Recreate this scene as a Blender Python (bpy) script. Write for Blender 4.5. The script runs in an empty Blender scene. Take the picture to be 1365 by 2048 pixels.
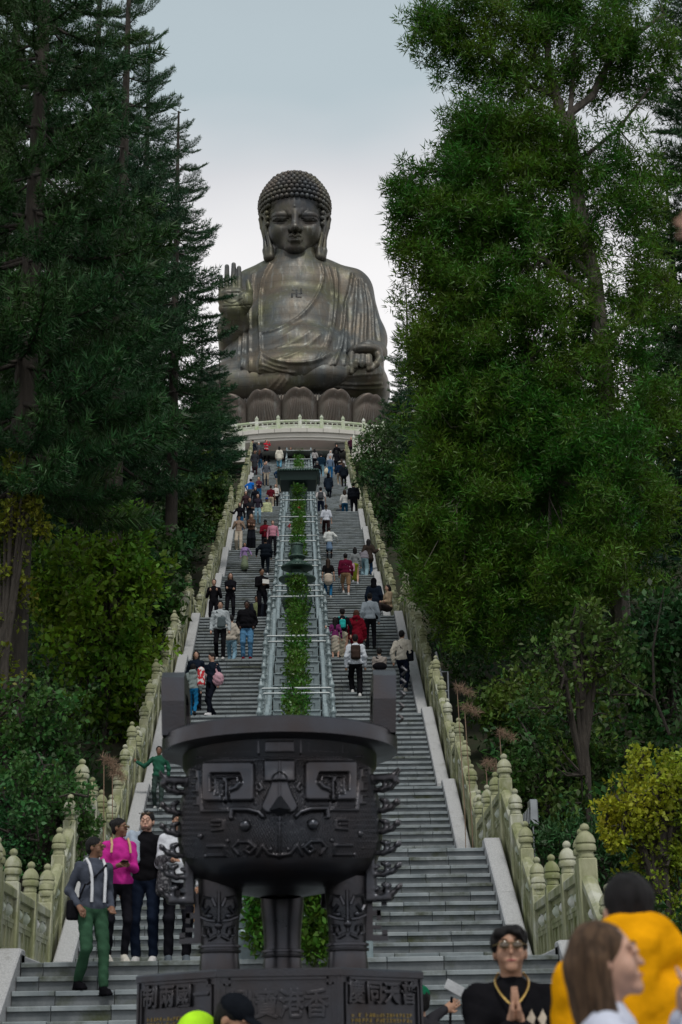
import bpy, bmesh, math, random
import numpy as np
from mathutils import Matrix, Vector
R = math.radians
rng = np.random.default_rng(7)
random.seed(7)
sc = bpy.context.scene
COL = sc.collection

# ------------------------------------------------------------------ camera
FPX, PITCH, ROLL, YAW, CAMX = 3259.3, R(18.819), R(0.977), R(1.46), 0.166
PW, PH = 1365.0, 2048.0
_dep = np.array([math.sin(YAW)*math.cos(PITCH), math.cos(YAW)*math.cos(PITCH), math.sin(PITCH)])
_rt = np.array([math.cos(YAW), -math.sin(YAW), 0.0])
_up = np.array([-math.sin(YAW)*math.sin(PITCH), -math.cos(YAW)*math.sin(PITCH), math.cos(PITCH)])
_r2 = _rt*math.cos(ROLL) - _up*math.sin(ROLL)
_u2 = _rt*math.sin(ROLL) + _up*math.cos(ROLL)
cam = bpy.data.cameras.new("camera")
camo = bpy.data.objects.new("camera", cam)
COL.objects.link(camo)
camo.matrix_world = Matrix(((_r2[0], _u2[0], -_dep[0], CAMX), (_r2[1], _u2[1], -_dep[1], 0.0), (_r2[2], _u2[2], -_dep[2], 0.0), (0, 0, 0, 1)))
cam.sensor_fit = 'HORIZONTAL'
cam.sensor_width = 36.0
cam.lens = FPX/PW*36.0
cam.clip_start = 0.1
cam.clip_end = 5000
cam.dof.use_dof = True
cam.dof.focus_distance = 58.0
cam.dof.aperture_fstop = 5.6
sc.camera = camo

def px2w(u, v, Y):
    """point on the plane y = Y that the photograph shows at pixel (u, v)"""
    d = _dep + (u-PW/2)/FPX*_r2 + (PH/2-v)/FPX*_u2
    s = Y/d[1]
    return np.array([CAMX + d[0]*s, Y, d[2]*s])
def w2px(P):
    P = np.asarray(P, float) - np.array([CAMX, 0, 0])
    dd = P @ _dep
    return PW/2 + FPX*(P @ _r2)/dd, PH/2 - FPX*(P @ _u2)/dd

# ------------------------------------------------------------------ light
sc.view_settings.view_transform = 'Standard'
sc.view_settings.look = 'None'
sc.view_settings.exposure = 0.35
sc.view_settings.gamma = 1.0
sc.view_settings.use_curve_mapping = False
SUN_EL, SUN_AZ = R(60), R(172)       # azimuth measured from +Y (ahead) towards +X
world = bpy.data.worlds.new("World")
sc.world = world
world.use_nodes = True
wt = world.node_tree
wt.nodes.clear()
def nd(t, kind, **kw):
    n = t.nodes.new(kind)
    for k, v in kw.items():
        setattr(n, k, v)
    return n
wo = nd(wt, 'ShaderNodeOutputWorld')
sky = nd(wt, 'ShaderNodeTexSky')
sky.sky_type = 'NISHITA'; sky.sun_disc = False
sky.sun_elevation = SUN_EL; sky.sun_rotation = SUN_AZ
sky.air_density = 1.0; sky.dust_density = 4.0
bg1 = nd(wt, 'ShaderNodeBackground'); bg1.inputs[1].default_value = 0.05
wt.links.new(sky.outputs[0], bg1.inputs[0])
tc = nd(wt, 'ShaderNodeTexCoord')
sx = nd(wt, 'ShaderNodeSeparateXYZ'); wt.links.new(tc.outputs['Generated'], sx.inputs[0])
ns = nd(wt, 'ShaderNodeTexNoise'); ns.inputs['Scale'].default_value = 2.2; ns.inputs['Detail'].default_value = 4
mp = nd(wt, 'ShaderNodeMapping'); mp.inputs['Scale'].default_value = (1, 1, 2.4)
wt.links.new(tc.outputs['Generated'], mp.inputs[0]); wt.links.new(mp.outputs[0], ns.inputs['Vector'])
ma = nd(wt, 'ShaderNodeMath', operation='MULTIPLY_ADD')
ma.inputs[1].default_value = 0.22; wt.links.new(ns.outputs[0], ma.inputs[0]); wt.links.new(sx.outputs[2], ma.inputs[2])
cr = nd(wt, 'ShaderNodeValToRGB'); wt.links.new(ma.outputs[0], cr.inputs[0])
e = cr.color_ramp.elements
e[0].position = 0.0; e[0].color = (0.66, 0.64, 0.64, 1)
e[1].position = 1.0; e[1].color = (0.30, 0.34, 0.37, 1)
for p, c in ((0.30, (0.93, 0.90, 0.90)), (0.50, (1.0, 0.98, 0.98)), (0.575, (0.86, 0.85, 0.855)), (0.635, (0.665, 0.675, 0.70)), (0.69, (0.46, 0.54, 0.58)), (0.80, (0.40, 0.47, 0.51))):
    q = e.new(p); q.color = (*[min(1, x*1.0) for x in c], 1)
bg2 = nd(wt, 'ShaderNodeBackground'); bg2.inputs[1].default_value = 0.88
wt.links.new(cr.outputs[0], bg2.inputs[0])
mx = nd(wt, 'ShaderNodeMixShader'); mx.inputs[0].default_value = 0.92
wt.links.new(bg1.outputs[0], mx.inputs[1]); wt.links.new(bg2.outputs[0], mx.inputs[2]); wt.links.new(mx.outputs[0], wo.inputs[0])

sun = bpy.data.lights.new("sun", 'SUN')
sun.energy = 1.5; sun.angle = R(12); sun.color = (1.0, 0.95, 0.88)
suno = bpy.data.objects.new("sun", sun); COL.objects.link(suno)
_sd = Vector((math.sin(SUN_AZ)*math.cos(SUN_EL), math.cos(SUN_AZ)*math.cos(SUN_EL), math.sin(SUN_EL)))
suno.rotation_euler = _sd.to_track_quat('Z', 'Y').to_euler()
suno.location = (0, 40, 120)

# ------------------------------------------------------------------ scene helpers
def thing(name, label=None, cat=None, loc=(0, 0, 0), rotz=0, group=None, kind=None):
    o = bpy.data.objects.new(name, None); COL.objects.link(o)
    o.location = loc; o.rotation_euler = (0, 0, rotz); o.empty_display_size = 0.3
    return tag(o, label, cat, group, kind)
def tag(o, label=None, cat=None, group=None, kind=None):
    if label: o['label'] = label
    if cat: o['category'] = cat
    if group: o['group'] = group
    if kind: o['kind'] = kind
    return o
def link(name, me, parent=None, loc=None, rot=None, scl=None):
    o = bpy.data.objects.new(name, me); COL.objects.link(o)
    if parent is not None: o.parent = parent
    if loc is not None: o.location = loc
    if rot is not None: o.rotation_euler = rot
    if scl is not None: o.scale = scl
    return o
def mesh_np(name, V, F, mat=None, smooth=False, midx=None):
    """V (n,3); F (m,3) or (m,4) int array or list of tuples"""
    me = bpy.data.meshes.new(name)
    V = np.asarray(V, np.float32)
    if isinstance(F, np.ndarray):
        m, k = F.shape
        me.vertices.add(len(V)); me.vertices.foreach_set('co', V.ravel())
        me.loops.add(m*k); me.loops.foreach_set('vertex_index', F.astype(np.int32).ravel())
        me.polygons.add(m); me.polygons.foreach_set('loop_start', np.arange(0, m*k, k, dtype=np.int32))
        try: me.polygons.foreach_set('loop_total', np.full(m, k, np.int32))
        except Exception: pass
    else:
        me.from_pydata([tuple(map(float, v)) for v in V], [], F)
    mats = mat if isinstance(mat, (list, tuple)) else [mat]
    for mm in mats:
        if mm: me.materials.append(mm)
    if midx is not None: me.polygons.foreach_set('material_index', np.asarray(midx, np.int32))
    if smooth: me.polygons.foreach_set('use_smooth', np.ones(len(me.polygons), bool))
    me.update(calc_edges=True)
    me.validate()
    return me

class MB:
    """collects simple solids into one mesh"""
    def __init__(s): s.v = []; s.f = []; s.m = []; s.cur = 0; s.n = 0
    def add(s, V, F):
        V = [tuple(map(float, q)) for q in V]
        s.v += V; s.f += [tuple(int(i)+s.n for i in f) for f in F]; s.m += [s.cur]*len(F); s.n += len(V)
        return s
    def box(s, x0, x1, y0, y1, z0, z1, M=None):
        V = np.array([(x0, y0, z0), (x1, y0, z0), (x1, y1, z0), (x0, y1, z0), (x0, y0, z1), (x1, y0, z1), (x1, y1, z1), (x0, y1, z1)], float)
        if M is not None: V = V @ M[:3, :3].T + M[:3, 3]
        return s.add(V, [(0, 3, 2, 1), (4, 5, 6, 7), (0, 1, 5, 4), (1, 2, 6, 5), (2, 3, 7, 6), (3, 0, 4, 7)])
    def bbox(s, x0, x1, y0, y1, z0, z1, b=0.01, M=None):
        """box with chamfered vertical and top edges"""
        b = min(b, (x1-x0)/2.2, (y1-y0)/2.2, (z1-z0)/1.2)
        def ring(i, z): return [(x0+i, y0+b, z), (x0+b, y0+i, z), (x1-b, y0+i, z), (x1-i, y0+b, z), (x1-i, y1-b, z), (x1-b, y1-i, z), (x0+b, y1-i, z), (x0+i, y1-b, z)]
        V = ring(0, z0) + ring(0, z1-b) + [(x0+b, y0+b, z1), (x1-b, y0+b, z1), (x1-b, y1-b, z1), (x0+b, y1-b, z1)]
        V = np.array(V, float)
        if M is not None: V = V @ M[:3, :3].T + M[:3, 3]
        F = [(7, 6, 5, 4, 3, 2, 1, 0)] + [(i, (i+1) % 8, 8+(i+1) % 8, 8+i) for i in range(8)]
        F += [(16, 17, 18, 19), (9, 10, 17, 16), (11, 12, 18, 17), (13, 14, 19, 18), (15, 8, 16, 19), (8, 9, 16), (10, 11, 17), (12, 13, 18), (14, 15, 19)]
        return s.add(V, F)
    def hexa(s, P):
        """8 corners: bottom 4 then top 4"""
        return s.add(P, [(0, 3, 2, 1), (4, 5, 6, 7), (0, 1, 5, 4), (1, 2, 6, 5), (2, 3, 7, 6), (3, 0, 4, 7)])
    def tube(s, pts, rad, n=8, cap=True):
        pts = [np.array(p, float) for p in pts]; m = len(pts)
        rad = [rad]*m if np.isscalar(rad) else rad
        V = []; prev = None
        for i, p in enumerate(pts):
            t = pts[min(i+1, m-1)] - pts[max(i-1, 0)]; t = t/(np.linalg.norm(t)+1e-9)
            a = prev if prev is not None else (np.array([0, 0, 1.0]) if abs(t[2]) < .9 else np.array([1.0, 0, 0]))
            a = a - t*np.dot(a, t); a /= np.linalg.norm(a)+1e-9; prev = a; b = np.cross(t, a)
            for k in range(n):
                an = 2*math.pi*k/n; V.append(p + rad[i]*(math.cos(an)*a + math.sin(an)*b))
        F = [(i*n+k, i*n+(k+1) % n, (i+1)*n+(k+1) % n, (i+1)*n+k) for i in range(m-1) for k in range(n)]
        if cap: F += [tuple(range(n))[::-1], tuple((m-1)*n+k for k in range(n))]
        return s.add(V, F)
    def lathe(s, prof, n=16, c=(0, 0, 0), sq=None):
        V = [(c[0]+r*math.cos(2*math.pi*k/n), c[1]+r*math.sin(2*math.pi*k/n), c[2]+z) for r, z in prof for k in range(n)]
        m = len(prof)
        F = [(i*n+k, i*n+(k+1) % n, (i+1)*n+(k+1) % n, (i+1)*n+k) for i in range(m-1) for k in range(n)]
        F += [tuple(range(n))[::-1], tuple((m-1)*n+k for k in range(n))]
        return s.add(V, F)
    def ball(s, c, r, n=8, sc3=(1, 1, 1)):
        prof = [(r*math.sin(math.pi*(i+.02)/n*.995), -r*math.cos(math.pi*(i+.02)/n*.995)) for i in range(n+1)]
        st = len(s.v); s.lathe(prof, n=max(6, n+2))
        for i in range(st, len(s.v)):
            v = s.v[i]; s.v[i] = (v[0]*sc3[0]+c[0], v[1]*sc3[1]+c[1], v[2]*sc3[2]+c[2])
        return s
    def mesh(s, name, mat, smooth=False):
        me = bpy.data.meshes.new(name); me.from_pydata(s.v, [], s.f)
        for mm in (mat if isinstance(mat, (list, tuple)) else [mat]): me.materials.append(mm)
        me.polygons.foreach_set('material_index', np.array(s.m, np.int32))
        if smooth: 
            me.polygons.foreach_set('use_smooth', np.ones(len(me.polygons), bool))
            try: me.set_sharp_from_angle(angle=R(38))
            except Exception: pass
        me.update(); return me
    def build(s, name, mat, parent=None, smooth=False, **kw):
        return link(name, s.mesh(name, mat, smooth), parent, **kw)

# ------------------------------------------------------------------ materials
_mats = {}
def material(name, color, rough=0.6, metal=0.0, spec=0.4, var=0.0, vscale=4.0, c2=None, c3=None, s3=1.0, bump=0.0, bscale=20.0, stretch=(1, 1, 1), island=0.0, sheen=0.0, coords='Object', trans=0.0, rvar=0.0, detail=5, t3=(0.5, 0.62), t2=(0.35, 0.65)):
    if name in _mats: return _mats[name]
    m = bpy.data.materials.new(name); m.use_nodes = True; t = m.node_tree; t.nodes.clear()
    out = nd(t, 'ShaderNodeOutputMaterial'); b = nd(t, 'ShaderNodeBsdfPrincipled')
    b.inputs['Roughness'].default_value = rough; b.inputs['Metallic'].default_value = metal
    b.inputs['Specular IOR Level'].default_value = spec
    L = t.links.new
    tcn = nd(t, 'ShaderNodeTexCoord'); mpn = nd(t, 'ShaderNodeMapping'); mpn.inputs['Scale'].default_value = stretch
    L(tcn.outputs[coords], mpn.inputs[0])
    oi = nd(t, 'ShaderNodeObjectInfo'); om = nd(t, 'ShaderNodeMath', operation='MULTIPLY'); om.inputs[1].default_value = 37.0; L(oi.outputs['Random'], om.inputs[0]); L(om.outputs[0], mpn.inputs[1])
    def mixc(fac, a, bb):
        mm = nd(t, 'ShaderNodeMix', data_type='RGBA'); L(fac, mm.inputs[0])
        for sock, val in ((mm.inputs[6], a), (mm.inputs[7], bb)):
            if isinstance(val, tuple): sock.default_value = (*val, 1)
            else: L(val, sock)
        return mm.outputs[2]
    cur = None
    if c2 is not None or var:
        n1 = nd(t, 'ShaderNodeTexNoise'); n1.inputs['Scale'].default_value = vscale; n1.inputs['Detail'].default_value = detail; n1.inputs['Roughness'].default_value = 0.65
        L(mpn.outputs[0], n1.inputs['Vector'])
        rp = nd(t, 'ShaderNodeMapRange'); rp.inputs[1].default_value = t2[0]; rp.inputs[2].default_value = t2[1]; L(n1.outputs[0], rp.inputs[0])
        cc = c2 if c2 is not None else tuple(x*(1-var) for x in color)
        cur = mixc(rp.outputs[0], tuple(color), tuple(cc))
        if rvar:
            rr = nd(t, 'ShaderNodeMapRange'); rr.inputs[3].default_value = rough-rvar; rr.inputs[4].default_value = rough+rvar
            L(n1.outputs[0], rr.inputs[0]); rr.inputs[1].default_value = .3; rr.inputs[2].default_value = .7; L(rr.outputs[0], b.inputs['Roughness'])
    if c3 is not None:
        n2 = nd(t, 'ShaderNodeTexNoise'); n2.inputs['Scale'].default_value = s3; n2.inputs['Detail'].default_value = 8; n2.inputs['Roughness'].default_value = 0.7
        L(mpn.outputs[0], n2.inputs['Vector'])
        rp2 = nd(t, 'ShaderNodeMapRange'); rp2.inputs[1].default_value = t3[0]; rp2.inputs[2].default_value = t3[1]; L(n2.outputs[0], rp2.inputs[0])
        cur = mixc(rp2.outputs[0], cur if cur is not None else tuple(color), tuple(c3))
    if island:
        g = nd(t, 'ShaderNodeNewGeometry'); hs = nd(t, 'ShaderNodeHueSaturation')
        mr = nd(t, 'ShaderNodeMapRange'); mr.inputs[3].default_value = 1-island; mr.inputs[4].default_value = 1+island; L(g.outputs['Random Per Island'], mr.inputs[0]); L(mr.outputs[0], hs.inputs['Value'])
        mr2 = nd(t, 'ShaderNodeMapRange'); mr2.inputs[3].default_value = .5-island*.04; mr2.inputs[4].default_value = .5+island*.035; L(g.outputs['Random Per Island'], mr2.inputs[0]); L(mr2.outputs[0], hs.inputs['Hue'])
        if cur is None: hs.inputs['Color'].default_value = (*color, 1)
        else: L(cur, hs.inputs['Color'])
        cur = hs.outputs[0]
    if cur is None: b.inputs['Base Color'].default_value = (*color, 1)
    else: L(cur, b.inputs['Base Color'])
    if sheen: b.inputs['Sheen Weight'].default_value = sheen
    if bump:
        nb = nd(t, 'ShaderNodeTexNoise'); nb.inputs['Scale'].default_value = bscale; nb.inputs['Detail'].default_value = 4; L(mpn.outputs[0], nb.inputs['Vector'])
        bn = nd(t, 'ShaderNodeBump'); bn.inputs['Strength'].default_value = bump; bn.inputs['Distance'].default_value = 0.5/bscale
        L(nb.outputs[0], bn.inputs['Height']); L(bn.outputs[0], b.inputs['Normal'])
    if trans:
        tr = nd(t, 'ShaderNodeBsdfTranslucent'); ms = nd(t, 'ShaderNodeMixShader'); ms.inputs[0].default_value = trans
        if cur is None: tr.inputs[0].default_value = (*color, 1)
        else: L(cur, tr.inputs[0])
        L(b.outputs[0], ms.inputs[1]); L(tr.outputs[0], ms.inputs[2]); L(ms.outputs[0], out.inputs[0])
    else: L(b.outputs[0], out.inputs[0])
    _mats[name] = m
    return m
def srgb(r, g, b): return tuple((c/255/12.92 if c/255 < .04045 else ((c/255+.055)/1.055)**2.4) for c in (r, g, b))

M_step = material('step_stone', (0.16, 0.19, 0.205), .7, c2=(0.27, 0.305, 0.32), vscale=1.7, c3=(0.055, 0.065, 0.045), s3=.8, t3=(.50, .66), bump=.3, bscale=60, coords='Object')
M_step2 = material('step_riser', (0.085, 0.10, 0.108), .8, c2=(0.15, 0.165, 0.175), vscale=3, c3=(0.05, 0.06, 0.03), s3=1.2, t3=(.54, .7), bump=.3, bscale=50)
M_gran = material('light_granite', (0.46, 0.47, 0.48), .7, c2=(0.28, 0.29, 0.30), vscale=70, c3=(0.20, 0.20, 0.18), s3=2.2, t3=(.56, .75), bump=.15, bscale=120, detail=2)
M_moss = material('mossy_stone', (0.32, 0.325, 0.21), .8, c2=(0.15, 0.17, 0.07), vscale=3.2, c3=(0.44, 0.45, 0.38), s3=1.7, t3=(.50, .66), stretch=(1, 1, .55), bump=.35, bscale=45)
M_pale = material('pale_marble', (0.46, 0.49, 0.42), .6, c2=(0.36, 0.42, 0.30), vscale=.9, c3=(0.60, 0.60, 0.58), s3=.5, bump=.1, bscale=12)
M_conc = material('pale_concrete', (0.52, 0.51, 0.47), .7, c2=(0.44, 0.43, 0.39), vscale=.6, c3=(0.33, 0.33, 0.30), s3=.9, t3=(.58, .8), stretch=(1, 1, 2))
M_beige = material('beige_stone', (0.58, 0.50, 0.45), .7, var=.15, vscale=.7)
M_greyst = material('grey_column_stone', (0.14, 0.14, 0.13), .7, var=.3, vscale=1.5)
M_red = material('red_paint', (0.45, 0.018, 0.025), .5, var=.3, vscale=1)
M_plant = material('planter_paint', (0.15, 0.205, 0.225), .4, c2=(0.22, 0.28, 0.30), vscale=5, c3=(0.09, 0.11, 0.11), s3=2, t3=(.58, .75), bump=.1, bscale=40)
M_plantl = material('planter_light', (0.27, 0.335, 0.355), .35, c2=(0.17, 0.225, 0.245), vscale=6)
M_patina = material('patina_metal', (0.035, 0.075, 0.065), .5, metal=.4, c2=(0.06, 0.11, 0.09), vscale=6, c3=(0.11, 0.16, 0.14), s3=3)
M_soil = material('hill_soil', (0.022, 0.026, 0.012), .95, c2=(0.04, 0.035, 0.02), vscale=1.3, c3=(0.02, 0.035, 0.012), s3=.5)
M_pave = material('plaza_paving', (0.17, 0.18, 0.19), .7, c2=(0.12, 0.13, 0.14), vscale=1.5)
M_steel = material('grey_steel', (0.30, 0.33, 0.35), .35, metal=.8, var=.2)
M_bark = material('bark', (0.055, 0.048, 0.04), .95, c2=(0.03, 0.026, 0.022), vscale=5, stretch=(3, 3, .6), bump=.8, bscale=14)
M_barkl = material('pale_bark', (0.13, 0.115, 0.10), .9, c2=(0.06, 0.055, 0.045), vscale=3, stretch=(2, 2, .6), bump=.6, bscale=14)
def leafmat(name, c, trans=.25, isl=.45, c2=None, rough=.5): return material(name, c, rough, island=isl, c2=c2, vscale=.35, trans=trans, spec=.3, t2=(.4, .6))
M_needle = leafmat('araucaria_needles', (0.028, 0.092, 0.024), .2, .6, (0.014, 0.058, 0.024))
M_needle2 = leafmat('pine_needles', (0.020, 0.074, 0.020), .2, .6, (0.038, 0.088, 0.018))
M_acacia = leafmat('acacia_leaves', (0.036, 0.125, 0.012), .4, .6, (0.085, 0.155, 0.012))
M_broad = leafmat('broad_leaves', (0.085, 0.14, 0.018), .3, .5, (0.05, 0.11, 0.025))
M_yell = leafmat('yellow_leaves', (0.36, 0.36, 0.02), .35, .4, (0.17, 0.25, 0.02))
M_dkleaf = leafmat('undergrowth_leaves', (0.020, 0.072, 0.020), .25, .65, (0.045, 0.098, 0.014))
M_hedge = leafmat('hedge_leaves', (0.035, 0.12, 0.014), .3, .65, (0.085, 0.17, 0.02), .35)
M_flower = material('red_flower', (0.55, 0.01, 0.02), .5)
M_plume = material('dry_plume', (0.30, 0.21, 0.15), .9, island=.3, trans=.3)
# ------------------------------------------------------------------ solid modelling by signed distance, skinned with surface nets
def rotm(rx=0, ry=0, rz=0):
    return np.array((Matrix.Rotation(rz, 3, 'Z') @ Matrix.Rotation(ry, 3, 'Y') @ Matrix.Rotation(rx, 3, 'X')))
def cap(a, b, ra, rb=None, k=None): return ('cap', np.array(a, float), np.array(b, float), ra, ra if rb is None else rb, k, False)
def ell(c, r, rot=None, k=None, neg=False): return ('ell', np.array(c, float), np.array(r, float), rot, None, k, neg)
def rbox(c, h, r=.02, rot=None, k=None, neg=False): return ('box', np.array(c, float), np.array(h, float), rot, r, k, neg)
def sdf_mesh(prims, res, k=0.03, wob=None):
    lo = np.full(3, 1e9); hi = -lo
    boxes = []
    for p in prims:
        if p[0] == 'cap':
            r = max(p[3], p[4]); l = np.minimum(p[1], p[2])-r; h = np.maximum(p[1], p[2])+r
        elif p[0] == 'ell':
            r = p[2] if p[3] is None else np.full(3, p[2].max()); l = p[1]-r; h = p[1]+r
        else:
            r = (p[2] if p[3] is None else np.full(3, np.linalg.norm(p[2]))); l = p[1]-r; h = p[1]+r
        boxes.append((l, h))
        if not p[6]: lo = np.minimum(lo, l); hi = np.maximum(hi, h)
    lo -= 3*res; hi += 3*res
    N = np.ceil((hi-lo)/res).astype(int)+1
    f = np.full(N, 4*res, np.float32)
    ax = [lo[i]+res*np.arange(N[i]) for i in range(3)]
    for p, (l, h) in zip(prims, boxes):
        kk = k if p[5] is None else p[5]
        m = 3*res + kk
        i0 = np.maximum(np.floor((l-m-lo)/res).astype(int), 0); i1 = np.minimum(np.ceil((h+m-lo)/res).astype(int)+1, N)
        if (i1 <= i0).any(): continue
        sl = tuple(slice(a, b) for a, b in zip(i0, i1))
        X = ax[0][sl[0]][:, None, None]; Y = ax[1][sl[1]][None, :, None]; Z = ax[2][sl[2]][None, None, :]
        if p[0] == 'cap':
            a, b = p[1], p[2]; ab = b-a; q = ab@ab+1e-9
            t = np.clip(((X-a[0])*ab[0]+(Y-a[1])*ab[1]+(Z-a[2])*ab[2])/q, 0, 1)
            d = np.sqrt((X-a[0]-t*ab[0])**2+(Y-a[1]-t*ab[1])**2+(Z-a[2]-t*ab[2])**2) - (p[3]+t*(p[4]-p[3]))
        else:
            x, y, z = X-p[1][0], Y-p[1][1], Z-p[1][2]
            if p[3] is not None:
                Rm = p[3]; x, y, z = (Rm[0, 0]*x+Rm[1, 0]*y+Rm[2, 0]*z, Rm[0, 1]*x+Rm[1, 1]*y+Rm[2, 1]*z, Rm[0, 2]*x+Rm[1, 2]*y+Rm[2, 2]*z)
            if p[0] == 'ell':
                r = p[2]; n0 = np.sqrt((x/r[0])**2+(y/r[1])**2+(z/r[2])**2); n1 = np.sqrt((x/r[0]**2)**2+(y/r[1]**2)**2+(z/r[2]**2)**2)+1e-9
                d = n0*(n0-1)/n1; d = np.maximum(d, -r.min())
            else:
                hh = p[2]-p[4]; qx, qy, qz = abs(x)-hh[0], abs(y)-hh[1], abs(z)-hh[2]
                d = np.sqrt(np.maximum(qx, 0)**2+np.maximum(qy, 0)**2+np.maximum(qz, 0)**2)+np.minimum(np.maximum(qx, np.maximum(qy, qz)), 0)-p[4]
        g = f[sl]
        if p[6]:
            h_ = np.clip(.5-.5*(g+d)/kk, 0, 1); f[sl] = g*(1-h_)+(-d)*h_+kk*h_*(1-h_)
        else:
            h_ = np.clip(.5+.5*(d-g)/kk, 0, 1); f[sl] = d*(1-h_)+g*h_-kk*h_*(1-h_)
    if wob is not None:
        f += wob(ax[0][:, None, None], ax[1][None, :, None], ax[2][None, None, :]).astype(np.float32)
    return surface_nets(f, lo, res)
def surface_nets(f, lo, res):
    s = f < 0
    nx, ny, nz = f.shape
    cnt = np.zeros((nx-1, ny-1, nz-1), np.int16); pos = np.zeros((nx-1, ny-1, nz-1, 3), np.float32)
    c = [slice(0, -1), slice(1, None)]
    for axn in range(3):
        o1, o2 = [a for a in range(3) if a != axn]
        for i in (0, 1):
            for j in (0, 1):
                A = [None]*3; B = [None]*3
                A[axn] = c[0]; B[axn] = c[1]; A[o1] = B[o1] = c[i]; A[o2] = B[o2] = c[j]
                fa, fb = f[tuple(A)], f[tuple(B)]
                m = s[tuple(A)] != s[tuple(B)]
                idx = np.nonzero(m)
                t = fa[idx]/(fa[idx]-fb[idx])
                cnt[idx] += 1
                off = np.zeros((len(t), 3), np.float32); off[:, axn] = t; off[:, o1] = i; off[:, o2] = j
                pos[idx] += off
    act = np.nonzero(cnt > 0)
    ids = np.full(cnt.shape, -1, np.int64); ids[act] = np.arange(len(act[0]))
    V = pos[act]/cnt[act][:, None] + np.stack(act, 1)
    V = V*res+lo
    Fs = []
    for axn in range(3):
        o1, o2 = [(1, 2), (2, 0), (0, 1)][axn]
        sl = [slice(None)]*3; sl[axn] = slice(0, -1); sl[o1] = slice(1, -1); sl[o2] = slice(1, -1)
        sl2 = list(sl); sl2[axn] = slice(1, None)
        a = s[tuple(sl)]; b = s[tuple(sl2)]
        m = a != b; idx = np.nonzero(m); ins = a[idx]
        base = [None]*3; base[axn] = idx[axn]; base[o1] = idx[o1]+1; base[o2] = idx[o2]+1
        def cid(d1, d2):
            q = list(base); q[o1] = base[o1]-d1; q[o2] = base[o2]-d2
            return ids[tuple(q)]
        q = np.stack([cid(1, 1), cid(0, 1), cid(0, 0), cid(1, 0)], 1)
        q[~ins] = q[~ins][:, ::-1]
        Fs.append(q)
    return V, np.concatenate(Fs)
def sdf_obj(name, prims, res, mat, parent=None, k=.03, wob=None, fn=None, **kw):
    V, F = sdf_mesh(prims, res, k, wob)
    if fn is not None: V = fn(V)
    return link(name, mesh_np(name, V, F, mat, smooth=True), parent, **kw)
# ------------------------------------------------------------------ the staircase
T = 0.26
LV = [(18.89, 1.16), (26.14, 3.26), (33.55, 5.45), (38.68, 8.05), (43.90, 10.71), (48.97, 13.28), (57.34, 16.08), (62.30, 18.57), (67.74, 21.38),
      (72.89, 23.99), (78.12, 26.66), (87.85, 30.33), (94.66, 33.99), (99.40, 36.35), (104.14, 38.71), (109.24, 41.29)]
WIDE = {0, 1, 5, 10}
XO, XI = 3.013, 0.93          # outer and inner edge of each half of the stairs
GROUND = -1.15
flights = []                  # (y0, z0, n, tread, rise)  y0 = face of the first riser
g0 = 14
flights.append((LV[0][0]-(g0-1)*T, GROUND, g0, T, (LV[0][1]-GROUND)/g0))
for i in range(15):
    (ya, za), (yb, zb) = LV[i], LV[i+1]
    dl = 4.212 if i in WIDE else 1.287
    y0 = ya+dl; n = int(round((yb-y0)/T))+1
    n = max(n, 2); t = (yb-y0)/(n-1); flights.append((y0, za, n, t, (zb-za)/n))
def stair_z(y):
    """height of the walking surface at depth y"""
    if y < flights[0][0]: return GROUND
    for (y0, z0, n, t, r) in reversed(flights):
        if y >= y0: return z0 + r*min(n, int((y-y0)/t)+1)
    return GROUND
def slope_z(y):
    """nosing line, level on the landings"""
    if y < flights[0][0]: return GROUND
    for (y0, z0, n, t, r) in reversed(flights):
        if y >= y0: return z0 + r*min(n, (y-y0)/t+1)
    return GROUND

def step_mesh(w0, w1, t, r, joints):
    """one step: riser blocks with a projecting tread slab; origin at the riser foot"""
    mb = MB(); e = .004
    xs = [w0]+joints+[w1]
    for a, b in zip(xs[:-1], xs[1:]):
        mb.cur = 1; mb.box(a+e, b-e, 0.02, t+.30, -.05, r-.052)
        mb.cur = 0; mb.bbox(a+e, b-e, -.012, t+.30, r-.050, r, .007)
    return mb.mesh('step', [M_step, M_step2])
jrng = random.Random(3)
for fi, (y0, z0, n, t, r) in enumerate(flights):
    root = thing('stair_flight', loc=(0, y0, z0), kind='structure')
    whole = fi == 0
    spans = [(-XO, XO)] if whole else [(-XO, -XI), (XI, XO)]
    near = fi in (0, 1)
    variants = []
    for (a, b) in spans:
        vs = []
        for q in range(3):
            j = []; x = a+.25+q*.22
            while x < b-.2: j.append(x); x += .62 if not whole else .64
            vs.append(step_mesh(a, b, t, r, j) if not near else j)
        variants.append(vs)
    stone = {}
    for k in range(n):
        for (a, b), vs in zip(spans, variants):
            q = jrng.randrange(3)
            if not near:
                link('step', vs[q], root, (jrng.uniform(-.003, .003), k*t+jrng.uniform(-.004, .004), k*r+jrng.uniform(-.003, .001)))
            else:
                xs = [a]+vs[q]+[b]
                for xa, xb in zip(xs[:-1], xs[1:]):
                    key = round(xb-xa, 3)
                    if key not in stone: stone[key] = step_mesh(-(xb-xa)/2, (xb-xa)/2, t, r, [])
                    link('step_stone', stone[key], root, ((xa+xb)/2, k*t+jrng.uniform(-.005, .005), k*r+jrng.uniform(-.004, .001)))
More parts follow.
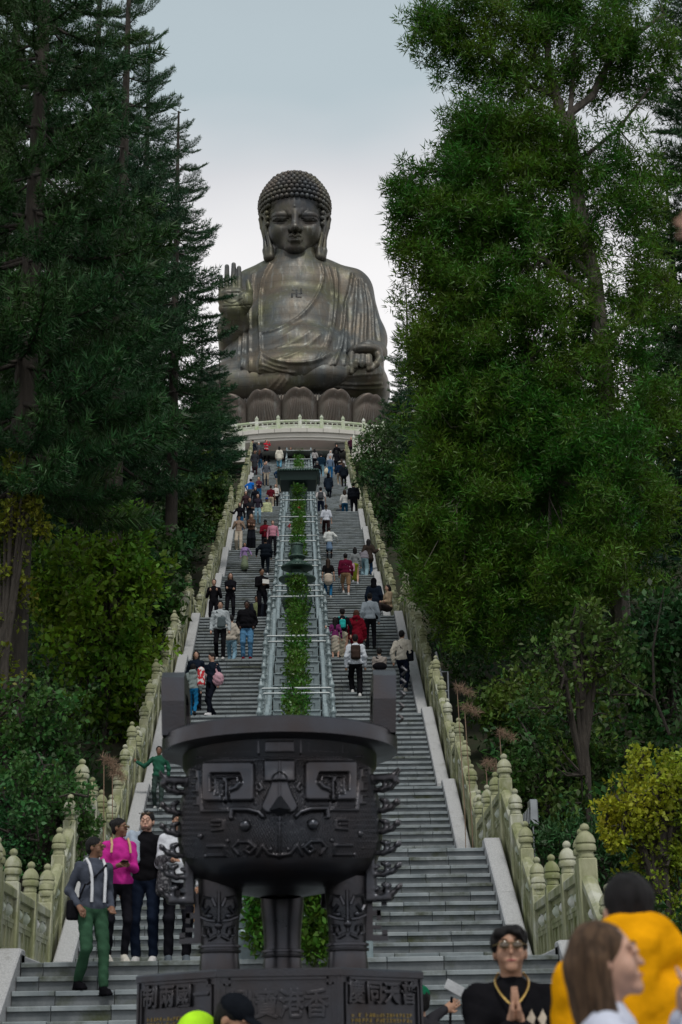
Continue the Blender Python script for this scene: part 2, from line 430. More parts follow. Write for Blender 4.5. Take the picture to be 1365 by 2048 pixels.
# landings and the body of the stairs
for i, (ya, za) in enumerate(LV):
    dl = 4.212 if i in WIDE else 1.287
    if i == 15: dl = 20
    mb = MB()
    yb = ya+dl+.02
    w = XO
    yy = ya+.32
    while yy < yb-.05:
        ye = min(yy+.6, yb)
        x = -w
        while x < w-.01:
            xe = min(x+.9, w); mb.box(x+.004, xe-.004, yy+.004, ye-.004, za-.06, za-.001); x = xe
        yy = ye
    o = mb.build('landing', M_step); o['kind'] = 'structure'
mb = MB()
pts = []
for (y0, z0, n, t, r) in flights:
    pts += [(y0+.05, z0-.12), (y0+(n-1)*t+.1, z0+(n-1)*r-.12)]
pts.append((130, LV[-1][1]-.08))
for (a, b) in zip(pts[:-1], pts[1:]):
    mb.hexa([(-3.6, a[0], a[1]-3), (3.6, a[0], a[1]-3), (3.6, b[0], b[1]-3), (-3.6, b[0], b[1]-3), (-3.6, a[0], a[1]-.1), (3.6, a[0], a[1]-.1), (3.6, b[0], b[1]-.1), (-3.6, b[0], b[1]-.1)])
o = mb.build('stair_core', M_step2); o['kind'] = 'structure'

# granite kerbs
XK0, XK1 = XO+.004, XO+.27
for side in (-1, 1):
    for fi, (y0, z0, n, t, r) in enumerate(flights):
        L = (n-1)*t
        mb = MB(); up = .13
        x0, x1 = sorted((side*XK0, side*XK1))
        s = r/t
        # slab following the nosing line, split in stones
        m = max(2, int(round(L/1.9)))
        for q in range(m):
            ya = y0-.05+(L+.10)*q/m+.003; yb = y0-.05+(L+.10)*(q+1)/m-.003
            za = z0+r+(ya-y0)*s+up; zb = z0+r+(yb-y0)*s+up
            for (h0, h1, i0) in ((-.62, -.02, 0), (-.02, 0, .02)):
                if i0 == 0:
                    mb.hexa([(x0, ya, za+h0), (x1, ya, za+h0), (x1, yb, zb+h0), (x0, yb, zb+h0), (x0, ya, za+h1), (x1, ya, za+h1), (x1, yb, zb+h1), (x0, yb, zb+h1)])
                else:
                    mb.hexa([(x0, ya, za+h0), (x1, ya, za+h0), (x1, yb, zb+h0), (x0, yb, zb+h0), (x0+i0, ya, za+h1), (x1-i0, ya, za+h1), (x1-i0, yb, zb+h1), (x0+i0, yb, zb+h1)])
        zt = z0+n*r
        mb.bbox(x0, x1, y0+L+.05, y0+L+.32, zt-.5, zt+.16, .02)
        o = mb.build('kerb', M_gran); o['kind'] = 'structure'
    for i, (ya, za) in enumerate(LV[:-1]):
        dl = 4.212 if i in WIDE else 1.287
        mb = MB(); x0, x1 = sorted((side*(XK0+.02), side*(XK1-.003)))
        mb.bbox(x0, x1, ya+.33, ya+dl-.06, za-.4, za+.10, .015)
        if i == 0: 
            x0, x1 = sorted((side*(XK0+.0), side*(XK1+.3))); mb.bbox(x0, x1, ya-.02, ya+.3, za-.6, za+.11, .02)
        o = mb.build('kerb', M_gran); o['kind'] = 'structure'

# ------------------------------------------------------------------ balustrades
def finial_prof(s=1.0):
    return [(r*s, z) for r, z in ((.070, 0), (.086, .012), (.086, .05), (.078, .062), (.078, .075), (.106, .09), (.112, .125), (.104, .155), (.092, .165), (.094, .172), (.108, .18), (.104, .22), (.086, .262), (.058, .295), (.036, .312), (.034, .322), (.048, .335), (.052, .358), (.042, .385), (.018, .402), (.002, .407))]
def post_mesh(h, w=.095, mat=M_moss, n=14):
    mb = MB()
    mb.bbox(-w, w, -w, w, -.45, h, .016)
    for s in (-1, 1):
        mb.box(-w*.62, w*.62, s*w-(.006 if s > 0 else .004), s*w+(.004 if s > 0 else .006), .1, h-.12)
        mb.box(s*w-(.006 if s > 0 else .004), s*w+(.004 if s > 0 else .006), -w*.62, w*.62, .1, h-.12)
    mb.lathe(finial_prof(w/.095), n=n, c=(0, 0, h-.002))
    return mb.mesh('post', mat, True)
def shear_box(mb, x0, x1, ya, yb, z0, z1, s, ch=0):
    a, b = s*ya, s*yb
    if ch: 
        mb.add([(x0, ya, z0+a), (x1, ya, z0+a), (x1, yb, z0+b), (x0, yb, z0+b), (x0, ya, z1-ch+a), (x1, ya, z1-ch+a), (x1, yb, z1-ch+b), (x0, yb, z1-ch+b),
                (x0+ch, ya, z1+a), (x1-ch, ya, z1+a), (x1-ch, yb, z1+b), (x0+ch, yb, z1+b)],
               [(0, 3, 2, 1), (0, 1, 5, 4), (1, 2, 6, 5), (2, 3, 7, 6), (3, 0, 4, 7), (4, 5, 9, 8), (5, 6, 10, 9), (6, 7, 11, 10), (7, 4, 8, 11), (8, 9, 10, 11)])
    else:
        mb.hexa([(x0, ya, z0+a), (x1, ya, z0+a), (x1, yb, z0+b), (x0, yb, z0+b), (x0, ya, z1+a), (x1, ya, z1+a), (x1, yb, z1+b), (x0, yb, z1+b)])
def rail_mesh(L, s, mat=M_moss):
    mb = MB(); shear_box(mb, -.085, .085, 0, L, .74, .88, s, .045); return mb.mesh('handrail', mat)
def panel_mesh(L, s, mat=M_moss):
    mb = MB()
    shear_box(mb, -.055, .055, 0, L, -.3, .10, s)            # foot
    shear_box(mb, -.035, .035, 0, L, .10, .44, s)            # slab
    for sd in (-1, 1):
        xa, xb = sorted((sd*.035, sd*.055))
        m = 2
        w = L/m
        for q in range(m+1):
            yc = min(max(q*w, .035), L-.035)
            shear_box(mb, xa, xb, yc-.035, yc+.035, .10, .44, s)
        for q in range(m):
            shear_box(mb, xa, xb, q*w+.07, (q+1)*w-.07, .38, .44, s); shear_box(mb, xa, xb, q*w+.07, (q+1)*w-.07, .10, .15, s)
            cw = w/2
            shear_box(mb, xa*.999, xb*.8, q*w+cw-.012, q*w+cw+.012, .15, .38, s)
    shear_box(mb, -.062, .062, 0, L, .44, .49, s)            # mid rail
    # carved head with cloud shaped openings
    shear_box(mb, -.035, .035, 0, L, .665, .74, s)
    m = 2
    for q in range(m+1):
        yc = min(max(q*L/m, .03), L-.03); hw = .03 if q in (0, m) else .028
        shear_box(mb, -.035, .035, yc-hw, yc+hw, .49, .665, s)
        shear_box(mb, -.034, .034, max(yc-hw*2.2, 0), min(yc+hw*2.2, L), .615, .665, s)
    return mb.mesh('panel', mat)
def vase_mesh(mat=M_pale):
    mb = MB(); mb.lathe([(.03, 0), (.045, .01), (.04, .025), (.075, .06), (.082, .10), (.06, .14), (.035, .165), (.05, .18)], n=8); return mb.mesh('vase', mat, True)
POST_N, POST_T = post_mesh(.95), post_mesh(1.02, .105)
VASE = vase_mesh()
XB = XO+.40
_cache = {}
def balustrade(label, pts, group=None, mats=M_moss, post=None, parent_kind=None, tall=(), cat='balustrade', vases=True):
    """pts: foot points of the posts (x, y, z); panels span between them"""
    post = post or POST_N
    root = thing('balustrade', label, cat, pts[0], group=group)
    P0 = np.array(pts[0])
    for i, p in enumerate(pts):
        link('post', POST_T if i in tall else post, root, tuple(np.array(p)-P0), (0, 0, jrng.uniform(-.02, .02)))
    for a, b in zip(pts[:-1], pts[1:]):
        a = np.array(a, float); b = np.array(b, float)
        d = b-a; L = math.hypot(d[0], d[1])-.18; s = d[2]/(L+.18)
        key = (round(L, 2), round(s, 3), mats.name)
        if key not in _cache: _cache[key] = (panel_mesh(round(L, 2)+.004, round(s, 3), mats), rail_mesh(round(L, 2)+.004, round(s, 3), mats))
        ang = math.atan2(-d[0], d[1])
        o = a-P0+np.array([d[0], d[1], 0])/(L+.18)*.09; o[2] += s*.09
        for nm, me in zip(('panel', 'handrail'), _cache[key]):
            pn = link(nm, me, root, tuple(o), (0, 0, ang))
            if nm == 'panel' and vases:
                for f in (.25, .75): link('vase', VASE, pn, (0, L*f, .49+s*L*f))
    return root
side_word = {-1: 'left', 1: 'right'}
for side in (-1, 1):
    for fi, (y0, z0, n, t, r) in enumerate(flights):
        # posts of this flight and the landing above it
        L = (n-1)*t
        x = side*XB
        if fi == 0:
            x = side*(XB)
            zt = LV[0][1]
            pts = [(side*XB, y0+L*q/3, slope_z(y0+L*q/3+.001)) for q in range(4)]
            pts = [(px, py, pz+.02) for px, py, pz in pts]
            pts[-1] = (pts[-1][0], LV[0][0]+.12, zt+.05)
            balustrade(f'{side_word[side]} mossy stone balustrade of the lowest flight rising from the plaza', pts, 'stair balustrades', tall=(3,))
            pts = [(side*(XB), LV[0][0]+.15+1.353*q, zt+.1) for q in range(4)]
            pts[0] = (side*XB, pts[0][1]+.22, pts[0][2])
            balustrade(f'{side_word[side]} level stone balustrade on the lowest landing', pts, 'stair balustrades')
            continue
        m = 3 if n < 20 else 4
        ys = [y0+.02+(L-.02)*q/m for q in range(m+1)]
        pts = [(x, yy, slope_z(yy)+.06) for yy in ys]
        tall = (m,) if fi in WIDE else ()
        pts[-1] = (x, y0+L+.15, z0+n*r+.1)
        if fi < 15:
            dl = 4.212 if fi in WIDE else 1.287
            q = 3 if fi in WIDE else 1
            base = y0+L
            if fi not in WIDE:
                pts.append((x, base+dl-.1, z0+n*r+.1))
            else:
                for k in range(1, q+1): pts.append((x, base+.15+(dl-.25)*k/q, z0+n*r+.1))
        names = ['', 'second', 'third', 'fourth', 'fifth', 'sixth', 'seventh', 'eighth', 'ninth', 'tenth', 'eleventh', 'twelfth', 'thirteenth', 'fourteenth', 'fifteenth', 'sixteenth']
        rt = balustrade(f'{side_word[side]} mossy stone balustrade along the {names[fi]} flight of steps from the bottom' if fi < 15 else f'{side_word[side]} stone balustrade of the topmost flight below the altar', pts, 'stair balustrades', tall=tall, vases=fi < 9)
        if fi == 1:
            pass

# ------------------------------------------------------------------ planter strip between the two halves of the stairs
def ringpost_mesh():
    mb = MB()
    mb.box(-.07, .07, -.07, .07, -.35, .12)
    pr = [(.062, .12), (.075, .13), (.075, .16), (.06, .17), (.05, .20), (.05, .34), (.066, .35), (.07, .37), (.066, .39), (.052, .40), (.052, .45), (.068, .46), (.068, .49), (.054, .50), (.054, .56), (.05, .64), (.062, .66), (.078, .68), (.078, .71), (.06, .73), (.045, .79), (.026, .82), (.03, .84), (.022, .87), (.002, .89)]
    mb.lathe(pr, n=10)
    return mb.mesh('post', M_plantl, True)
RING = ringpost_mesh()
def trough_mesh(w, dep, h):
    mb = MB(); e = .035
    # open box with a rolled rim
    mb.cur = 0
    mb.box(-w, w, 0, .03, 0, h); mb.box(-w, w, dep-.03, dep, 0, h); mb.box(-w, -w+.03, .03, dep-.03, 0, h); mb.box(w-.03, w, .03, dep-.03, 0, h)
    mb.box(-w+.03, w-.03, .03, dep-.03, h-.10, h-.08)
    mb.cur = 1
    mb.tube([(-w-.01, dep, h), (-w-.01, .03, h), (-w+.04, -.015, h), (w-.04, -.015, h), (w+.01, .03, h), (w+.01, dep, h)], .022, 6)
    mb.cur = 0
    mb.box(-w*.72, w*.72, -.06, 0.0, -.02, h*.55)
    mb.cur = 1; mb.box(-w*.76, w*.76, -.075, 0.0, h*.55, h*.55+.025)
    return mb.mesh('trough', [M_plant, M_plantl])
def leaf_batch(C, n_each, rad, ll, lw, seed, up=.3, bend=.25, tri=False):
    """scatter leaves round the centres C (m,3); returns V, F"""
    g = np.random.default_rng(seed)
    m = len(C)*n_each
    c = np.repeat(C, n_each, 0)
    d = g.normal(size=(m, 3)); d /= np.linalg.norm(d, axis=1)[:, None]+1e-9
    rr = np.array(rad) if np.ndim(rad) else np.array([rad]*3)
    p = c + d*(g.random((m, 1))**.45)*rr
    ax = d + g.normal(size=(m, 3))*.7; ax[:, 2] += up; ax /= np.linalg.norm(ax, axis=1)[:, None]
    sd = np.cross(ax, g.normal(size=(m, 3))); sd /= np.linalg.norm(sd, axis=1)[:, None]+1e-9
    nr = np.cross(ax, sd)
    s = g.uniform(.5, 1.5, (m, 1))
    a = p; b = p+ax*ll*s*.5+sd*lw*s*.5; e = p+ax*ll*s*.5-sd*lw*s*.5; f = p+ax*ll*s-nr*ll*s*bend
    if tri:
        V = np.stack([a-sd*lw*s*.5, a+sd*lw*s*.5, f], 1).reshape(-1, 3)
        F = np.arange(m*3).reshape(-1, 3)
    else:
        V = np.stack([a, e, f, b], 1).reshape(-1, 3)
        F = np.arange(m*4).reshape(-1, 4)
    return V, F
hedge_labels = ['leafy green hedge strip in the lowest trough behind the bronze cauldron legs', 'green hedge strip in the planter hidden behind the cauldron belly', 'hedge strip in the planter hidden behind the cauldron rim', 'glossy leafy hedge column in the planter just above the cauldron rim', 'leafy hedge column in the planter just below the bell roofed burner',
                'short hedge in the planter right behind the bell roofed burner', 'first hedge column in the planter above the bell roofed burner', 'second hedge column above the bell roofed burner in the planter', 'hedge column in the planter with a red flower on its left edge', 'hedge column in the planter with a red flower high on its right edge',
                'hedge column in the planter right behind the square roofed burner', 'hedge one flight above the square roofed burner in the planter', 'small hedge in the planter two flights above the square roofed burner', 'small hedge in the planter just below the last flight', 'topmost leafy hedge where the planter meets the altar terrace']
for fi in range(1, 16):
    y0, z0, n, t, r = flights[fi]
    L = (n-1)*t; s = r/t
    root = thing('planter', f'{["","lowest","second","third","fourth","fifth","sixth","seventh","eighth","ninth","tenth","eleventh","twelfth","thirteenth","fourteenth","topmost"][fi]} grey stepped planter from the bottom between the stair halves', 'planter', (0, y0, z0), group='stepped planters up the middle of the stairs')
    m = max(3, int(round(L/.80))); dy = L/m
    tm = trough_mesh(.60, dy+.15, .34)
    for q in range(m):
        link('trough', tm, root, (0, q*dy, q*dy*s+.02))
    for sd in (-1, 1):
        for q in range(m+1):
            link('post', RING, root, (sd*.86, q*dy+.02, q*dy*s+.17))
        mb = MB()
        shear_box(mb, sd*.86-.02, sd*.86+.02, 0, L, .72, .77, s); shear_box(mb, sd*.86-.02, sd*.86+.02, 0, L, .30, .34, s)
        mb.build('side_rail', M_plant, root)
        mb = MB(); shear_box(mb, min(sd*.66, sd*.74), max(sd*.66, sd*.74), 0, L, .30, .42, s); mb.build('edging_strip', M_plantl, root)
        mb = MB(); shear_box(mb, min(sd*.64, sd*.93), max(sd*.64, sd*.93), 0, L+.3, -.5, .13, s); mb.build('side_wall', M_plant, root)
    # cross bars
    for (yy, zz) in ((0.0, .80), (L, L*s+.80)):
        mb = MB(); mb.tube([(-.86, yy, zz), (.86, yy, zz)], .032, 8); mb.build('crossbar', M_plantl, root)
    if fi == 1:
        mb = MB()
        mb.bbox(-.93, .93, -4.1, -.02, -.02, .30, .02)
        mb.build('front_box', M_plant, root)
        for sd in (-1, 1):
            for q in range(3): link('post', RING, root, (sd*.86, -4.0+q*1.9, .20))
        for z, rr in ((1.0, .035), (.62, .03), (.40, .028)):
            mb = MB(); mb.tube([(-.86, -4.02, z), (.86, -4.02, z)], rr, 8); mb.build('crossbar', M_plantl, root)
        mb = MB(); mb.box(-.78, -.30, -4.05, -4.01, .34, .60); mb.box(.30, .78, -4.05, -4.01, .34, .60); mb.box(-.78, .78, -4.06, -4.02, .66, .92); mb.build('front_panel', M_plant, root)
    # hedge
    cs = []
    k = int(L*24)
    for q in range(k):
        yy = L*(q+.5)/k; cs.append((rng.uniform(-.22, .22), yy+rng.uniform(-.1, .1), yy*s+.40+rng.uniform(-.08, .42)))
    if fi == 1:
        for q in range(110): cs.append((rng.choice([-1, 1])*rng.uniform(.16, .40), -4.25+rng.uniform(-.08, .12), .0+rng.random()**.9*.95))
    if fi == 5:
        for q in range(60): cs.append((rng.normal(0, .15), L+.2+rng.uniform(0, .6), L*s+.15+rng.random()*1.35))
    if fi == 10:
        for q in range(60): cs.append((rng.normal(0, .16), L+.2+rng.uniform(0, .6), L*s+.1+rng.random()*1.7))
    V, F = leaf_batch(np.array(cs), 34 if fi < 8 else 20, (.17, .17, .15), .085 if fi < 8 else .11, .045 if fi < 8 else .06, 40+fi)
    o = link('hedge', mesh_np('hedge', V, F, M_hedge), None, (0, y0, z0))
    tag(o, hedge_labels[fi-1], 'hedge', 'hedges in the planter')

def small_flowers(u, v, Y, label):
    p = px2w(u, v, Y); V, F = leaf_batch(np.zeros((1, 3)), 20, .05, .08, .06, 5)
    o = link('flower', mesh_np('flower', V, F, M_flower), None, tuple(p)); tag(o, label, 'flower')
small_flowers(601, 1016, 77.0, 'red flower on the right edge of the middle hedge column')
small_flowers(581, 1053, 72.3, 'red flower on the left edge of the middle hedge column')

# ------------------------------------------------------------------ the two bronze burners standing in the planter
def round_burner():
    Y, z = 50.6, LV[5][1]
    root = thing('incense_burner', 'bell shaped two tier roof of a round green bronze burner rising from the planter', 'incense burner', (0.0, Y, z))
    mb = MB(); mb.lathe([(.45, 0), (.48, .1), (.38, .2), (.34, .5), (.42, .62), (.5, .9), (.46, 1.15), (.35, 1.2)], 20); mb.build('bowl', M_patina, root, True)
    for q in range(6):
        a = q*math.pi/3; mb = MB(); mb.tube([(.3*math.cos(a), .3*math.sin(a), 1.15), (.3*math.cos(a), .3*math.sin(a), 1.75)], .035, 8); mb.build('column', M_patina, root, True)
    for (zz, rr, hh, nm) in ((1.66, .60, .30, 'lower_roof'), (2.05, .52, .36, 'upper_roof')):
        mb = MB()
        N = 48
        prof = [(rr*.93, -.015), (rr, 0), (rr, .035), (rr*.82, .09), (rr*.6, .15), (rr*.45, .22), (rr*.38, hh)]
        mb.lathe(prof, N); mb.build(nm, M_patina, root, True)
        mb = MB()
        for q in range(30):
            a = q*2*math.pi/30; mb.tube([(rr*1.01*math.cos(a), rr*1.01*math.sin(a), .03+zz), (rr*.6*math.cos(a), rr*.6*math.sin(a), .16+zz)], .016, 5)
        o = mb.build('roof_ribs', M_patina, root); 
        root.children[-1 if False else 0]
    for ch in [c for c in root.children if c.name.startswith(('lower_roof', 'upper_roof'))]:
        ch.location.z = 1.66 if ch.name.startswith('lower') else 2.05
    mb = MB(); mb.lathe([(.24, 2.36), (.30, 2.42), (.25, 2.47), (.20, 2.50), (.19, 2.80), (.215, 2.83), (.21, 2.88), (.14, 2.90)], 16); mb.build('finial', M_patina, root, True)
def square_burner():
    Y, z = 80.2, LV[10][1]
    root = thing('incense_burner', 'square roofed dark green bronze burner with fluted drum in the upper planter', 'incense burner', (0.0, Y, z))
    mb = MB(); mb.box(-.45, .45, -.45, .45, 0, .5); mb.build('base', M_patina, root)
    mb = MB(); 
    N = 36
    V = [((.44+.03*(q % 2))*math.cos(q*2*math.pi/N), (.44+.03*(q % 2))*math.sin(q*2*math.pi/N), zz) for zz in (.5, 2.15) for q in range(N)]
    mb.add(V, [(q, (q+1) % N, N+(q+1) % N, N+q) for q in range(N)]); mb.build('drum', M_patina, root)
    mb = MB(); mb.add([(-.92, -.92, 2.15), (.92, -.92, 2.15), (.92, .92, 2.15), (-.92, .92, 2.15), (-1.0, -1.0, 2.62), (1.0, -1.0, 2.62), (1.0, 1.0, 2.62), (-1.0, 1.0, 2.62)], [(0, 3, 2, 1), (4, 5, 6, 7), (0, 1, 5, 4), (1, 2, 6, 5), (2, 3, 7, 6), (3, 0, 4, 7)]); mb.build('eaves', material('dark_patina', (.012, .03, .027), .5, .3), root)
    mb = MB(); mb.add([(-1.1, -1.1, 2.62), (1.1, -1.1, 2.62), (1.1, 1.1, 2.62), (-1.1, 1.1, 2.62), (-1.05, -1.05, 2.68), (1.05, -1.05, 2.68), (1.05, 1.05, 2.68), (-1.05, 1.05, 2.68), (-.3, -.3, 3.0), (.3, -.3, 3.0), (.3, .3, 3.0), (-.3, .3, 3.0)],
        [(0, 3, 2, 1), (0, 1, 5, 4), (1, 2, 6, 5), (2, 3, 7, 6), (3, 0, 4, 7), (4, 5, 9, 8), (5, 6, 10, 9), (6, 7, 11, 10), (7, 4, 8, 11), (8, 9, 10, 11)]); mb.build('roof', M_patina, root)
    for q in range(17):
        x = -1.04+2.08*q/16; mb = MB(); mb.tube([(x, -1.13, 2.66), (x*.5, -.5, 2.90)], .035, 6); mb.build('roof_tile', M_patina, root, True)
round_burner(); square_burner()
# ------------------------------------------------------------------ altar building
AC = 134.5                                    # depth of the altar axis
ZP = LV[-1][1]                                # lower terrace
def ring(name, mat, r0, r1, z0, z1, a0=-math.pi, a1=0, n=96, parent=None, closed=False):
    V = []; F = []
    for i in range(n+1):
        a = a0+(a1-a0)*i/n; c, s = math.cos(a), math.sin(a)
        V += [(r0*c, r0*s, z0), (r1*c, r1*s, z0), (r1*c, r1*s, z1), (r0*c, r0*s, z1)]
    for i in range(n):
        b = i*4
        F += [(b, b+4, b+5, b+1), (b+1, b+5, b+6, b+2), (b+2, b+6, b+7, b+3), (b+3, b+7, b+4, b)]
    return link(name, mesh_np(name, V, F, mat), parent)
altar = thing('altar_building', 'round pale altar building with overhanging curved deck under the bronze statue', 'building', (0, AC, 0))
ring('deck_edge', M_conc, 13.0, 16.0, 46.62, 46.98, parent=altar)
ring('deck_edge', M_conc, 13.0, 16.18, 46.984, 47.30, parent=altar)
ring('deck_lip', M_conc, 13.0, 15.88, 46.42, 46.616, parent=altar)
ring('deck_floor', M_conc, .1, 15.9, 47.28, 47.34, parent=altar)
# seams in the deck edge
mb = MB()
for i in range(40):
    a = -math.pi*(i+.5)/40; c, s = math.cos(a), math.sin(a)
    M = np.array(Matrix.Translation((16.17*c, 16.17*s, 47.1)) @ Matrix.Rotation(a, 4, 'Z'))
    mb.box(-.005, .03, -.012, .012, -.11, .19, M)
mb.build('deck_seam', M_greyst, altar)
ring('wall', M_beige, 13.6, 14.0, ZP, 46.42, parent=altar)
a = math.asin(2.2/14.3)
ring('red_panel', M_red, 14.03, 14.12, ZP, 45.98-.35, -math.pi/2-a, -math.pi/2+a, 12, altar)
for q in range(7):
    an = -math.pi/2-a+2*a*q/6
    ring('red_panel_post', M_red, 14.03, 14.18, ZP, 45.98-.30, an-.004, an+.004, 1, altar)
for X in (-3.15, 3.3, -7.8, 7.8, -11.5, 11.5):
    Y = -math.sqrt(15.1**2-X*X); mb = MB(); mb.bbox(X-.38, X+.38, Y-.38, Y+.38, ZP, 46.40, .04); mb.box(X-.48, X+.48, Y-.48, Y+.48, 46.0, 46.41); mb.build('column', M_greyst, altar)
# railing on the deck
pts = []
for i in range(-8, 9):
    an = -math.pi/2+(i+.05)*.1094; pts.append((15.65*math.cos(an), AC+15.65*math.sin(an), 47.33))
PM = material('weathered_marble', (0.47, 0.50, 0.42), .6, c2=(0.34, 0.42, 0.25), vscale=1.4, c3=(0.60, 0.61, 0.58), s3=1)
POST_M = post_mesh(.92, .13, PM, 12); POST_M2 = post_mesh(.95, .10, M_pale, 10)
balustrade('curved marble balustrade round the deck in front of the lotus petals', pts, mats=PM, post=POST_M)
# lower terrace
V = [(0, AC, ZP-.02)]+[(27*math.cos(t_), AC+27*math.sin(t_), ZP-.02) for t_ in np.linspace(-math.pi, 0, 65)]
F = [(0, i, i+1) for i in range(1, 65)]
link('terrace', mesh_np('terrace', V, F, material('terrace_paving', (.36, .35, .33), .7, var=.25, vscale=1)))['kind'] = 'structure'
def arcs(a0, a1, lab):
    r0_ = ring('terrace_edge', M_conc, 25.6, 27.05, ZP-.75, ZP-.01, a0, a1, 24); r0_.location = (0, AC, 0); r0_['kind'] = 'structure'
    r0_ = ring('terrace_wall', M_greyst, 24.6, 25.6, ZP-6, ZP-.75, a0, a1, 24); r0_.location = (0, AC, 0); r0_['kind'] = 'structure'
b0 = math.asin(3.7/26.8)
arcs(-math.pi/2-.75, -math.pi/2-b0, 'l'); arcs(-math.pi/2+b0, -math.pi/2+.75, 'r')
for sd, lab in ((-1, 'left'), (1, 'right')):
    pts = []
    for q in range(7):
        an = -math.pi/2+sd*(b0+.008+q*.06); pts.append((26.8*math.cos(an), AC+26.8*math.sin(an), ZP))
    balustrade(f'pale stone balustrade on the terrace edge to the {lab} of the stair top', pts, mats=M_pale, post=POST_M2)
# rope barrier on the terrace
M_white = material('white_plastic', (.7, .7, .68), .4); M_rope = material('red_rope', (.35, .02, .04), .7)
bar = thing('rope_barrier', 'white stanchions with sagging red ropes in front of the red panels', 'rope barrier', (0, 111.6, ZP))
xs = [-3.2, -2.2, -1.1, 0.0, 1.15, 2.3, 3.2]
for x in xs:
    mb = MB(); mb.lathe([(.14, 0), (.14, .03), (.045, .05), (.045, .92), (.06, .94), (.06, 1.0), (.02, 1.02)], 10, (x, 0, 0)); mb.build('stanchion', M_white, bar, True)
for xa, xb in zip(xs[:-1], xs[1:]):
    mb = MB(); mb.tube([(xa+(xb-xa)*q/6, 0, .9-.25*(1-(q/3-1)**2)) for q in range(7)], .025, 6); mb.build('rope', M_rope, bar, True)

# ------------------------------------------------------------------ lotus throne and seated bronze Buddha
def bronze(name, base, dark, green, seams=True):
    m = bpy.data.materials.new(name); m.use_nodes = True; t = m.node_tree; b = t.nodes['Principled BSDF']; L = t.links.new
    tc_ = nd(t, 'ShaderNodeTexCoord')
    def noise(sc_, st, det=6):
        mp_ = nd(t, 'ShaderNodeMapping'); mp_.inputs['Scale'].default_value = st; L(tc_.outputs['Object'], mp_.inputs[0])
        n_ = nd(t, 'ShaderNodeTexNoise'); n_.inputs['Scale'].default_value = sc_; n_.inputs['Detail'].default_value = det; n_.inputs['Roughness'].default_value = .65; L(mp_.outputs[0], n_.inputs['Vector']); return n_.outputs[0]
    def mr(x, a, c, o0=0., o1=1.):
        r_ = nd(t, 'ShaderNodeMapRange'); L(x, r_.inputs[0]); r_.inputs[1].default_value = a; r_.inputs[2].default_value = c; r_.inputs[3].default_value = o0; r_.inputs[4].default_value = o1; return r_.outputs[0]
    def mix(f, a, c):
        x = nd(t, 'ShaderNodeMix', data_type='RGBA'); L(f, x.inputs[0])
        for s_, v in ((x.inputs[6], a), (x.inputs[7], c)):
            if isinstance(v, tuple): s_.default_value = (*v, 1)
            else: L(v, s_)
        return x.outputs[2]
    a = mix(mr(noise(.35, (1, 1, .55)), .38, .62), base, dark)
    a = mix(mr(noise(.22, (1, 1, 1)), .48, .66), a, green)
    a = mix(mr(noise(1.6, (1.6, 1.6, .12), 4), .55, .8, 0, .55), a, (0.30, 0.33, 0.32))
    if seams:
        br = nd(t, 'ShaderNodeTexBrick'); mp_ = nd(t, 'ShaderNodeMapping'); mp_.inputs['Rotation'].default_value = (R(90), 0, 0); L(tc_.outputs['Object'], mp_.inputs[0]); L(mp_.outputs[0], br.inputs['Vector'])
        br.inputs['Scale'].default_value = .35; br.inputs['Mortar Size'].default_value = .012; br.inputs['Color1'].default_value = (1, 1, 1, 1); br.inputs['Color2'].default_value = (.93, .93, .93, 1); br.inputs['Mortar'].default_value = (.72, .72, .72, 1)
        x = nd(t, 'ShaderNodeMix', data_type='RGBA', blend_type='MULTIPLY'); x.inputs[0].default_value = .8; L(a, x.inputs[6]); L(br.outputs[0], x.inputs[7]); a = x.outputs[2]
    L(a, b.inputs['Base Color']); b.inputs['Metallic'].default_value = .62
    L(mr(noise(2.0, (1, 1, .4)),   .3, .7, .44, .62), b.inputs['Roughness'])
    nb = noise(3.5, (1, 1, 1), 3); bn = nd(t, 'ShaderNodeBump'); bn.inputs['Strength'].default_value = .12; bn.inputs['Distance'].default_value = .12; L(nb, bn.inputs['Height']); L(bn.outputs[0], b.inputs['Normal'])
    _mats[name] = m; return m
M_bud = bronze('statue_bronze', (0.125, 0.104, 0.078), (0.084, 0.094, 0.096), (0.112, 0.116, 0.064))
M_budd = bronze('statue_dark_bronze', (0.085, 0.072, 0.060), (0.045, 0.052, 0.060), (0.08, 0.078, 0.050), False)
M_lot = bronze('lotus_bronze', (0.105, 0.086, 0.072), (0.058, 0.054, 0.054), (0.10, 0.098, 0.082), False)

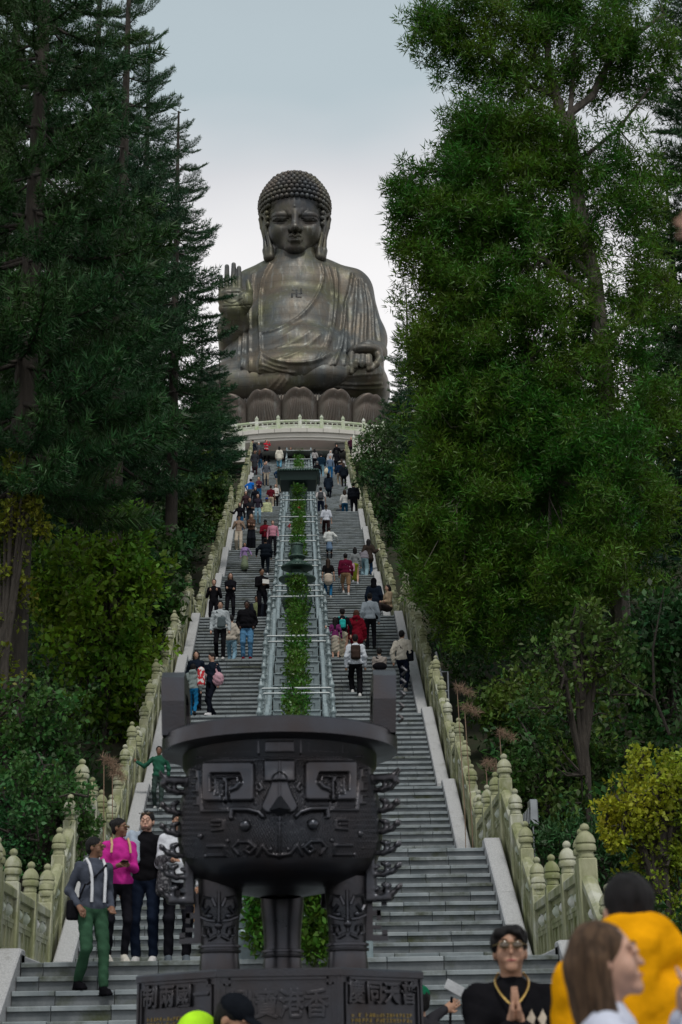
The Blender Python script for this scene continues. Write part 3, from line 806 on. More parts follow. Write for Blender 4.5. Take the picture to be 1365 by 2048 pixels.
lotus = thing('lotus_throne', 'ring of ribbed bronze lotus petals under the seated statue', 'lotus base', (0, AC, 0))
mb = MB(); mb.lathe([(11.3, 47.3), (11.3, 52.0), (11.1, 52.3), (10.9, 52.35)], 120); mb.build('drum', M_lot, lotus, True)
mb = MB()
for i in range(150):
    a = -math.pi*i/150; mb.tube([(11.32*math.cos(a), 11.32*math.sin(a), 51.2), (11.38*math.cos(a), 11.38*math.sin(a), 52.25)], .055, 5)
o = mb.build('drum_ribs', M_lot, lotus, True)
def petal_mesh():
    nu, nv = 90, 34
    V = []
    for j in range(nv+1):
        v = j/nv
        for i in range(nu+1):
            u = -1+2*i/nu; au = abs(u)
            x = u*1.50*(1-.10*(1-v))
            top = 5.35*(1-.20*au**2.6)-.16*math.exp(-(u*7)**2)
            z = 47.2+min(v, .97)*top - max(0, v-.97)*4*.1
            f = min(1, v/.80)
            out = 1.25*math.sin(f*math.pi*.5)**1.3
            if v > .80: out += .32*math.sin((v-.80)/.14*math.pi*.5) if v < .94 else .32-(v-.94)/.06*.95
            out *= 1-.42*u*u-.2*au**6
            s_ = u/(.22+.78*min(1, (1-v)*1.7)**.8)
            rib = .085*abs(math.cos(s_*math.pi*5.5))*min(1, max(0, (.84-v)*8)) if v < .84 else 0
            V.append((x, -(11.40+out+rib), z))
    F = [(j*(nu+1)+i, j*(nu+1)+i+1, (j+1)*(nu+1)+i+1, (j+1)*(nu+1)+i) for j in range(nv) for i in range(nu)]
    n0 = len(V)
    V += [(x*.96, y+.30, z-.03) for x, y, z in V]
    F += [tuple(n0+k for k in f[::-1]) for f in F]
    top = [nv*(nu+1)+i for i in range(nu+1)]
    F += [(top[i], top[i+1], n0+top[i+1], n0+top[i]) for i in range(nu)]
    for col, sgn in ((0, 1), (nu, -1)):
        for j in range(nv):
            a, b = j*(nu+1)+col, (j+1)*(nu+1)+col
            F.append((a, b, n0+b, n0+a) if sgn > 0 else (b, a, n0+a, n0+b))
    return mesh_np('petal', V, F, M_lot, True)
PET = petal_mesh()
for i in range(-7, 8):
    link('petal', PET, lotus, (0, 0, 0), (0, 0, (i+.02)*.2445))

def bp(u, v, Y): return px2w(u, v, Y)
bud = thing('buddha_statue', 'giant seated bronze Buddha with raised right hand above the stairs', 'statue', (0, AC, 0))
OB = np.array([0, AC, 0.0])
def B(u, v, Y): return px2w(u, v, Y)-OB
def polydist(P, L):
    d = np.full(len(P), 1e9); 
    for a, b in zip(L[:-1], L[1:]):
        a = np.array(a, float); b = np.array(b, float); ab = b-a
        t = np.clip(((P-a)@ab)/(ab@ab+1e-9), 0, 1); d = np.minimum(d, np.hypot(*(P-a-t[:, None]*ab).T))
    return d
def vnormals(V, F, it=6):
    n = np.zeros_like(V); a = V[F[:, 0]]; fn = np.cross(V[F[:, 2]]-a, V[F[:, 3]]-V[F[:, 1]])
    for k in range(4): np.add.at(n, F[:, k], fn)
    n /= np.linalg.norm(n, axis=1)[:, None]+1e-9
    for _ in range(it):
        m = np.zeros_like(n)
        for k in range(4):
            np.add.at(m, F[:, k], n[F[:, (k+1) % 4]]+n[F[:, (k+3) % 4]])
        n = n*.4+.6*m/(np.linalg.norm(m, axis=1)[:, None]+1e-9); n /= np.linalg.norm(n, axis=1)[:, None]+1e-9
    return n
def smoothline(L, n=4):
    L = np.array(L, float)
    for _ in range(2):
        q = L[:-1]*.75+L[1:]*.25; r_ = L[:-1]*.25+L[1:]*.75
        L = np.concatenate([L[:1], np.stack([q, r_], 1).reshape(-1, 2), L[-1:]])
    return L
def z3(pts): return smoothline([(430+x/3.9, 500+y/3.9) for x, y in pts])

# body: torso, shoulders, draped arms and crossed legs
pr = []
pr += [ell(B(593, 598, 132.6), (4.9, 3.3, 3.9)), ell(B(590, 680, 131.5), (5.4, 4.3, 4.6)), ell(B(590, 728, 130.6), (6.2, 5.2, 2.9)),
       cap(B(548, 568, 133), B(640, 566, 133), 1.9, 1.9),
       cap(B(592, 520, 132.4), B(592, 556, 132.6), 2.25, 2.9, k=.6),
       cap(B(560, 550, 132.8), B(515, 580, 133), 1.5, 1.9), cap(B(630, 550, 132.8), B(692, 584, 133), 1.5, 2.15)]
# left arm of the statue (right in view): cloth falling over shoulder and elbow to the knee
pr += [cap(B(698, 588, 133), B(722, 680, 131.5), 2.1, 2.15), cap(B(722, 680, 131.5), B(728, 735, 129.0), 2.1, 1.7), cap(B(705, 640, 130.9), B(700, 735, 128.8), 1.3, 1.2)]
# its raised right arm (left in view)
pr += [cap(B(505, 588, 133), B(485, 680, 131.5), 2.0, 2.0), cap(B(488, 690, 131), B(492, 735, 129), 1.9, 1.8), cap(B(516, 620, 131.3), B(520, 735, 128.9), 1.25, 1.3)]
# legs
pr += [ell(B(593, 792, 131.0), (8.1, 7.4, 3.0), k=.8), ell(B(735, 774, 129.0), (1.75, 3.9, 1.7), k=.6), ell(B(465, 778, 129.2), (2.4, 4.0, 1.9), k=.6)]
def body_fn_factory(lines, dirs):
    def fn(V, F):
        n = vnormals(V, F); W = V+OB; u, v = w2px(W); P = np.stack([u, v], 1)
        front = np.clip(-n[:, 1]*2.2, 0, 1)
        disp = np.zeros(len(V))
        for L, h, w in lines: 
            d = polydist(P, L); disp += h*np.exp(-(d/w)**2)
        for L, h, w in dirs:   # a cloth edge: a step on one side
            d = polydist(P, L)
            disp += h*np.exp(-(d/w)**4)
        V = V+n*(disp*front)[:, None]
        for _ in range(2):
            m = np.zeros_like(V); c_ = np.zeros(len(V))
            for k in range(4):
                np.add.at(m, F[:, k], V[F[:, (k+1) % 4]]+V[F[:, (k+3) % 4]]); np.add.at(c_, F[:, k], 2)
            V = V*.5+.5*m/c_[:, None]
        return V
    return fn
bl = []
for L, h, w in (
        ([(825, 110), (850, 180), (840, 260), (790, 380), (700, 490), (600, 570), (480, 630), (370, 652)], .28, 1.6),
        ([(440, 110), (380, 200), (352, 350), (350, 600), (362, 800), (350, 960)], .34, 1.8),
        ([(880, 130), (922, 280), (915, 480), (890, 700), (800, 850)], .26, 1.7), ([(940, 140), (960, 280), (945, 450), (920, 650), (850, 830)], .24, 1.7),
        ([(1075, 185), (1050, 330), (1010, 450), (1000, 650), (975, 800), (930, 900)], .36, 1.9), ([(1020, 450), (1030, 650), (1010, 900)], .22, 1.6), ([(1000, 500), (985, 700), (940, 860), (860, 940)], .22, 1.5),
        ([(370, 815), (450, 860), (600, 885), (780, 872), (900, 820)], .34, 2.0), ([(370, 850), (450, 895), (560, 915)], .22, 1.5), ([(370, 895), (500, 940), (620, 955)], .24, 1.6), ([(370, 925), (470, 955)], .2, 1.4),
        ([(830, 655), (700, 770), (600, 822), (490, 850)], .16, 1.5), ([(760, 620), (640, 710), (480, 770)], .10, 1.4), ([(700, 560), (560, 660), (400, 740)], .06, 2.0),
        ([(1108, 230), (1098, 450), (1075, 750)], .28, 2.0), ([(1140, 230), (1180, 450), (1170, 720)], .34, 2.2), ([(1170, 270), (1228, 480), (1235, 730)], .34, 2.2), ([(1205, 340), (1265, 560), (1285, 730)], .28, 1.9), ([(1130, 500), (1120, 650), (1105, 780)], .16, 1.6),
        ([(300, 190), (272, 400), (275, 950)], .26, 1.8), ([(240, 520), (232, 700), (215, 920)], .34, 2.0), ([(210, 560), (180, 850)], .25, 1.8),
        ([(860, 920), (760, 1000), (700, 1060)], .14, 1.5), ([(800, 1010), (900, 1030), (1050, 1050), (1300, 1040)], .18, 1.6), ([(840, 980), (1000, 985), (1310, 960)], .14, 1.6), ([(900, 1060), (1100, 1080), (1320, 1075)], .2, 1.6)):
    bl.append((z3(L), h*1.12, w*.95))
V, F = sdf_mesh(pr, .115, .8)
V = body_fn_factory(bl, [])(V, F)
link('body', mesh_np('body', V, F, M_bud, True), bud)
# chest: bare skin panel edge is in the body; the emblem on it
def emb(x0, y0, x1, y1):
    return [(430+x0/3.9, 500+y0/3.9), (430+x1/3.9, 500+y1/3.9)]
from mathutils.bvhtree import BVHTree
_bvh = BVHTree.FromPolygons([tuple(v) for v in V], [tuple(int(i) for i in f) for f in F])
def on_body(u, v, off=.0):
    o_ = Vector((CAMX, -AC, 0)); d_ = Vector(tuple(px2w(u, v, 100.0)-np.array([CAMX, 0, 0]))).normalized()
    h = _bvh.ray_cast(o_, d_)
    return np.array(h[0])-np.array(d_)*off if h[0] is not None else B(u, v, 129)
mb = MB()
for x0, y0, x1, y1 in ((600, 314, 638, 314), (638, 314, 638, 368), (600, 341, 674, 341), (674, 341, 674, 302), (638, 368, 676, 368), (602, 341, 602, 370)):
    (ua, va), (ub, vb) = emb(x0, y0, x1, y1); mb.tube([on_body(ua, va, -.02), on_body(ub, vb, -.02)], .095, 6)
mb.build('chest_emblem', M_budd, bud, False)
# crossing shin and foot
pr = [cap(B(430, 775, 126.6), B(560, 764, 125.4), 1.75, 1.35), cap(B(560, 764, 125.4), B(640, 752, 125.2), 1.35, 1.05), ell(B(645, 751, 125.1), (2.1, 1.3, 1.0)), cap(B(650, 750, 125.0), B(705, 738, 125.2), .9, .42), cap(B(640, 758, 125.0), B(668, 752, 124.9), .8, .5)]
V, F = sdf_mesh(pr, .11, .5)
V = body_fn_factory([(z3(L), h, w) for L, h, w in (([(540, 960), (550, 1000), (470, 1090)], .16, 1.5), ([(570, 960), (580, 1000), (520, 1080)], .16, 1.5), ([(515, 965), (480, 1020), (420, 1080)], .12, 1.5), ([(640, 950), (658, 990), (655, 1060)], .2, 1.6), ([(670, 950), (684, 990), (680, 1050)], .16, 1.3))], [])(V, F)
link('crossed_leg', mesh_np('crossed_leg', V, F, M_bud, True), bud)
# resting hand on the knee
hx = lambda x, y, Y: B(430+x/3.9, 500+y/3.9, Y)
pr = [ell(hx(1165, 805, 126.6), (1.55, 1.5, .62)), cap(hx(1190, 785, 127.4), hx(1250, 800, 129.5), .9, 1.1), ell(hx(1240, 785, 126.7), (.75, .8, .5)),
      cap(hx(1065, 820, 125.8), hx(1062, 900, 125.0), .34, .30), cap(hx(1062, 900, 125.0), hx(1066, 955, 124.9), .28, .22), cap(hx(1108, 835, 125.4), hx(1100, 880, 124.9), .34, .28), cap(hx(1100, 880, 124.9), hx(1100, 910, 124.9), .27, .22),
      cap(hx(1155, 835, 125.3), hx(1150, 880, 124.8), .33, .26), cap(hx(1150, 880, 124.8), hx(1150, 900, 124.8), .25, .2), cap(hx(1200, 835, 125.4), hx(1202, 890, 125.0), .33, .28), cap(hx(1202, 890, 125.0), hx(1197, 930, 125.0), .27, .2),
      cap(hx(1262, 795, 126.2), hx(1288, 850, 125.6), .42, .34), cap(hx(1288, 850, 125.6), hx(1262, 890, 125.2), .32, .28), cap(hx(1262, 890, 125.2), hx(1228, 925, 125.0), .26, .2)]
V, F = sdf_mesh(pr, .07, .16)
link('resting_hand', mesh_np('resting_hand', V, F, M_bud, True), bud)
# raised hand
Yh = 127.0
pr = [ell(hx(150, 385, Yh), (1.42, .62, 1.15)), ell(hx(232, 400, Yh-.25), (.72, .62, .85)), ell(hx(150, 455, Yh+.1), (1.35, .72, .8)), ell(hx(95, 340, Yh-.2), (.5, .4, .35)), ell(hx(170, 335, Yh-.2), (.6, .4, .35)),
      cap(hx(95, 320, Yh), hx(94, 225, Yh+.1), .27, .235), cap(hx(94, 225, Yh+.1), hx(94, 127, Yh), .235, .20),
      cap(hx(147, 320, Yh), hx(146, 210, Yh+.1), .28, .245), cap(hx(146, 210, Yh+.1), hx(147, 112, Yh), .245, .20),
      cap(hx(192, 320, Yh), hx(190, 225, Yh+.1), .27, .235), cap(hx(190, 225, Yh+.1), hx(189, 138, Yh), .235, .19),
      cap(hx(50, 350, Yh), hx(46, 270, Yh+.1), .25, .21), cap(hx(46, 270, Yh+.1), hx(46, 205, Yh), .21, .17),
      cap(hx(262, 390, Yh-.3), hx(272, 320, Yh-.4), .36, .31), cap(hx(272, 320, Yh-.4), hx(258, 245, Yh-.3), .30, .21),
      cap(hx(150, 470, Yh+.3), hx(150, 620, Yh+1.8), 1.05, 1.4), cap(hx(150, 620, Yh+1.8), hx(180, 800, Yh+3.2), 1.5, 1.6)]
V, F = sdf_mesh(pr, .065, .10)
def hand_fn(V, F):
    n = vnormals(V, F); u, v = w2px(V+OB); P = np.stack([u, v], 1); dsp = np.zeros(len(V))
    for L in ([(100, 330), (200, 330)], [(80, 400), (140, 420), (210, 380)], [(225, 350), (215, 420), (250, 450)], [(60, 440), (280, 430)]): dsp -= .10*np.exp(-(polydist(P, z3(L))/1.0)**2)
    return V+n*dsp[:, None]
V = hand_fn(V, F)
link('raised_hand', mesh_np('raised_hand', V, F, M_bud, True), bud)

# head
zf = lambda x, y, Y: B(500+x/7.184, 330+y/7.184, Y)
S = 1/22.2/7.184                                     # metres per zoomed pixel at the face
Yc = 132.3
pr = [ell(zf(648, 760, Yc), (2.52, 3.0, 3.3)), ell(zf(648, 1000, Yc-.2), (2.36, 2.75, 2.65)), ell(zf(648, 1180, Yc-.9), (1.55, 1.85, 1.35)),
      ell(zf(450, 960, Yc-1.3), (1.1, 1.3, 1.5)), ell(zf(846, 960, Yc-1.3), (1.1, 1.3, 1.5)),
      ell(zf(648, 560, Yc-.3), (2.35, 2.6, 1.6)),
      # eye sockets
      ell(zf(445, 745, Yc-3.05), (1.02, .75, .62), neg=True, k=.45), ell(zf(850, 745, Yc-3.05), (1.02, .75, .62), neg=True, k=.45)]
for sx_ in (-1, 1):
    ex = 648+sx_*202
    pr += [ell(zf(ex, 738, Yc-2.25), (.86, .62, .46), k=.12), ell(zf(ex, 792, Yc-2.22), (.80, .50, .26), k=.12)]
    # brow
    br = [(648+sx_*62, 705), (648+sx_*100, 655), (648+sx_*160, 618), (648+sx_*215, 608), (648+sx_*275, 630), (648+sx_*330, 680)]
    for q, (a, b) in enumerate(zip(br[:-1], br[1:])):
        yy = lambda p: Yc-2.78+.00002*(abs(p[0]-648))**2*.75
        pr.append(cap(zf(*a, yy(a)), zf(*b, yy(b)), .22 if q < 4 else .18, .22 if q < 3 else .14, k=.12))
pr += [cap(zf(650, 680, Yc-2.72), zf(651, 880, Yc-3.62), .26, .36, k=.22), ell(zf(651, 905, Yc-3.62), (.44, .46, .34), k=.22), ell(zf(590, 918, Yc-3.15), (.33, .42, .26), k=.2), ell(zf(712, 918, Yc-3.15), (.33, .42, .26), k=.2)]
up = [(548, 1038), (590, 1015), (628, 1000), (652, 1010), (676, 1000), (712, 1015), (758, 1038)]
for q, (a, b) in enumerate(zip(up[:-1], up[1:])): 
    yy = lambda p: Yc-3.26+.000035*(p[0]-652)**2
    pr.append(cap(zf(*a, yy(a)), zf(*b, yy(b)), .14+.05*(0 < q), .14+.05*(q < 5), k=.10))
lo_ = [(570, 1062), (615, 1078), (652, 1080), (690, 1078), (735, 1062)]
for a, b in zip(lo_[:-1], lo_[1:]): pr.append(cap(zf(*a, Yc-3.18+.00004*(a[0]-652)**2), zf(*b, Yc-3.18+.00004*(b[0]-652)**2), .20, .20, k=.10))
pr += [ell(zf(651, 1042, Yc-3.38), (.60, .20, .03), neg=True, k=.05), ell(zf(651, 960, Yc-3.55), (.13, .25, .32), neg=True, k=.18), ell(zf(651, 1118, Yc-3.2), (.55, .25, .10), neg=True, k=.2), ell(zf(651, 1185, Yc-2.40), (.80, .50, .5), k=.5)]
pr += [ell(zf(643, 592, Yc-2.95), (.14, .12, .14), k=.04)]
for sx_ in (-1, 1):
    ex = 648+sx_*202
    ln = [(ex-112, 766), (ex-60, 778), (ex, 782), (ex+60, 776), (ex+112, 758 if sx_ > 0 else 768)]
    for a, b in zip(ln[:-1], ln[1:]):
        yy = lambda p: Yc-2.83+.00003*(p[0]-ex)**2+.0000018*abs(p[0]-648)**2
        pr.append(('cap', zf(*a, yy(a)), zf(*b, yy(b)), .055, .055, .05, True))
pr += [cap(zf(648, 1180, Yc+.3), zf(648, 1480, Yc+.6), 2.0, 2.15, k=.3)]
V, F = sdf_mesh(pr, .052, .42)
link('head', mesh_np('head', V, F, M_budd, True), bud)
# neck folds
pr = []
for vv, rr in ((1330, 2.12), (1405, 2.35), (1470, 2.65)): pr += [ell(zf(648, vv, Yc+.35), (rr, rr*.95, .42), k=.12)]
V, F = sdf_mesh(pr, .1, .1); link('neck', mesh_np('neck', V, F, M_bud, True), bud)
# hair cap with curls
HC = zf(645, 610, Yc+.15); hr = np.array([3.12, 3.2, 2.75])
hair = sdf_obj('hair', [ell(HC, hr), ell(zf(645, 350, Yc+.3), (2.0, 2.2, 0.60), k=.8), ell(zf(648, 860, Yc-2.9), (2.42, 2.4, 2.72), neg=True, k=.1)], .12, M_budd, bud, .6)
me_h = hair.data
bv = BVHTree.FromPolygons([tuple(v.co) for v in me_h.vertices], [tuple(p.vertices) for p in me_h.polygons])
mb = MB(); cl = MB(); cl.lathe([(.02, -.2), (.2, -.12), (.265, 0), (.24, .10), (.17, .19), (.07, .245), (.01, .25)], 8)
cv = np.array(cl.v); cf = cl.f
cen = Vector(zf(645, 700, Yc+.15))
rowh = 0; CV = []; CF = []; nn = 0
Rr = 3.4
th = R(-34)
rows = []
while th < R(90):
    circ = 2*math.pi*Rr*math.cos(th); k = max(1, int(circ/.475)); rows.append((th, k)); th += .44/Rr
hl = smoothline([(262, 860), (270, 700), (300, 560), (350, 505), (470, 470), (650, 462), (830, 470), (950, 500), (1000, 560), (1025, 700), (1030, 860)])
hl = np.array([(500+x/7.184, 330+y/7.184) for x, y in hl])
for ri, (th, k) in enumerate(rows):
    for q in range(k):
        an = 2*math.pi*(q+.5*(ri % 2))/k
        d = Vector((math.cos(th)*math.sin(an), -math.cos(th)*math.cos(an), math.sin(th)))
        if d.y > .45: continue
        h = bv.ray_cast(cen+d*8, -d)
        if h[0] is None: continue
        p, nrm = h[0], h[1]
        if nrm.dot(d) < 0: nrm = -nrm
        if (p-cen).length < 2.0: continue
        u, v = w2px(np.array(p)+OB)
        if d.y < 0 and v > 392:
            # keep the face clear
            j = np.interp(u, hl[:, 0], hl[:, 1]) if 537 < u < 643 else None
            if j is not None and v > j: continue
        if v > 455: continue
        z_ = nrm.normalized(); x_ = z_.orthogonal().normalized(); y_ = z_.cross(x_)
        M_ = np.array([[x_[i], y_[i], z_[i]] for i in range(3)])
        CV.append(cv@M_.T+np.array(p)+np.array(z_)*.05); CF += [tuple(i+nn for i in f) for f in cf]; nn += len(cv)
for sx_ in (-1, 1):   # sideburn curls
    for x, y, Y in ((250, 760, 130.6), (252, 848, 130.7), (240, 690, 130.5)):
        xx = 648+sx_*(648-x)*.995; p = zf(xx, y, Y); M_ = rotm(R(90), 0, 0)
        CV.append(cv@M_.T+p); CF += [tuple(i+nn for i in f) for f in cf]; nn += len(cv)
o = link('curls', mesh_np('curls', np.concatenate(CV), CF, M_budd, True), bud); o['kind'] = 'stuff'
# ears
for sx_, nm in ((-1, 'l'), (1, 'r')):
    fx = lambda x: 648+sx_*(648-x)
    P = lambda x, y, Y: zf(fx(x), y, Y)
    pr = [cap(P(235, 745, 131.2), P(175, 715, 131.7), .18, .2), cap(P(175, 715, 131.7), P(156, 780, 131.9), .2, .2), cap(P(156, 780, 131.9), P(172, 900, 131.8), .2, .18), cap(P(172, 900, 131.8), P(215, 1050, 131.5), .18, .18), cap(P(215, 1050, 131.5), P(232, 1230, 131.2), .18, .26),
          cap(P(232, 1230, 131.2), P(262, 1330, 130.9), .34, .40), cap(P(262, 1330, 130.9), P(300, 1320, 130.8), .40, .38), cap(P(300, 1320, 130.8), P(300, 1200, 130.8), .38, .28), cap(P(300, 1200, 130.8), P(262, 1000, 131.0), .24, .2), cap(P(262, 1000, 131.0), P(235, 850, 131.2), .2, .2), cap(P(235, 850, 131.2), P(222, 770, 131.3), .2, .16),
          cap(P(205, 820, 131.8), P(245, 1150, 131.4), .16, .12), ell(P(232, 960, 131.9), (.28, .5, 1.6), k=.2)]
    sdf_obj('ear', pr, .07, M_budd, bud, .10)
# ------------------------------------------------------------------ bronze tripod cauldron on its inscribed pedestal
def dingmat():
    m = bpy.data.materials.new('cauldron_bronze'); m.use_nodes = True; t = m.node_tree; b = t.nodes['Principled BSDF']; L = t.links.new
    tc_ = nd(t, 'ShaderNodeTexCoord'); n_ = nd(t, 'ShaderNodeTexNoise'); n_.inputs['Scale'].default_value = 3.2; n_.inputs['Detail'].default_value = 8; L(tc_.outputs['Object'], n_.inputs['Vector'])
    cr_ = nd(t, 'ShaderNodeValToRGB'); L(n_.outputs[0], cr_.inputs[0]); e_ = cr_.color_ramp.elements
    e_[0].position = .35; e_[0].color = (.058, .063, .075, 1); e_[1].position = .68; e_[1].color = (.056, .050, .052, 1)
    L(cr_.outputs[0], b.inputs['Base Color']); b.inputs['Metallic'].default_value = .88; b.inputs['Specular IOR Level'].default_value = .5
    r_ = nd(t, 'ShaderNodeMapRange'); L(n_.outputs[0], r_.inputs[0]); r_.inputs[1].default_value = .3; r_.inputs[2].default_value = .7; r_.inputs[3].default_value = .27; r_.inputs[4].default_value = .42; L(r_.outputs[0], b.inputs['Roughness'])
    n2 = nd(t, 'ShaderNodeTexNoise'); n2.inputs['Scale'].default_value = 60; n2.inputs['Detail'].default_value = 3; L(tc_.outputs['Object'], n2.inputs['Vector'])
    bn = nd(t, 'ShaderNodeBump'); bn.inputs['Strength'].default_value = .25; bn.inputs['Distance'].default_value = .004; L(n2.outputs[0], bn.inputs['Height']); L(bn.outputs[0], b.inputs['Normal'])
    _mats['cauldron_bronze'] = m; return m
M_ding = dingmat()
M_gold = material('worn_gold_print', (.30, .22, .07), .5, metal=.4, var=.3, vscale=30)
DY = 12.2
DX = px2w(561, 1700, DY)[0]
def zpx(v, Y): return px2w(563, v, Y)[2]
PT = zpx(1937, DY-1.0)                    # pedestal top
ped = thing('pedestal', 'dark octagonal bronze pedestal with seal characters below the cauldron', 'pedestal', (DX, DY, GROUND))
ap, aw = 1.0, 0.4142
Hh = PT-GROUND
def octa(mb, r, z0, z1, r1=None):
    r1 = r if r1 is None else r1
    V = [(q/math.cos(math.pi/8)*math.cos(math.pi/8+k*math.pi/4), q/math.cos(math.pi/8)*math.sin(math.pi/8+k*math.pi/4), z) for q, z in ((r, z0), (r1, z1)) for k in range(8)]
    mb.add(V, [(k, (k+1) % 8, 8+(k+1) % 8, 8+k) for k in range(8)]+[tuple(range(7, -1, -1)), tuple(range(8, 16))])
mb = MB(); octa(mb, ap-.02, 0, Hh-.05); octa(mb, ap, Hh-.05, Hh-.012); octa(mb, ap, Hh-.012, Hh, ap-.012); octa(mb, ap+.02, 0, .12)
mb.build('block', M_ding, ped)
texts = {0: '\u9f0e\u5bf6\u6e2f\u9999', -1: '\u5236\u5169\u570b\u4e00', 1: '\u6176\u540c\u5929\u666e'}
for k in (-2, -1, 0, 1, 2):
    M = Matrix.Rotation(k*math.pi/4, 4, 'Z') @ Matrix.Translation((0, -(ap-.02), 0))
    Mn = np.array(M)
    w = aw-.055; z1 = Hh-.065; z0 = Hh-.62
    mb = MB(); th_ = .016
    c_ = .035
    P = [(-w+c_, z1), (w-c_, z1), (w-c_, z1-c_), (w, z1-c_), (w, z0), (-w, z0), (-w, z1-c_), (-w+c_, z1-c_)]
    for a, b in zip(P, P[1:]+P[:1]):
        x0, x1 = sorted((a[0], b[0])); y0, y1 = sorted((a[1], b[1])); mb.box(x0-.007, x1+.007, -th_, .004, y0-.007, y1+.007, Mn)
    # raised border
    mb.box(-aw+.008, aw-.008, -.012, .004, Hh-.052, Hh-.008, Mn); mb.box(-aw+.004, -w-.03, -.012, .004, .15, Hh-.055, Mn); mb.box(w+.03, aw-.004, -.012, .004, .15, Hh-.055, Mn)
    mb.build('panel_frame', M_ding, ped)
    if k in texts:
        cs_ = .135 if k == 0 else .125
        n_ = 4; pitch = .175 if k else .165
        for q, ch in enumerate(texts[k]):
            cu = bpy.data.curves.new('character', 'FONT'); cu.body = ch; cu.size = cs_*1.25; cu.align_x = 'CENTER'; cu.align_y = 'CENTER'; cu.extrude = .010; cu.bevel_depth = .003; cu.bevel_resolution = 1; cu.offset = .0015; cu.resolution_u = 3
            tmp = bpy.data.objects.new('tmp', cu); COL.objects.link(tmp)
            bpy.context.view_layer.update()
            me = bpy.data.meshes.new_from_object(tmp.evaluated_get(bpy.context.evaluated_depsgraph_get())); bpy.data.objects.remove(tmp)
            me.materials.clear(); me.materials.append(M_ding)
            sy = 1.15 if k == 0 else 1.0
            zc = (Hh-.24) if k == 0 else (Hh-.165)
            me.transform(M @ Matrix.Translation(((q-1.5)*pitch, -.008, zc)) @ Matrix.Rotation(math.pi/2, 4, 'X') @ Matrix.Diagonal((1, sy, 1, 1)))
            link('character', me, ped)
    if k in (-1, 1):
        g_ = random.Random(5+k); mb = MB()
        for r_ in range(7):
            for c2 in range(18):
                if g_.random() < .08: continue
                x = -.29+c2*.034; z = Hh-.30-r_*.034
                for s_ in range(g_.choice((2, 3, 3))):
                    if g_.random() < .5: mb.box(x-.011, x+.011, -.006, .002, z+(s_-1)*.009-.002, z+(s_-1)*.009+.002, Mn)
                    else: mb.box(x+(s_-1)*.008-.002, x+(s_-1)*.008+.002, -.006, .002, z-.012, z+.012, Mn)
        o = mb.build('gilt_lettering', M_gold, ped)
        o['kind'] = 'stuff'

ding = thing('bronze_cauldron', 'large dark bronze three legged cauldron with mask relief before the stairs', 'cauldron', (DX, DY, 0))
Rr_ = .885; zr1 = zpx(1429, DY-Rr_); zr0 = zpx(1466, DY-Rr_)
mb = MB()
mb.lathe([(.60, zr0-.02), (Rr_-.02, zr0+.0), (Rr_, zr0+.01), (Rr_, zr1-.015), (Rr_-.015, zr1), (Rr_-.13, zr1), (Rr_-.15, zr1-.02), (Rr_-.16, zr0-.1), (.3, zr0-.7), (.02, zr0-.75)], 96)
mb.build('rim', M_ding, ding, True)
# belly profile (radius, height)
zt = zr0-.02; zb = zpx(1716, DY-.62); zbb = zpx(1775, DY-.25)
prof = [(.705, zt), (.70, zt-.10), (.705, zt-.18), (.73, zt-.28), (.752, zt-.42), (.760, zt-.55), (.750, zt-.67), (.715, zt-.78), (.655, zt-.865), (.56, zt-.93), (.40, zt-.985), (.20, zt-1.015), (.02, zt-1.02)]
pz = np.array([p[1] for p in prof])[::-1]; prr = np.array([p[0] for p in prof])[::-1]
def dist_rect(P, x0, y0, x1, y1):
    cx, cy, hx_, hy = (x0+x1)/2, (y0+y1)/2, (x1-x0)/2, (y1-y0)/2
    q = np.abs(P-np.array([cx, cy]))-np.array([hx_, hy]); return np.hypot(*np.maximum(q, 0).T)+np.minimum(np.maximum(q[:, 0], q[:, 1]), 0)
NU, NV = 900, 330
uu = np.linspace(-math.pi, math.pi, NU, endpoint=False); vv = np.linspace(0, 1, NV)
zz = zt-1.02*(vv**1.02)
rr_ = np.interp(zz, pz, prr)
k5 = np.ones(25)/25; rr_s = np.convolve(np.pad(rr_, 12, mode='edge'), k5, 'valid')
U, Z = np.meshgrid(uu, zz); RR_ = np.repeat(rr_s[:, None], NU, 1)
X = RR_*np.sin(U); Yy = -RR_*np.cos(U)
W = np.stack([X+DX, Yy+DY, Z], -1).reshape(-1, 3)
pu, pv = w2px(W)
# relief drawn in zoomed mask pixels, mirrored about the middle
mu = (pu-350)*2.967; mv = (pv-1460)*2.967
ctr = 622.0
Pm = np.stack([ctr-np.abs(mu-ctr), mv+(mu-ctr)*.008], 1)
def bar(L, w): return 1/(1+np.exp((polydist(Pm, np.array(L, float))-w)/2.2))
h_ = np.zeros(len(Pm))
eye_o = 1/(1+np.exp((dist_rect(Pm, 200, 210, 455, 405)-18)/2.5))
h_ += .030*eye_o
h_ -= .030*bar([(238, 355), (238, 268), (390, 268), (400, 300)], 9)                    # groove
h_ -= .028*bar([(300, 320), (300, 425)], 10)
h_ -= .026/(1+np.exp((dist_rect(Pm, 262, 292, 292, 380)-6)/2.2)); h_ -= .026/(1+np.exp((dist_rect(Pm, 345, 292, 368, 318)-6)/2.2))
h_ -= .03*bar([(330, 300), (330, 420)], 9)
h_ += .02*bar([(345, 360), (380, 345), (400, 320)], 12)
h_ += .016*bar([(150, 240), (165, 480), (320, 478)], 8); h_ += .012*bar([(180, 190), (470, 190), (480, 440)], 3)
h_ += .022*bar([(340, 520), (345, 470), (440, 472), (500, 490), (525, 515)], 12); h_ -= .016*bar([(355, 512), (360, 488), (440, 490), (490, 505)], 4)
h_ += .030/(1+np.exp((dist_rect(Pm, 540, 190, 622, 300)-8)/2.5))*.7
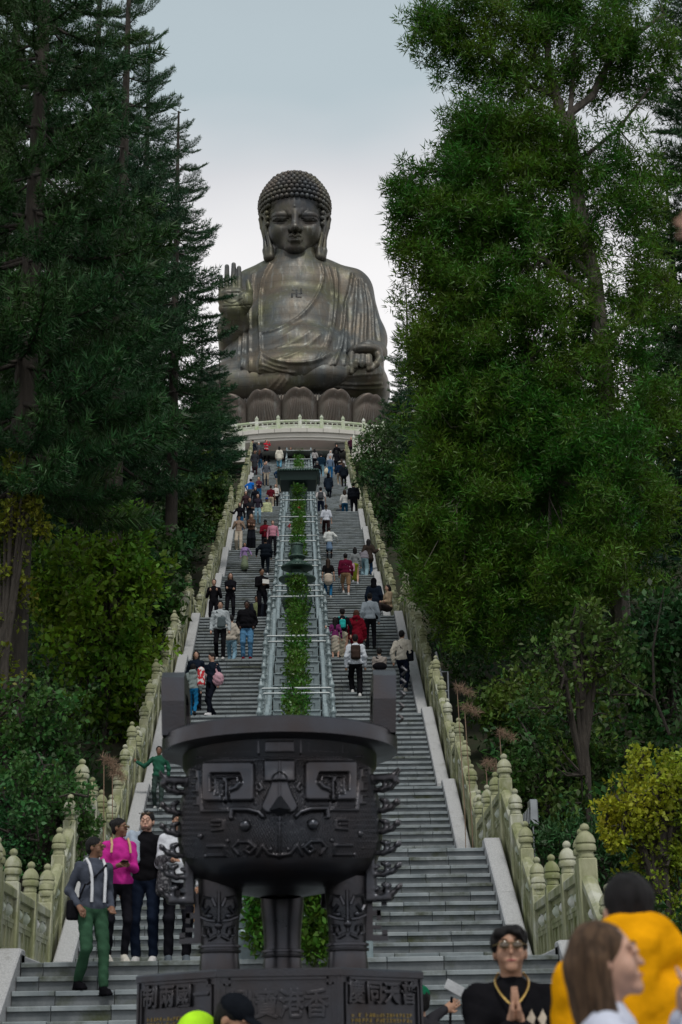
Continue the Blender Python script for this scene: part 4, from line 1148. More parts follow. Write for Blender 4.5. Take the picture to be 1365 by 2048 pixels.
h_ += .026*bar([(622, 300), (585, 400), (560, 455)], 40)*.8
h_ += .014*bar([(505, 320), (520, 345), (505, 360)], 10); h_ += .016*bar([(622, 180), (622, 760)], 5)
h_ += .020*bar([(500, 65), (500, 140)], 10); h_ += .022/(1+np.exp((dist_rect(Pm, 540, 72, 622, 135)-5)/2.2))
h_ += .018*bar([(115, 115), (150, 115), (150, 165), (180, 165), (185, 110)], 8); h_ += .018*bar([(200, 90), (260, 90), (262, 140), (220, 140)], 9); h_ += .018*bar([(290, 140), (400, 130), (455, 130), (455, 85), (430, 85)], 9); h_ += .014*bar([(300, 95), (395, 90)], 9)
h_ += .016*bar([(225, 540), (290, 540), (290, 590), (225, 595)], 7); h_ += .014*bar([(225, 565), (265, 565)], 5)
h_ += .016*bar([(200, 690), (300, 690), (300, 745), (200, 745)], 8)
h_ += .018*bar([(380, 740), (350, 700), (380, 665), (440, 665), (480, 700), (450, 735), (420, 715), (440, 695)], 9); h_ += .016*bar([(490, 745), (520, 690), (560, 740), (622, 750)], 10)
for (a_, b_) in ((110, 260), (110, 340), (115, 420)): h_ += .014*bar([(a_, b_-25), (a_+28, b_-25), (a_+28, b_+20), (a_+5, b_+20)], 6)
h_ += .012*bar([(80, 165), (640, 165)], 4); h_ += .010*bar([(80, 178), (640, 178)], 3)
# fine thunder pattern in the ground
base_on = (mv > 30) & (mv < 760)
h_ += .005*np.tanh(4*np.sin(mu*.40+1.5*np.sin(mv*.2))*np.sin(mv*.40))*(h_ < .006)*base_on
fr = (np.abs(U.ravel()) < 1.25)
h_ = h_*1.35*np.clip((1.3-np.abs(U.ravel()))/.15, 0, 1)*fr
nx_ = np.sin(U.ravel()); ny_ = -np.cos(U.ravel())
W[:, 0] += nx_*h_; W[:, 1] += ny_*h_
W -= np.array([DX, DY, 0])
ii = np.arange(NV-1)[:, None]*NU; jj = np.arange(NU)[None, :]; j2 = (jj+1) % NU
Fq = np.stack([ii+jj, ii+NU+jj, ii+NU+j2, ii+j2], -1).reshape(-1, 4)[:, ::-1]
link('belly', mesh_np('belly', W, Fq, M_ding, True), ding)
def on_bowl(mx_, my_):
    u, v = 350+mx_/2.967, 1460+my_/2.967
    i = np.argmin((pu-u)**2+(pv-v)**2+1e6*(np.abs(U.ravel()) > 1.5)); return W[i]
for mx_, my_, s_ in ((420, 570, .042), (817, 562, .042), (160, 632, .022), (1098, 618, .026), (320, 660, .017), (933, 656, .017), (572, 710, .016), (674, 708, .016), (197, 752, .016), (1057, 742, .016), (1117, 702, .013)):
    p = on_bowl(mx_, my_); n0 = np.array([p[0], p[1], 0]); n0 /= np.linalg.norm(n0)
    mb = MB(); mb.ball(p+n0*s_*.2, s_, 8); mb.build('stud', M_ding, ding, True)
p = on_bowl(625, 450); mb = MB(); mb.add([p+np.array([-.085, .0, -.035]), p+np.array([.085, .0, -.035]), p+np.array([0, -.0, .085]), p+np.array([0, -.12, -.035]), p+np.array([0, -.0, -.08])], [(0, 3, 2), (3, 1, 2), (0, 4, 3), (4, 1, 3), (0, 2, 1), (0, 1, 4)]); mb.build('snout', M_ding, ding)
# openwork flanges
def flange_mesh(H, Wd, th_=.05, teeth=6):
    p_ = [rbox((Wd*.17, 0, -H/2), (Wd*.17, th_*.5, H/2), .012), rbox((Wd*.55, 0, -.03), (Wd*.55, th_*.5, .028), .012), cap((Wd*1.0, 0, -.03), (Wd*1.22, 0, .03), .022, .010), rbox((Wd*.45, 0, -H+.02), (Wd*.45, th_*.5, .022), .012)]
    hh = H/teeth
    for q in range(teeth):
        z = -H*(q+.55)/teeth
        c1 = [(Wd*.30, z-hh*.20), (Wd*.62, z-hh*.22), (Wd*.90, z-hh*.10), (Wd*1.10, z+hh*.16), (Wd*1.16, z+hh*.30)]
        for (xa, za), (xb, zb_) in zip(c1[:-1], c1[1:]): p_.append(cap((xa, 0, za), (xb, 0, zb_), .021, .019 if xb < Wd*1.1 else .009))
        c2 = [(Wd*.72, z-hh*.1), (Wd*.74, z+hh*.22), (Wd*.60, z+hh*.30)]
        for (xa, za), (xb, zb_) in zip(c2[:-1], c2[1:]): p_.append(cap((xa, 0, za), (xb, 0, zb_), .019, .017))
        p_.append(cap((Wd*.32, 0, z+hh*.12), (Wd*.42, 0, z+hh*.12), .016, .013))
    V_, F_ = sdf_mesh(p_, .0085, .012)
    return mesh_np('flange', V_, F_, M_ding, True)
FM = flange_mesh(.92, .22)
for a_ in (0, math.pi, math.radians(60), math.radians(120)):
    link('flange', FM, ding, (.635*math.cos(a_), .635*math.sin(a_), zt-.13), (0, 0, a_))
for sd in (-1, 1):      # second, nearer pair seen nearly edge-on beside the mask
    a_ = -math.pi/2+sd*1.30; link('flange', FM, ding, (.64*math.cos(a_), .64*math.sin(a_), zt-.16), (0, 0, a_))
# handles (ears): hoops standing on the rim, thick side faces the viewer
for sd in (-1, 1):
    mb = MB()
    w0, w1 = .20, .34           # half widths of the hoop opening and the outside
    ht = .50
    xb = sd*(Rr_-.11)
    out = [(-w1, 0), (-w1-.02, ht*.5), (-w1+.0, ht*.86), (-w1*.62, ht), (w1*.62, ht), (w1-.0, ht*.86), (w1+.02, ht*.5), (w1, 0)]
    inn = [(-w0, 0), (-w0, ht*.5), (-w0*.9, ht*.66), (-w0*.5, ht*.72), (w0*.5, ht*.72), (w0*.9, ht*.66), (w0, ht*.5), (w0, 0)]
    V = []; 
    for (yy, z_) in out+inn:
        lean = sd*z_*.03
        for dx in (-.085, .085): V.append((xb+dx+lean, yy, zr1-.03+z_))
    F = []; n_ = 8
    def vid(i, s_, inner): return (i+(n_ if inner else 0))*2+s_
    for i in range(n_-1):
        F += [(vid(i, 0, 0), vid(i+1, 0, 0), vid(i+1, 1, 0), vid(i, 1, 0)), (vid(i, 0, 1), vid(i, 1, 1), vid(i+1, 1, 1), vid(i+1, 0, 1)),
              (vid(i, 0, 0), vid(i, 0, 1), vid(i+1, 0, 1), vid(i+1, 0, 0)), (vid(i, 1, 0), vid(i+1, 1, 0), vid(i+1, 1, 1), vid(i, 1, 1))]
    mb.add(V, F)
    for q in range(5 if sd > 0 else 0):
        z_ = .04+q*.09; mb.tube([(xb+sd*(.10+z_*.1), -w1-.0, zr1+z_), (xb+sd*(.135+z_*.1), -w1-.015, zr1+z_+.03), (xb+sd*(.10+z_*.1), -w1-.0, zr1+z_+.06)], .012, 5)
    mb.build('handle', M_ding, ding)
# legs
def leg(xp, Y, rtop, label):
    cx_ = px2w(xp, 1850, Y)[0]-DX; cy_ = Y-DY
    z1_ = zt-.90; zL = PT
    Ht = z1_-zL
    rr0 = rtop
    mb = MB()
    pf = [(rr0*1.02, -.01), (rr0*1.0, .06), (rr0*.95, Ht*.22), (rr0*.93, Ht*.235), (rr0*1.06, Ht*.24), (rr0*1.07, Ht*.262), (rr0*.96, Ht*.266), (rr0*.96, Ht*.285), (rr0*1.07, Ht*.29), (rr0*1.06, Ht*.312), (rr0*.93, Ht*.32), (rr0*.93, Ht*.45), (rr0*1.0, Ht*.62), (rr0*1.08, Ht*.78), (rr0*1.12, Ht*1.0)]
    mb.lathe(pf, 40); lg = mb.build('leg', M_ding, ding, True, loc=(cx_, cy_, zL)); 
    return lg, rr0, Ht, cx_, cy_
for xp, Y, out_ in ((440, DY-.10, -1), (695, DY-.10, 1), (565, DY+.50, 0)):
    lg, rr0, Ht, cx_, cy_ = leg(xp, Y, .145 if out_ else .15, '')
    if out_:
        # mask relief on the upper half
        mb = MB()
        def ringpt(a_, z_, o_=.0): r1 = rr0*(1.05+.2*max(0, z_/Ht-.5))+o_; return (r1*math.sin(a_), -r1*math.cos(a_), z_)
        for sg in (-1, 1):
            mb.tube([ringpt(sg*a_, Ht*z_) for a_, z_ in ((.12, .40), (.5, .36), (.85, .42), (.8, .5), (.5, .48), (.45, .43))], .013, 6)
            mb.tube([ringpt(sg*a_, Ht*z_) for a_, z_ in ((.15, .70), (.3, .78), (.75, .80), (.95, .70), (.7, .64), (.45, .70))], .015, 6)
            mb.tube([ringpt(sg*a_, Ht*z_) for a_, z_ in ((.15, .55), (.5, .56), (1.0, .60))], .012, 6)
            mb.ball(ringpt(sg*.45, Ht*.60), .022, 6); mb.ball(ringpt(sg*.7, Ht*.40), .015, 6)
        mb.ball(ringpt(0, Ht*.50, .01), .03, 6)
        mb.tube([ringpt(0, Ht*.42), ringpt(0, Ht*.85)], .014, 6)
        mb.build('mask', M_ding, lg, True)
        mb = MB(); th_ = .03; s_ = out_
        def bx_(x0, x1, z0, z1): mb.box(*sorted((s_*x0, s_*x1)), -th_/2, th_/2, Ht*z0, Ht*z1)
        bx_(rr0*.8, .185, .34, .86); bx_(.185, .29, .80, .87); bx_(.25, .29, .70, .82); bx_(.185, .245, .60, .655); bx_(.215, .245, .55, .66); bx_(.185, .245, .46, .50); bx_(.185, .29, .34, .40); bx_(.25, .29, .39, .45); bx_(.26, .32, .84, .89)
        mb.build('flange', M_ding, lg)
    else:
        pass
# ------------------------------------------------------------------ hill
def hash2(x, y, s=0): return np.sin(x*12.9898+y*78.233+s)*43758.5453 % 1
def vnoise(x, y, s=0):
    xi, yi = np.floor(x), np.floor(y); xf, yf = x-xi, y-yi; xf = xf*xf*(3-2*xf); yf = yf*yf*(3-2*yf)
    a = hash2(xi, yi, s); b = hash2(xi+1, yi, s); c = hash2(xi, yi+1, s); d = hash2(xi+1, yi+1, s)
    return (a*(1-xf)+b*xf)*(1-yf)+(c*(1-xf)+d*xf)*yf
_ys = [-400, 0, flights[0][0]-.5] + [f[0] for f in flights[1:]] + [109.24, 118, 140, 165, 220, 400, 2500]
_zs = [GROUND, GROUND, GROUND] + [f[1] for f in flights[1:]] + [41.0, 41.1, 41.0, 38, 15, -20, -60]
def hill_z(x, y):
    x = np.asarray(x, float); y = np.asarray(y, float)
    z = np.interp(y, _ys, _zs)
    ax = np.abs(x)
    side = np.clip((ax-3.6)/3, 0, 1)
    on = np.clip((y-14.5)/3, 0, 1)
    z = z - .55*on*(1-side*.2) + side*on*(vnoise(x*.35, y*.35)-.5)*1.0 + side*on*(-.010*np.maximum(ax-8, 0)**1.2)
    far = np.clip((ax-60)/200, 0, 1)
    z = z*(1-far)+(-20)*far
    return np.where((ax < 3.8) & (y > 14), z-1.6, z)
gx = np.concatenate([[-2500, -900, -400, -200, -120, -80], np.arange(-60, -12, 3), np.arange(-12, 12.01, .6), np.arange(15, 61, 3), [80, 120, 200, 400, 900, 2500]])
gy = np.concatenate([[-400, -100, -30, -10, 0, 6, 12], np.arange(13, 40, .8), np.arange(40, 112, 1.6), [115, 120, 130, 140, 155, 170, 190, 220, 300, 400, 800, 2500]])
GX, GY = np.meshgrid(gx, gy); GZ = hill_z(GX, GY)
GZ = np.where((np.hypot(GX, GY-AC) < 28) & (GY > 105), np.minimum(GZ, 40.0), GZ)
n0, n1 = GX.shape
ii = np.arange(n0-1)[:, None]*n1; jj = np.arange(n1-1)[None, :]
Fg = np.stack([ii+jj, ii+jj+1, ii+n1+jj+1, ii+n1+jj], -1).reshape(-1, 4)
o = link('ground', mesh_np('ground', np.stack([GX, GY, GZ], -1).reshape(-1, 3), Fg, M_soil, True)); o['kind'] = 'structure'
mb = MB()
for a in range(-8, 8):
    for b in range(0, 20): mb.box(a*1.0+.004, a*1.0+.996, -4+b*1.0+.004, -3.004+b*1.0, GROUND+.002, GROUND+.03)
o = mb.build('plaza', M_pave); o['kind'] = 'structure'

# ------------------------------------------------------------------ vegetation
def place_arr(V, F, mats):
    """copies of V,F under a list of 4x4 matrices -> one V, F"""
    Ms = np.asarray(mats); n = len(V)
    W = np.einsum('mij,nj->mni', Ms[:, :3, :3], V)+Ms[:, None, :3, 3]
    Fo = (F[None]+(np.arange(len(Ms))*n)[:, None, None]).reshape(-1, F.shape[1])
    return W.reshape(-1, 3), Fo
def foxtails(segs, per_m, nl, nw, seed, fwd=.6):
    """needle brushes along segments (a, b) ; triangles"""
    g = np.random.default_rng(seed); A = []; Bn = []
    for a, b in segs:
        a = np.array(a); b = np.array(b); L = np.linalg.norm(b-a); k = max(3, int(L*per_m)); t = g.random((k, 1)); A.append(a+(b-a)*t); Bn.append(np.repeat(((b-a)/L)[None], k, 0))
    P = np.concatenate(A); D = np.concatenate(Bn); m = len(P)
    q = g.normal(size=(m, 3)); q -= D*(q*D).sum(1)[:, None]; q /= np.linalg.norm(q, axis=1)[:, None]+1e-9
    ax = D*fwd+q*(1-fwd*.5); ax[:, 2] += .12; ax /= np.linalg.norm(ax, axis=1)[:, None]
    sd = np.cross(ax, g.normal(size=(m, 3))); sd /= np.linalg.norm(sd, axis=1)[:, None]+1e-9
    s = g.uniform(.75, 1.2, (m, 1))
    V = np.stack([P-sd*nw*.5, P+sd*nw*.5, P+ax*nl*s], 1).reshape(-1, 3)
    return V, np.arange(m*3).reshape(-1, 3)
def arau_branch(seed, L=3.0, dens=80, nl=.17, nw=.030, nb=11, up=.30):
    g = random.Random(seed); segs = []
    def axis(t): return np.array([t*L, math.sin(t*3+seed)*.05*L, (-.10*math.sin(t*math.pi*.9)+.16*t*t)*L*1.0])
    for q in range(8): segs.append((axis(.22+q*.0975), axis(.22+(q+1)*.0975)))
    for q in range(nb):
        t = .20+.76*(q+.5)/nb
        for sd in (-1, 1):
            p = axis(t); l = L*(.34*(1-t)+.10)*g.uniform(.75, 1.2)
            d = np.array([.75, sd*.75, g.uniform(.0, .25)]); d /= np.linalg.norm(d)
            m_ = p+d*l*.5; e = m_+(d*.8+np.array([.25, 0, up*g.uniform(.6, 1.5)]))*l*.5
            segs += [(p, m_), (m_, e)]
    V, F = foxtails(segs, dens, nl, nw, seed)
    # wood
    mb = MB(); mb.tube([axis(q/5) for q in range(6)], [.045*L/3*(1-q/5.5) for q in range(6)], 4, False)
    Vw = np.array(mb.v); Fw = np.array([(f[0], f[1], f[2]) for f in mb.f]+[(f[0], f[2], f[3]) for f in mb.f])
    return np.concatenate([V, Vw]), np.concatenate([F, Fw+len(V)]), np.concatenate([np.zeros(len(F), int), np.ones(len(Fw), int)])
BR = [arau_branch(s) for s in (1, 2, 3)]
BR2 = [arau_branch(s, dens=105, nl=.21, nw=.028, nb=9) for s in (4, 5)]
def arau_crown(H, prof, seed, whorl=.56, nper=6, lift=.0, BRS=BR, h0=0.12):
    """prof: list of (h fraction, branch length)"""
    g = random.Random(seed); z = H*h0; mats = [[] for _ in BRS]
    ph, pl = zip(*prof)
    while z < H-.25:
        l = float(np.interp(z/H, ph, pl))
        a0 = g.random()*6.28
        for q in range(nper):
            if g.random() < .10: continue
            ll = l*g.uniform(.72, 1.12)
            a = a0+q*2*math.pi/nper+g.uniform(-.25, .25)
            tilt = -R(8)+R(26)*max(0, z/H-.55)*1.5+R(lift)+g.uniform(-.10, .10)
            k = g.randrange(len(BRS))
            M = Matrix.Translation((0, 0, z+g.uniform(-.12, .12))) @ Matrix.Rotation(a, 4, 'Z') @ Matrix.Rotation(-tilt, 4, 'Y') @ Matrix.Rotation(g.uniform(-.3, .3), 4, 'X') @ Matrix.Scale(ll/3.0, 4)
            mats[k].append(np.array(M))
        z += whorl*g.uniform(.8, 1.2)
    Vs = []; Fs = []; Ms = []; n = 0
    for k, mm in enumerate(mats):
        if not mm: continue
        V, F, mi = BRS[k]; W, Fo = place_arr(V, F, mm); Vs.append(W); Fs.append(Fo+n); Ms.append(np.tile(mi, len(mm))); n += len(W)
    return np.concatenate(Vs), np.concatenate(Fs), np.concatenate(Ms)
def crown_mesh(name, data, mats):
    V, F, mi = data; return mesh_np(name, V, F, mats, midx=mi)
CR_A = crown_mesh('crown', arau_crown(16, [(0, 2.3), (.3, 2.5), (.6, 2.1), (.85, 1.2), (1, .3)], 5, h0=.27), [M_needle, M_bark])
CR_B = crown_mesh('crown', arau_crown(19, [(0, 3.2), (.35, 3.1), (.7, 2.2), (.9, 1.1), (1, .3)], 6, whorl=.62, nper=7, h0=.28, BRS=BR2), [M_needle2, M_bark])
CR_C = crown_mesh('crown', arau_crown(13, [(0, 2.2), (.2, 2.5), (.6, 1.7), (.85, .9), (1, .2)], 8, whorl=.45, nper=7, h0=.22), [M_needle, M_bark])
def trunk_mesh(H, r0, r1, lean=0, mat=M_bark, n=10):
    mb = MB(); mb.tube([(lean*(q/6)**2, 0, -1.5+(H+1.2)*q/6) for q in range(7)], [r0+(r1-r0)*q/6 for q in range(7)], n, False); return mb.mesh('trunk', mat, True)
TR_A = trunk_mesh(16, .22, .03); TR_B = trunk_mesh(19, .26, .03); TR_C = trunk_mesh(13, .18, .03)
KIND = {'A': (CR_A, TR_A, 16), 'B': (CR_B, TR_B, 19), 'C': (CR_C, TR_C, 13)}
def pine(kind, u, v_tip, Y, label, H=None, group='tall araucaria pines beside the stairs', rot=None, wide=1.0):
    """trunk seen at column u; tip at row v_tip"""
    tip = px2w(u, v_tip, Y); cr, trk, h0 = KIND[kind]
    z0 = float(hill_z(tip[0], Y))-.3
    s = (tip[2]-z0)/h0
    root = thing('pine_tree', label, 'pine tree', (tip[0], Y, z0), rot if rot is not None else rng.uniform(0, 6.28), group)
    link('trunk', trk, root, scl=(s, s, s)); link('crown', cr, root, scl=(s*wide, s*wide, s))
    return root
# left of the stairs
pine('B', 118, -560, 34.0, 'huge dark araucaria pine at the far left running out of the top of the picture', wide=.74)
pine('A', 262, -140, 47.0, 'tall araucaria pine between the huge left pine and the statue', wide=.60)
pine('A', 200, 180, 60.0, 'slim araucaria pine standing behind the two tallest left pines', wide=.9)
pine('A', 358, 205, 62.0, 'conical araucaria pine with its tip left of the statue head', wide=.84)
pine('C', 405, 630, 84.0, 'araucaria pine whose top stands just below the raised bronze hand', wide=.72)
pine('C', 440, 700, 97.0, 'small araucaria pine at the left end of the altar terrace')
pine('B', 55, -330, 44.0, 'tall pine between the huge left pine and the left edge', wide=.7)
pine('A', 205, -150, 56.0, 'tall pine seen through the branches of the huge left pine', wide=.75)
pine('A', 300, 60, 68.0, 'pine whose top rises just left of the conical pine', wide=.8)
pine('B', -20, 60, 52.0, 'araucaria pine cut by the left edge of the picture')
pine('C', 312, 560, 72.0, 'lower araucaria pine filling the slope under the conical left pine', wide=.62)
pine('C', 150, 520, 76.0, 'lower araucaria pine deep in the left wood', wide=1.2)
pine('C', 40, 540, 66.0, 'lower araucaria pine near the left edge of the wood', wide=1.2)
pine('A', 175, 640, 48.0, 'young araucaria pine low on the left slope among the trunks', wide=1.0)
# right of the stairs
pine('C', 812, 560, 92.0, 'slim araucaria pine right of the statue knee', wide=.75)
pine('C', 850, 700, 80.0, 'bushy araucaria pine below the slim one on the right slope', wide=1.15)
pine('C', 905, 205, 72.0, 'araucaria pine top peeking out behind the big acacia', wide=.7)
pine('B', 1455, -420, 27.0, 'dense dark pine at the far right edge of the picture', wide=.55)
pine('B', 1385, -300, 46.0, 'dark pine between the acacia trunk and the right edge', wide=.8)
pine('A', 1330, 330, 54.0, 'pine deep in the right wood behind the acacia trunk', wide=.8)
pine('C', 1060, 760, 60.0, 'low pine in the right wood behind the acacia', wide=1.4)
pine('A', 1130, 420, 62.0, 'tall pine behind the acacia crown in the right wood', wide=.7)

def leaf_tree(name, label, cat, base, limbs, blobs, leafm, barkm, nclust, per, crad, ll, lw, seed, tri=True, group=None, up=.25, r0=.2):
    """limbs: polylines [(x,y,z)...] with radii; blobs: (centre, radii, weight)"""
    g = np.random.default_rng(seed); base = np.array(base, float)
    root = thing(name, label, cat, tuple(base), group=group)
    mb = MB()
    for pts, ra, rb in limbs:
        P = np.array(pts, float)-base; n = len(P)
        P = P+np.concatenate([np.zeros((1, 3)), g.normal(0, .03, (n-1, 3))])
        mb.tube(list(P), [ra+(rb-ra)*q/(n-1) for q in range(n)], 8, False)
    wts = np.array([b[2]*b[1][0]*b[1][2] for b in blobs], float); wts /= wts.sum(); C = []
    for b, w in zip(blobs, wts):
        k = max(4, int(nclust*w)); d = g.normal(size=(k, 3)); d /= np.linalg.norm(d, axis=1)[:, None]
        rad = g.random((k, 1))**.36*(1+.22*g.normal(size=(k, 1)))
        C.append(np.array(b[0])-base+d*rad*np.array(b[1]))
    C = np.concatenate(C)
    # twigs from the limbs to some clusters
    lp = np.concatenate([np.array(p, float)-base for p, _, _ in limbs])
    for c in C[g.permutation(len(C))[:min(320, len(C)//3)]]:
        j = np.argmin(((lp-c)**2).sum(1)-(lp[:, 2] < c[2])*.5); a = lp[j]
        m_ = (a+c)/2+g.normal(0, .12, 3); mb.tube([a, m_, c], [.03, .018, .006], 4, False)
    mb.build('trunk', barkm, root, True)
    V, F = leaf_batch(C, per, crad, ll, lw, seed+1, up=up, tri=tri)
    link('crown', mesh_np('crown', V, F, leafm), root)
    return root
def pb(u, v, Y, ru, rz, ry=None, w=1.0):
    """blob centred at a pixel, radii given in pixels"""
    c = px2w(u, v, Y); s = 1/ (FPX/(Y*.95+c[2]*.32)); return (c, (ru*s, ry or (ru*s*.9), rz*s), w)
# the big acacia
Ya = 40.0
Q = lambda u, v, Y=Ya: px2w(u, v, Y)
gb = Q(1240, 1300); gb = np.array([gb[0], Ya, float(hill_z(gb[0], Ya))-.5])
limbs = [([gb, Q(1232, 1000), Q(1212, 760), Q(1190, 560), Q(1160, 420), Q(1148, 300)], .27, .17),
         ([Q(1148, 300), Q(1140, 225), Q(1185, 190), Q(1235, 95), Q(1330, 30)], .17, .06), ([Q(1148, 300), Q(1120, 215), Q(1095, 120), Q(1090, -60)], .17, .07),
         ([Q(1110, 190), Q(1060, 170), Q(980, 110), Q(900, 60), Q(840, 30)], .10, .03), ([Q(1100, 160), Q(1068, 110), Q(1060, 20)], .07, .03), ([Q(1180, 480), Q(1130, 260), Q(1120, 200)], .12, .08),
         ([Q(1215, 770), Q(1150, 740), Q(1060, 720), Q(960, 760)], .13, .04), ([Q(1205, 700), Q(1260, 640), Q(1330, 560)], .10, .04), ([Q(1195, 600), Q(1080, 520), Q(960, 480), Q(870, 440)], .12, .03),
         ([Q(1190, 560), Q(1050, 420), Q(940, 330), Q(830, 350)], .11, .03), ([Q(1225, 900), Q(1100, 860), Q(950, 850)], .12, .03), ([Q(1232, 1000), Q(1100, 960), Q(930, 980)], .12, .03), ([Q(1150, 330), Q(1240, 260), Q(1300, 180)], .07, .03), ([Q(1140, 240), Q(1150, 100), Q(1165, -40)], .08, .04)]
blobs = [pb(860, 60, Ya, 65, 65), pb(940, 120, Ya, 75, 50), pb(1010, 60, Ya, 90, 60, w=.8), pb(1080, -10, Ya, 110, 60, w=.6), pb(930, 20, Ya, 80, 60, w=.8),
         pb(960, 260, Ya, 85, 75, w=1.3), pb(1060, 270, Ya, 90, 80, w=1.1), pb(1010, 350, Ya, 110, 80, w=1.3), pb(925, 340, Ya, 70, 60, w=1.3),
         pb(815, 360, Ya, 38, 48, w=1.2), pb(800, 430, Ya, 30, 35, w=1.2), pb(818, 500, Ya, 34, 60, w=1.2), pb(850, 420, Ya, 50, 70, w=1.2),
         pb(930, 450, Ya, 95, 80, w=1.4), pb(1050, 460, Ya, 110, 80, w=1.3), pb(880, 560, Ya, 75, 80, w=1.3), pb(1000, 590, Ya, 120, 85, w=1.3), pb(860, 690, Ya, 65, 80, w=1.3), pb(960, 720, Ya, 110, 80, w=1.3),
         pb(1100, 640, Ya, 110, 80, w=1.1), pb(905, 820, Ya, 85, 80, w=1.3), pb(1030, 840, Ya, 120, 90, w=1.2), pb(890, 940, Ya, 75, 65, w=1.3), pb(1000, 980, Ya, 120, 90, w=1.2), pb(1120, 900, Ya, 110, 120, w=1.0),
         pb(870, 1060, Ya, 68, 60, w=1.3), pb(950, 1120, Ya, 110, 90, w=1.2), pb(890, 1180, Ya, 70, 70, w=1.2), pb(1080, 1140, Ya, 110, 100, w=1.0), pb(1230, 700, Ya, 90, 120, w=.7), pb(1250, 380, Ya, 100, 130, w=.8), pb(1200, 100, Ya, 140, 110, w=.8), pb(1290, 120, Ya, 80, 60, w=.8), pb(1130, 330, Ya, 60, 70, w=1.0), pb(1150, 480, Ya, 80, 90, w=.9), pb(1120, 780, Ya, 120, 90, w=.9), pb(1040, 150, Ya, 90, 70, w=.8), pb(1180, -20, Ya, 150, 70, w=.7), pb(1290, 560, Ya, 80, 90, w=.7), pb(1215, 900, Ya-1.6, 110, 80, w=.9), pb(1250, 1030, Ya-1.6, 120, 90, w=.9), pb(1180, 1150, Ya-1.6, 110, 80, w=.9), pb(1300, 820, Ya-1, 80, 90, w=.8), pb(980, 1250, Ya, 100, 70, w=1), pb(1100, 30, Ya, 60, 90, w=.5)]
leaf_tree('acacia_tree', 'big fine leaved acacia filling the right side above the stairs', 'tree', gb, limbs, blobs, M_acacia, M_barkl, 3800, 105, .30, .15, .034, 11)
# second, paler acacia limb tree behind, and fill
Yb = 52.0
Q2 = lambda u, v: px2w(u, v, Yb)
gb2 = Q2(1000, 1200); gb2 = np.array([gb2[0], Yb, float(hill_z(gb2[0], Yb))-.4])
leaf_tree('acacia_tree', 'dark acacia standing behind the big acacia low on the right slope', 'tree', gb2, [([gb2, Q2(1000, 1050), Q2(980, 900), Q2(990, 760)], .2, .06)],
          [pb(960, 820, Yb, 130, 120), pb(880, 960, Yb, 75, 90), pb(1040, 980, Yb, 150, 120), pb(900, 1100, Yb, 90, 80), pb(1100, 1100, Yb, 150, 120), pb(830, 1090, Yb, 32, 60)], M_acacia, M_bark, 700, 90, .42, .20, .055, 12)
# foliage trees, left
def broad(label, u, v, Y, ru, rz, n, per, seed, m=M_broad, name='broadleaf_tree', cat='tree', extra=(), ll=.13, lw=.075, trunk=True, cr=.25, limbs_extra=(), grp=None):
    c = px2w(u, v, Y); b = np.array([c[0], Y, float(hill_z(c[0], Y))-.3])
    if Y < 50: f_ = max(1, Y/27)**.7; ll *= f_; lw *= f_; cr *= f_
    bl_ = [pb(u, v, Y, ru, rz)]+[pb(uu_, vv_, Y+dy_, r1_, r2_) for uu_, vv_, r1_, r2_, dy_ in extra]
    g_ = random.Random(seed)
    for q in list(bl_):
        for _ in range(3):
            a_ = g_.uniform(0, 6.28); e_ = g_.uniform(.3, .5)
            bl_.append((q[0]+np.array([q[1][0]*1.0*math.cos(a_), q[1][1]*g_.uniform(-.6, .6), q[1][2]*1.0*math.sin(a_)]), (q[1][0]*e_, q[1][1]*e_, q[1][2]*e_), 1.1))
    low = min(bl_, key=lambda q: q[0][2])
    hgt = low[0][2]-low[1][2]-b[2]
    if hgt > .3:
        w_ = bl_[0][1][0]*1.1
        bl_.append((np.array([c[0], Y+.2, b[2]+hgt*.5+.2]), (w_, w_*.8, hgt*.75+.2), .55))
    lm = [([b, (b+c)/2+np.array([.1, 0, 0]), c+np.array([0, 0, bl_[0][1][2]*.5])], .09, .02)]
    for q in bl_[1:]: lm.append(([(b+c)/2, (c+q[0])/2, q[0]], .05, .015))
    for q in limbs_extra: lm.append(q)
    return leaf_tree(name, label, cat, b, lm, bl_, m, M_bark, n, per, cr, ll, lw, seed, tri=False, group=grp, up=.1)
broad('bright green broadleaf tree on the left slope beside the balustrade', 215, 1200, 40, 95, 95, 420, 26, 21, leafmat('lime_green_leaves', (0.15, 0.25, 0.015), .4, .5, (0.06, 0.16, 0.016)), extra=((245, 1090, 60, 55, .3), (130, 1120, 70, 60, 0), (280, 1170, 45, 40, 0), (160, 1290, 95, 70, -.3), (230, 1330, 90, 60, 0), (130, 1210, 90, 60, .5), (200, 1420, 60, 50, 0)))  # the leaves' own lime green, brighter than the other broad leaves
broad('yellowing broadleaf tree at the left edge with thin bare twigs', 25, 1000, 33, 45, 60, 150, 26, 22, extra=((60, 1050, 45, 35, 0), (15, 950, 30, 30, 0), (30, 1120, 60, 60, .2)), ll=.085, lw=.055, cr=.14, m=leafmat('ochre_leaves', (.19, .20, .015), .35, .5, (.07, .13, .015)))
broad('dark glossy shrub at the left edge below the yellowing tree', 45, 1430, 30, 85, 70, 240, 26, 23, extra=((20, 1520, 80, 60, 0), (90, 1500, 50, 50, .2)), name='shrub', cat='shrub', ll=.09, lw=.06, cr=.15, m=leafmat('deep_leaves', (.03, .12, .035), .3, .5, (.05, .12, .022)))
broad('hibiscus shrub with small red flowers left of the lowest balustrade', 60, 1640, 25.5, 110, 80, 300, 26, 24, extra=((30, 1560, 70, 50, 0), (140, 1620, 40, 70, .3)), name='shrub', cat='shrub', ll=.075, lw=.05, cr=.15, m=leafmat('deep_leaves', (.025, .075, .03), .25, .5))
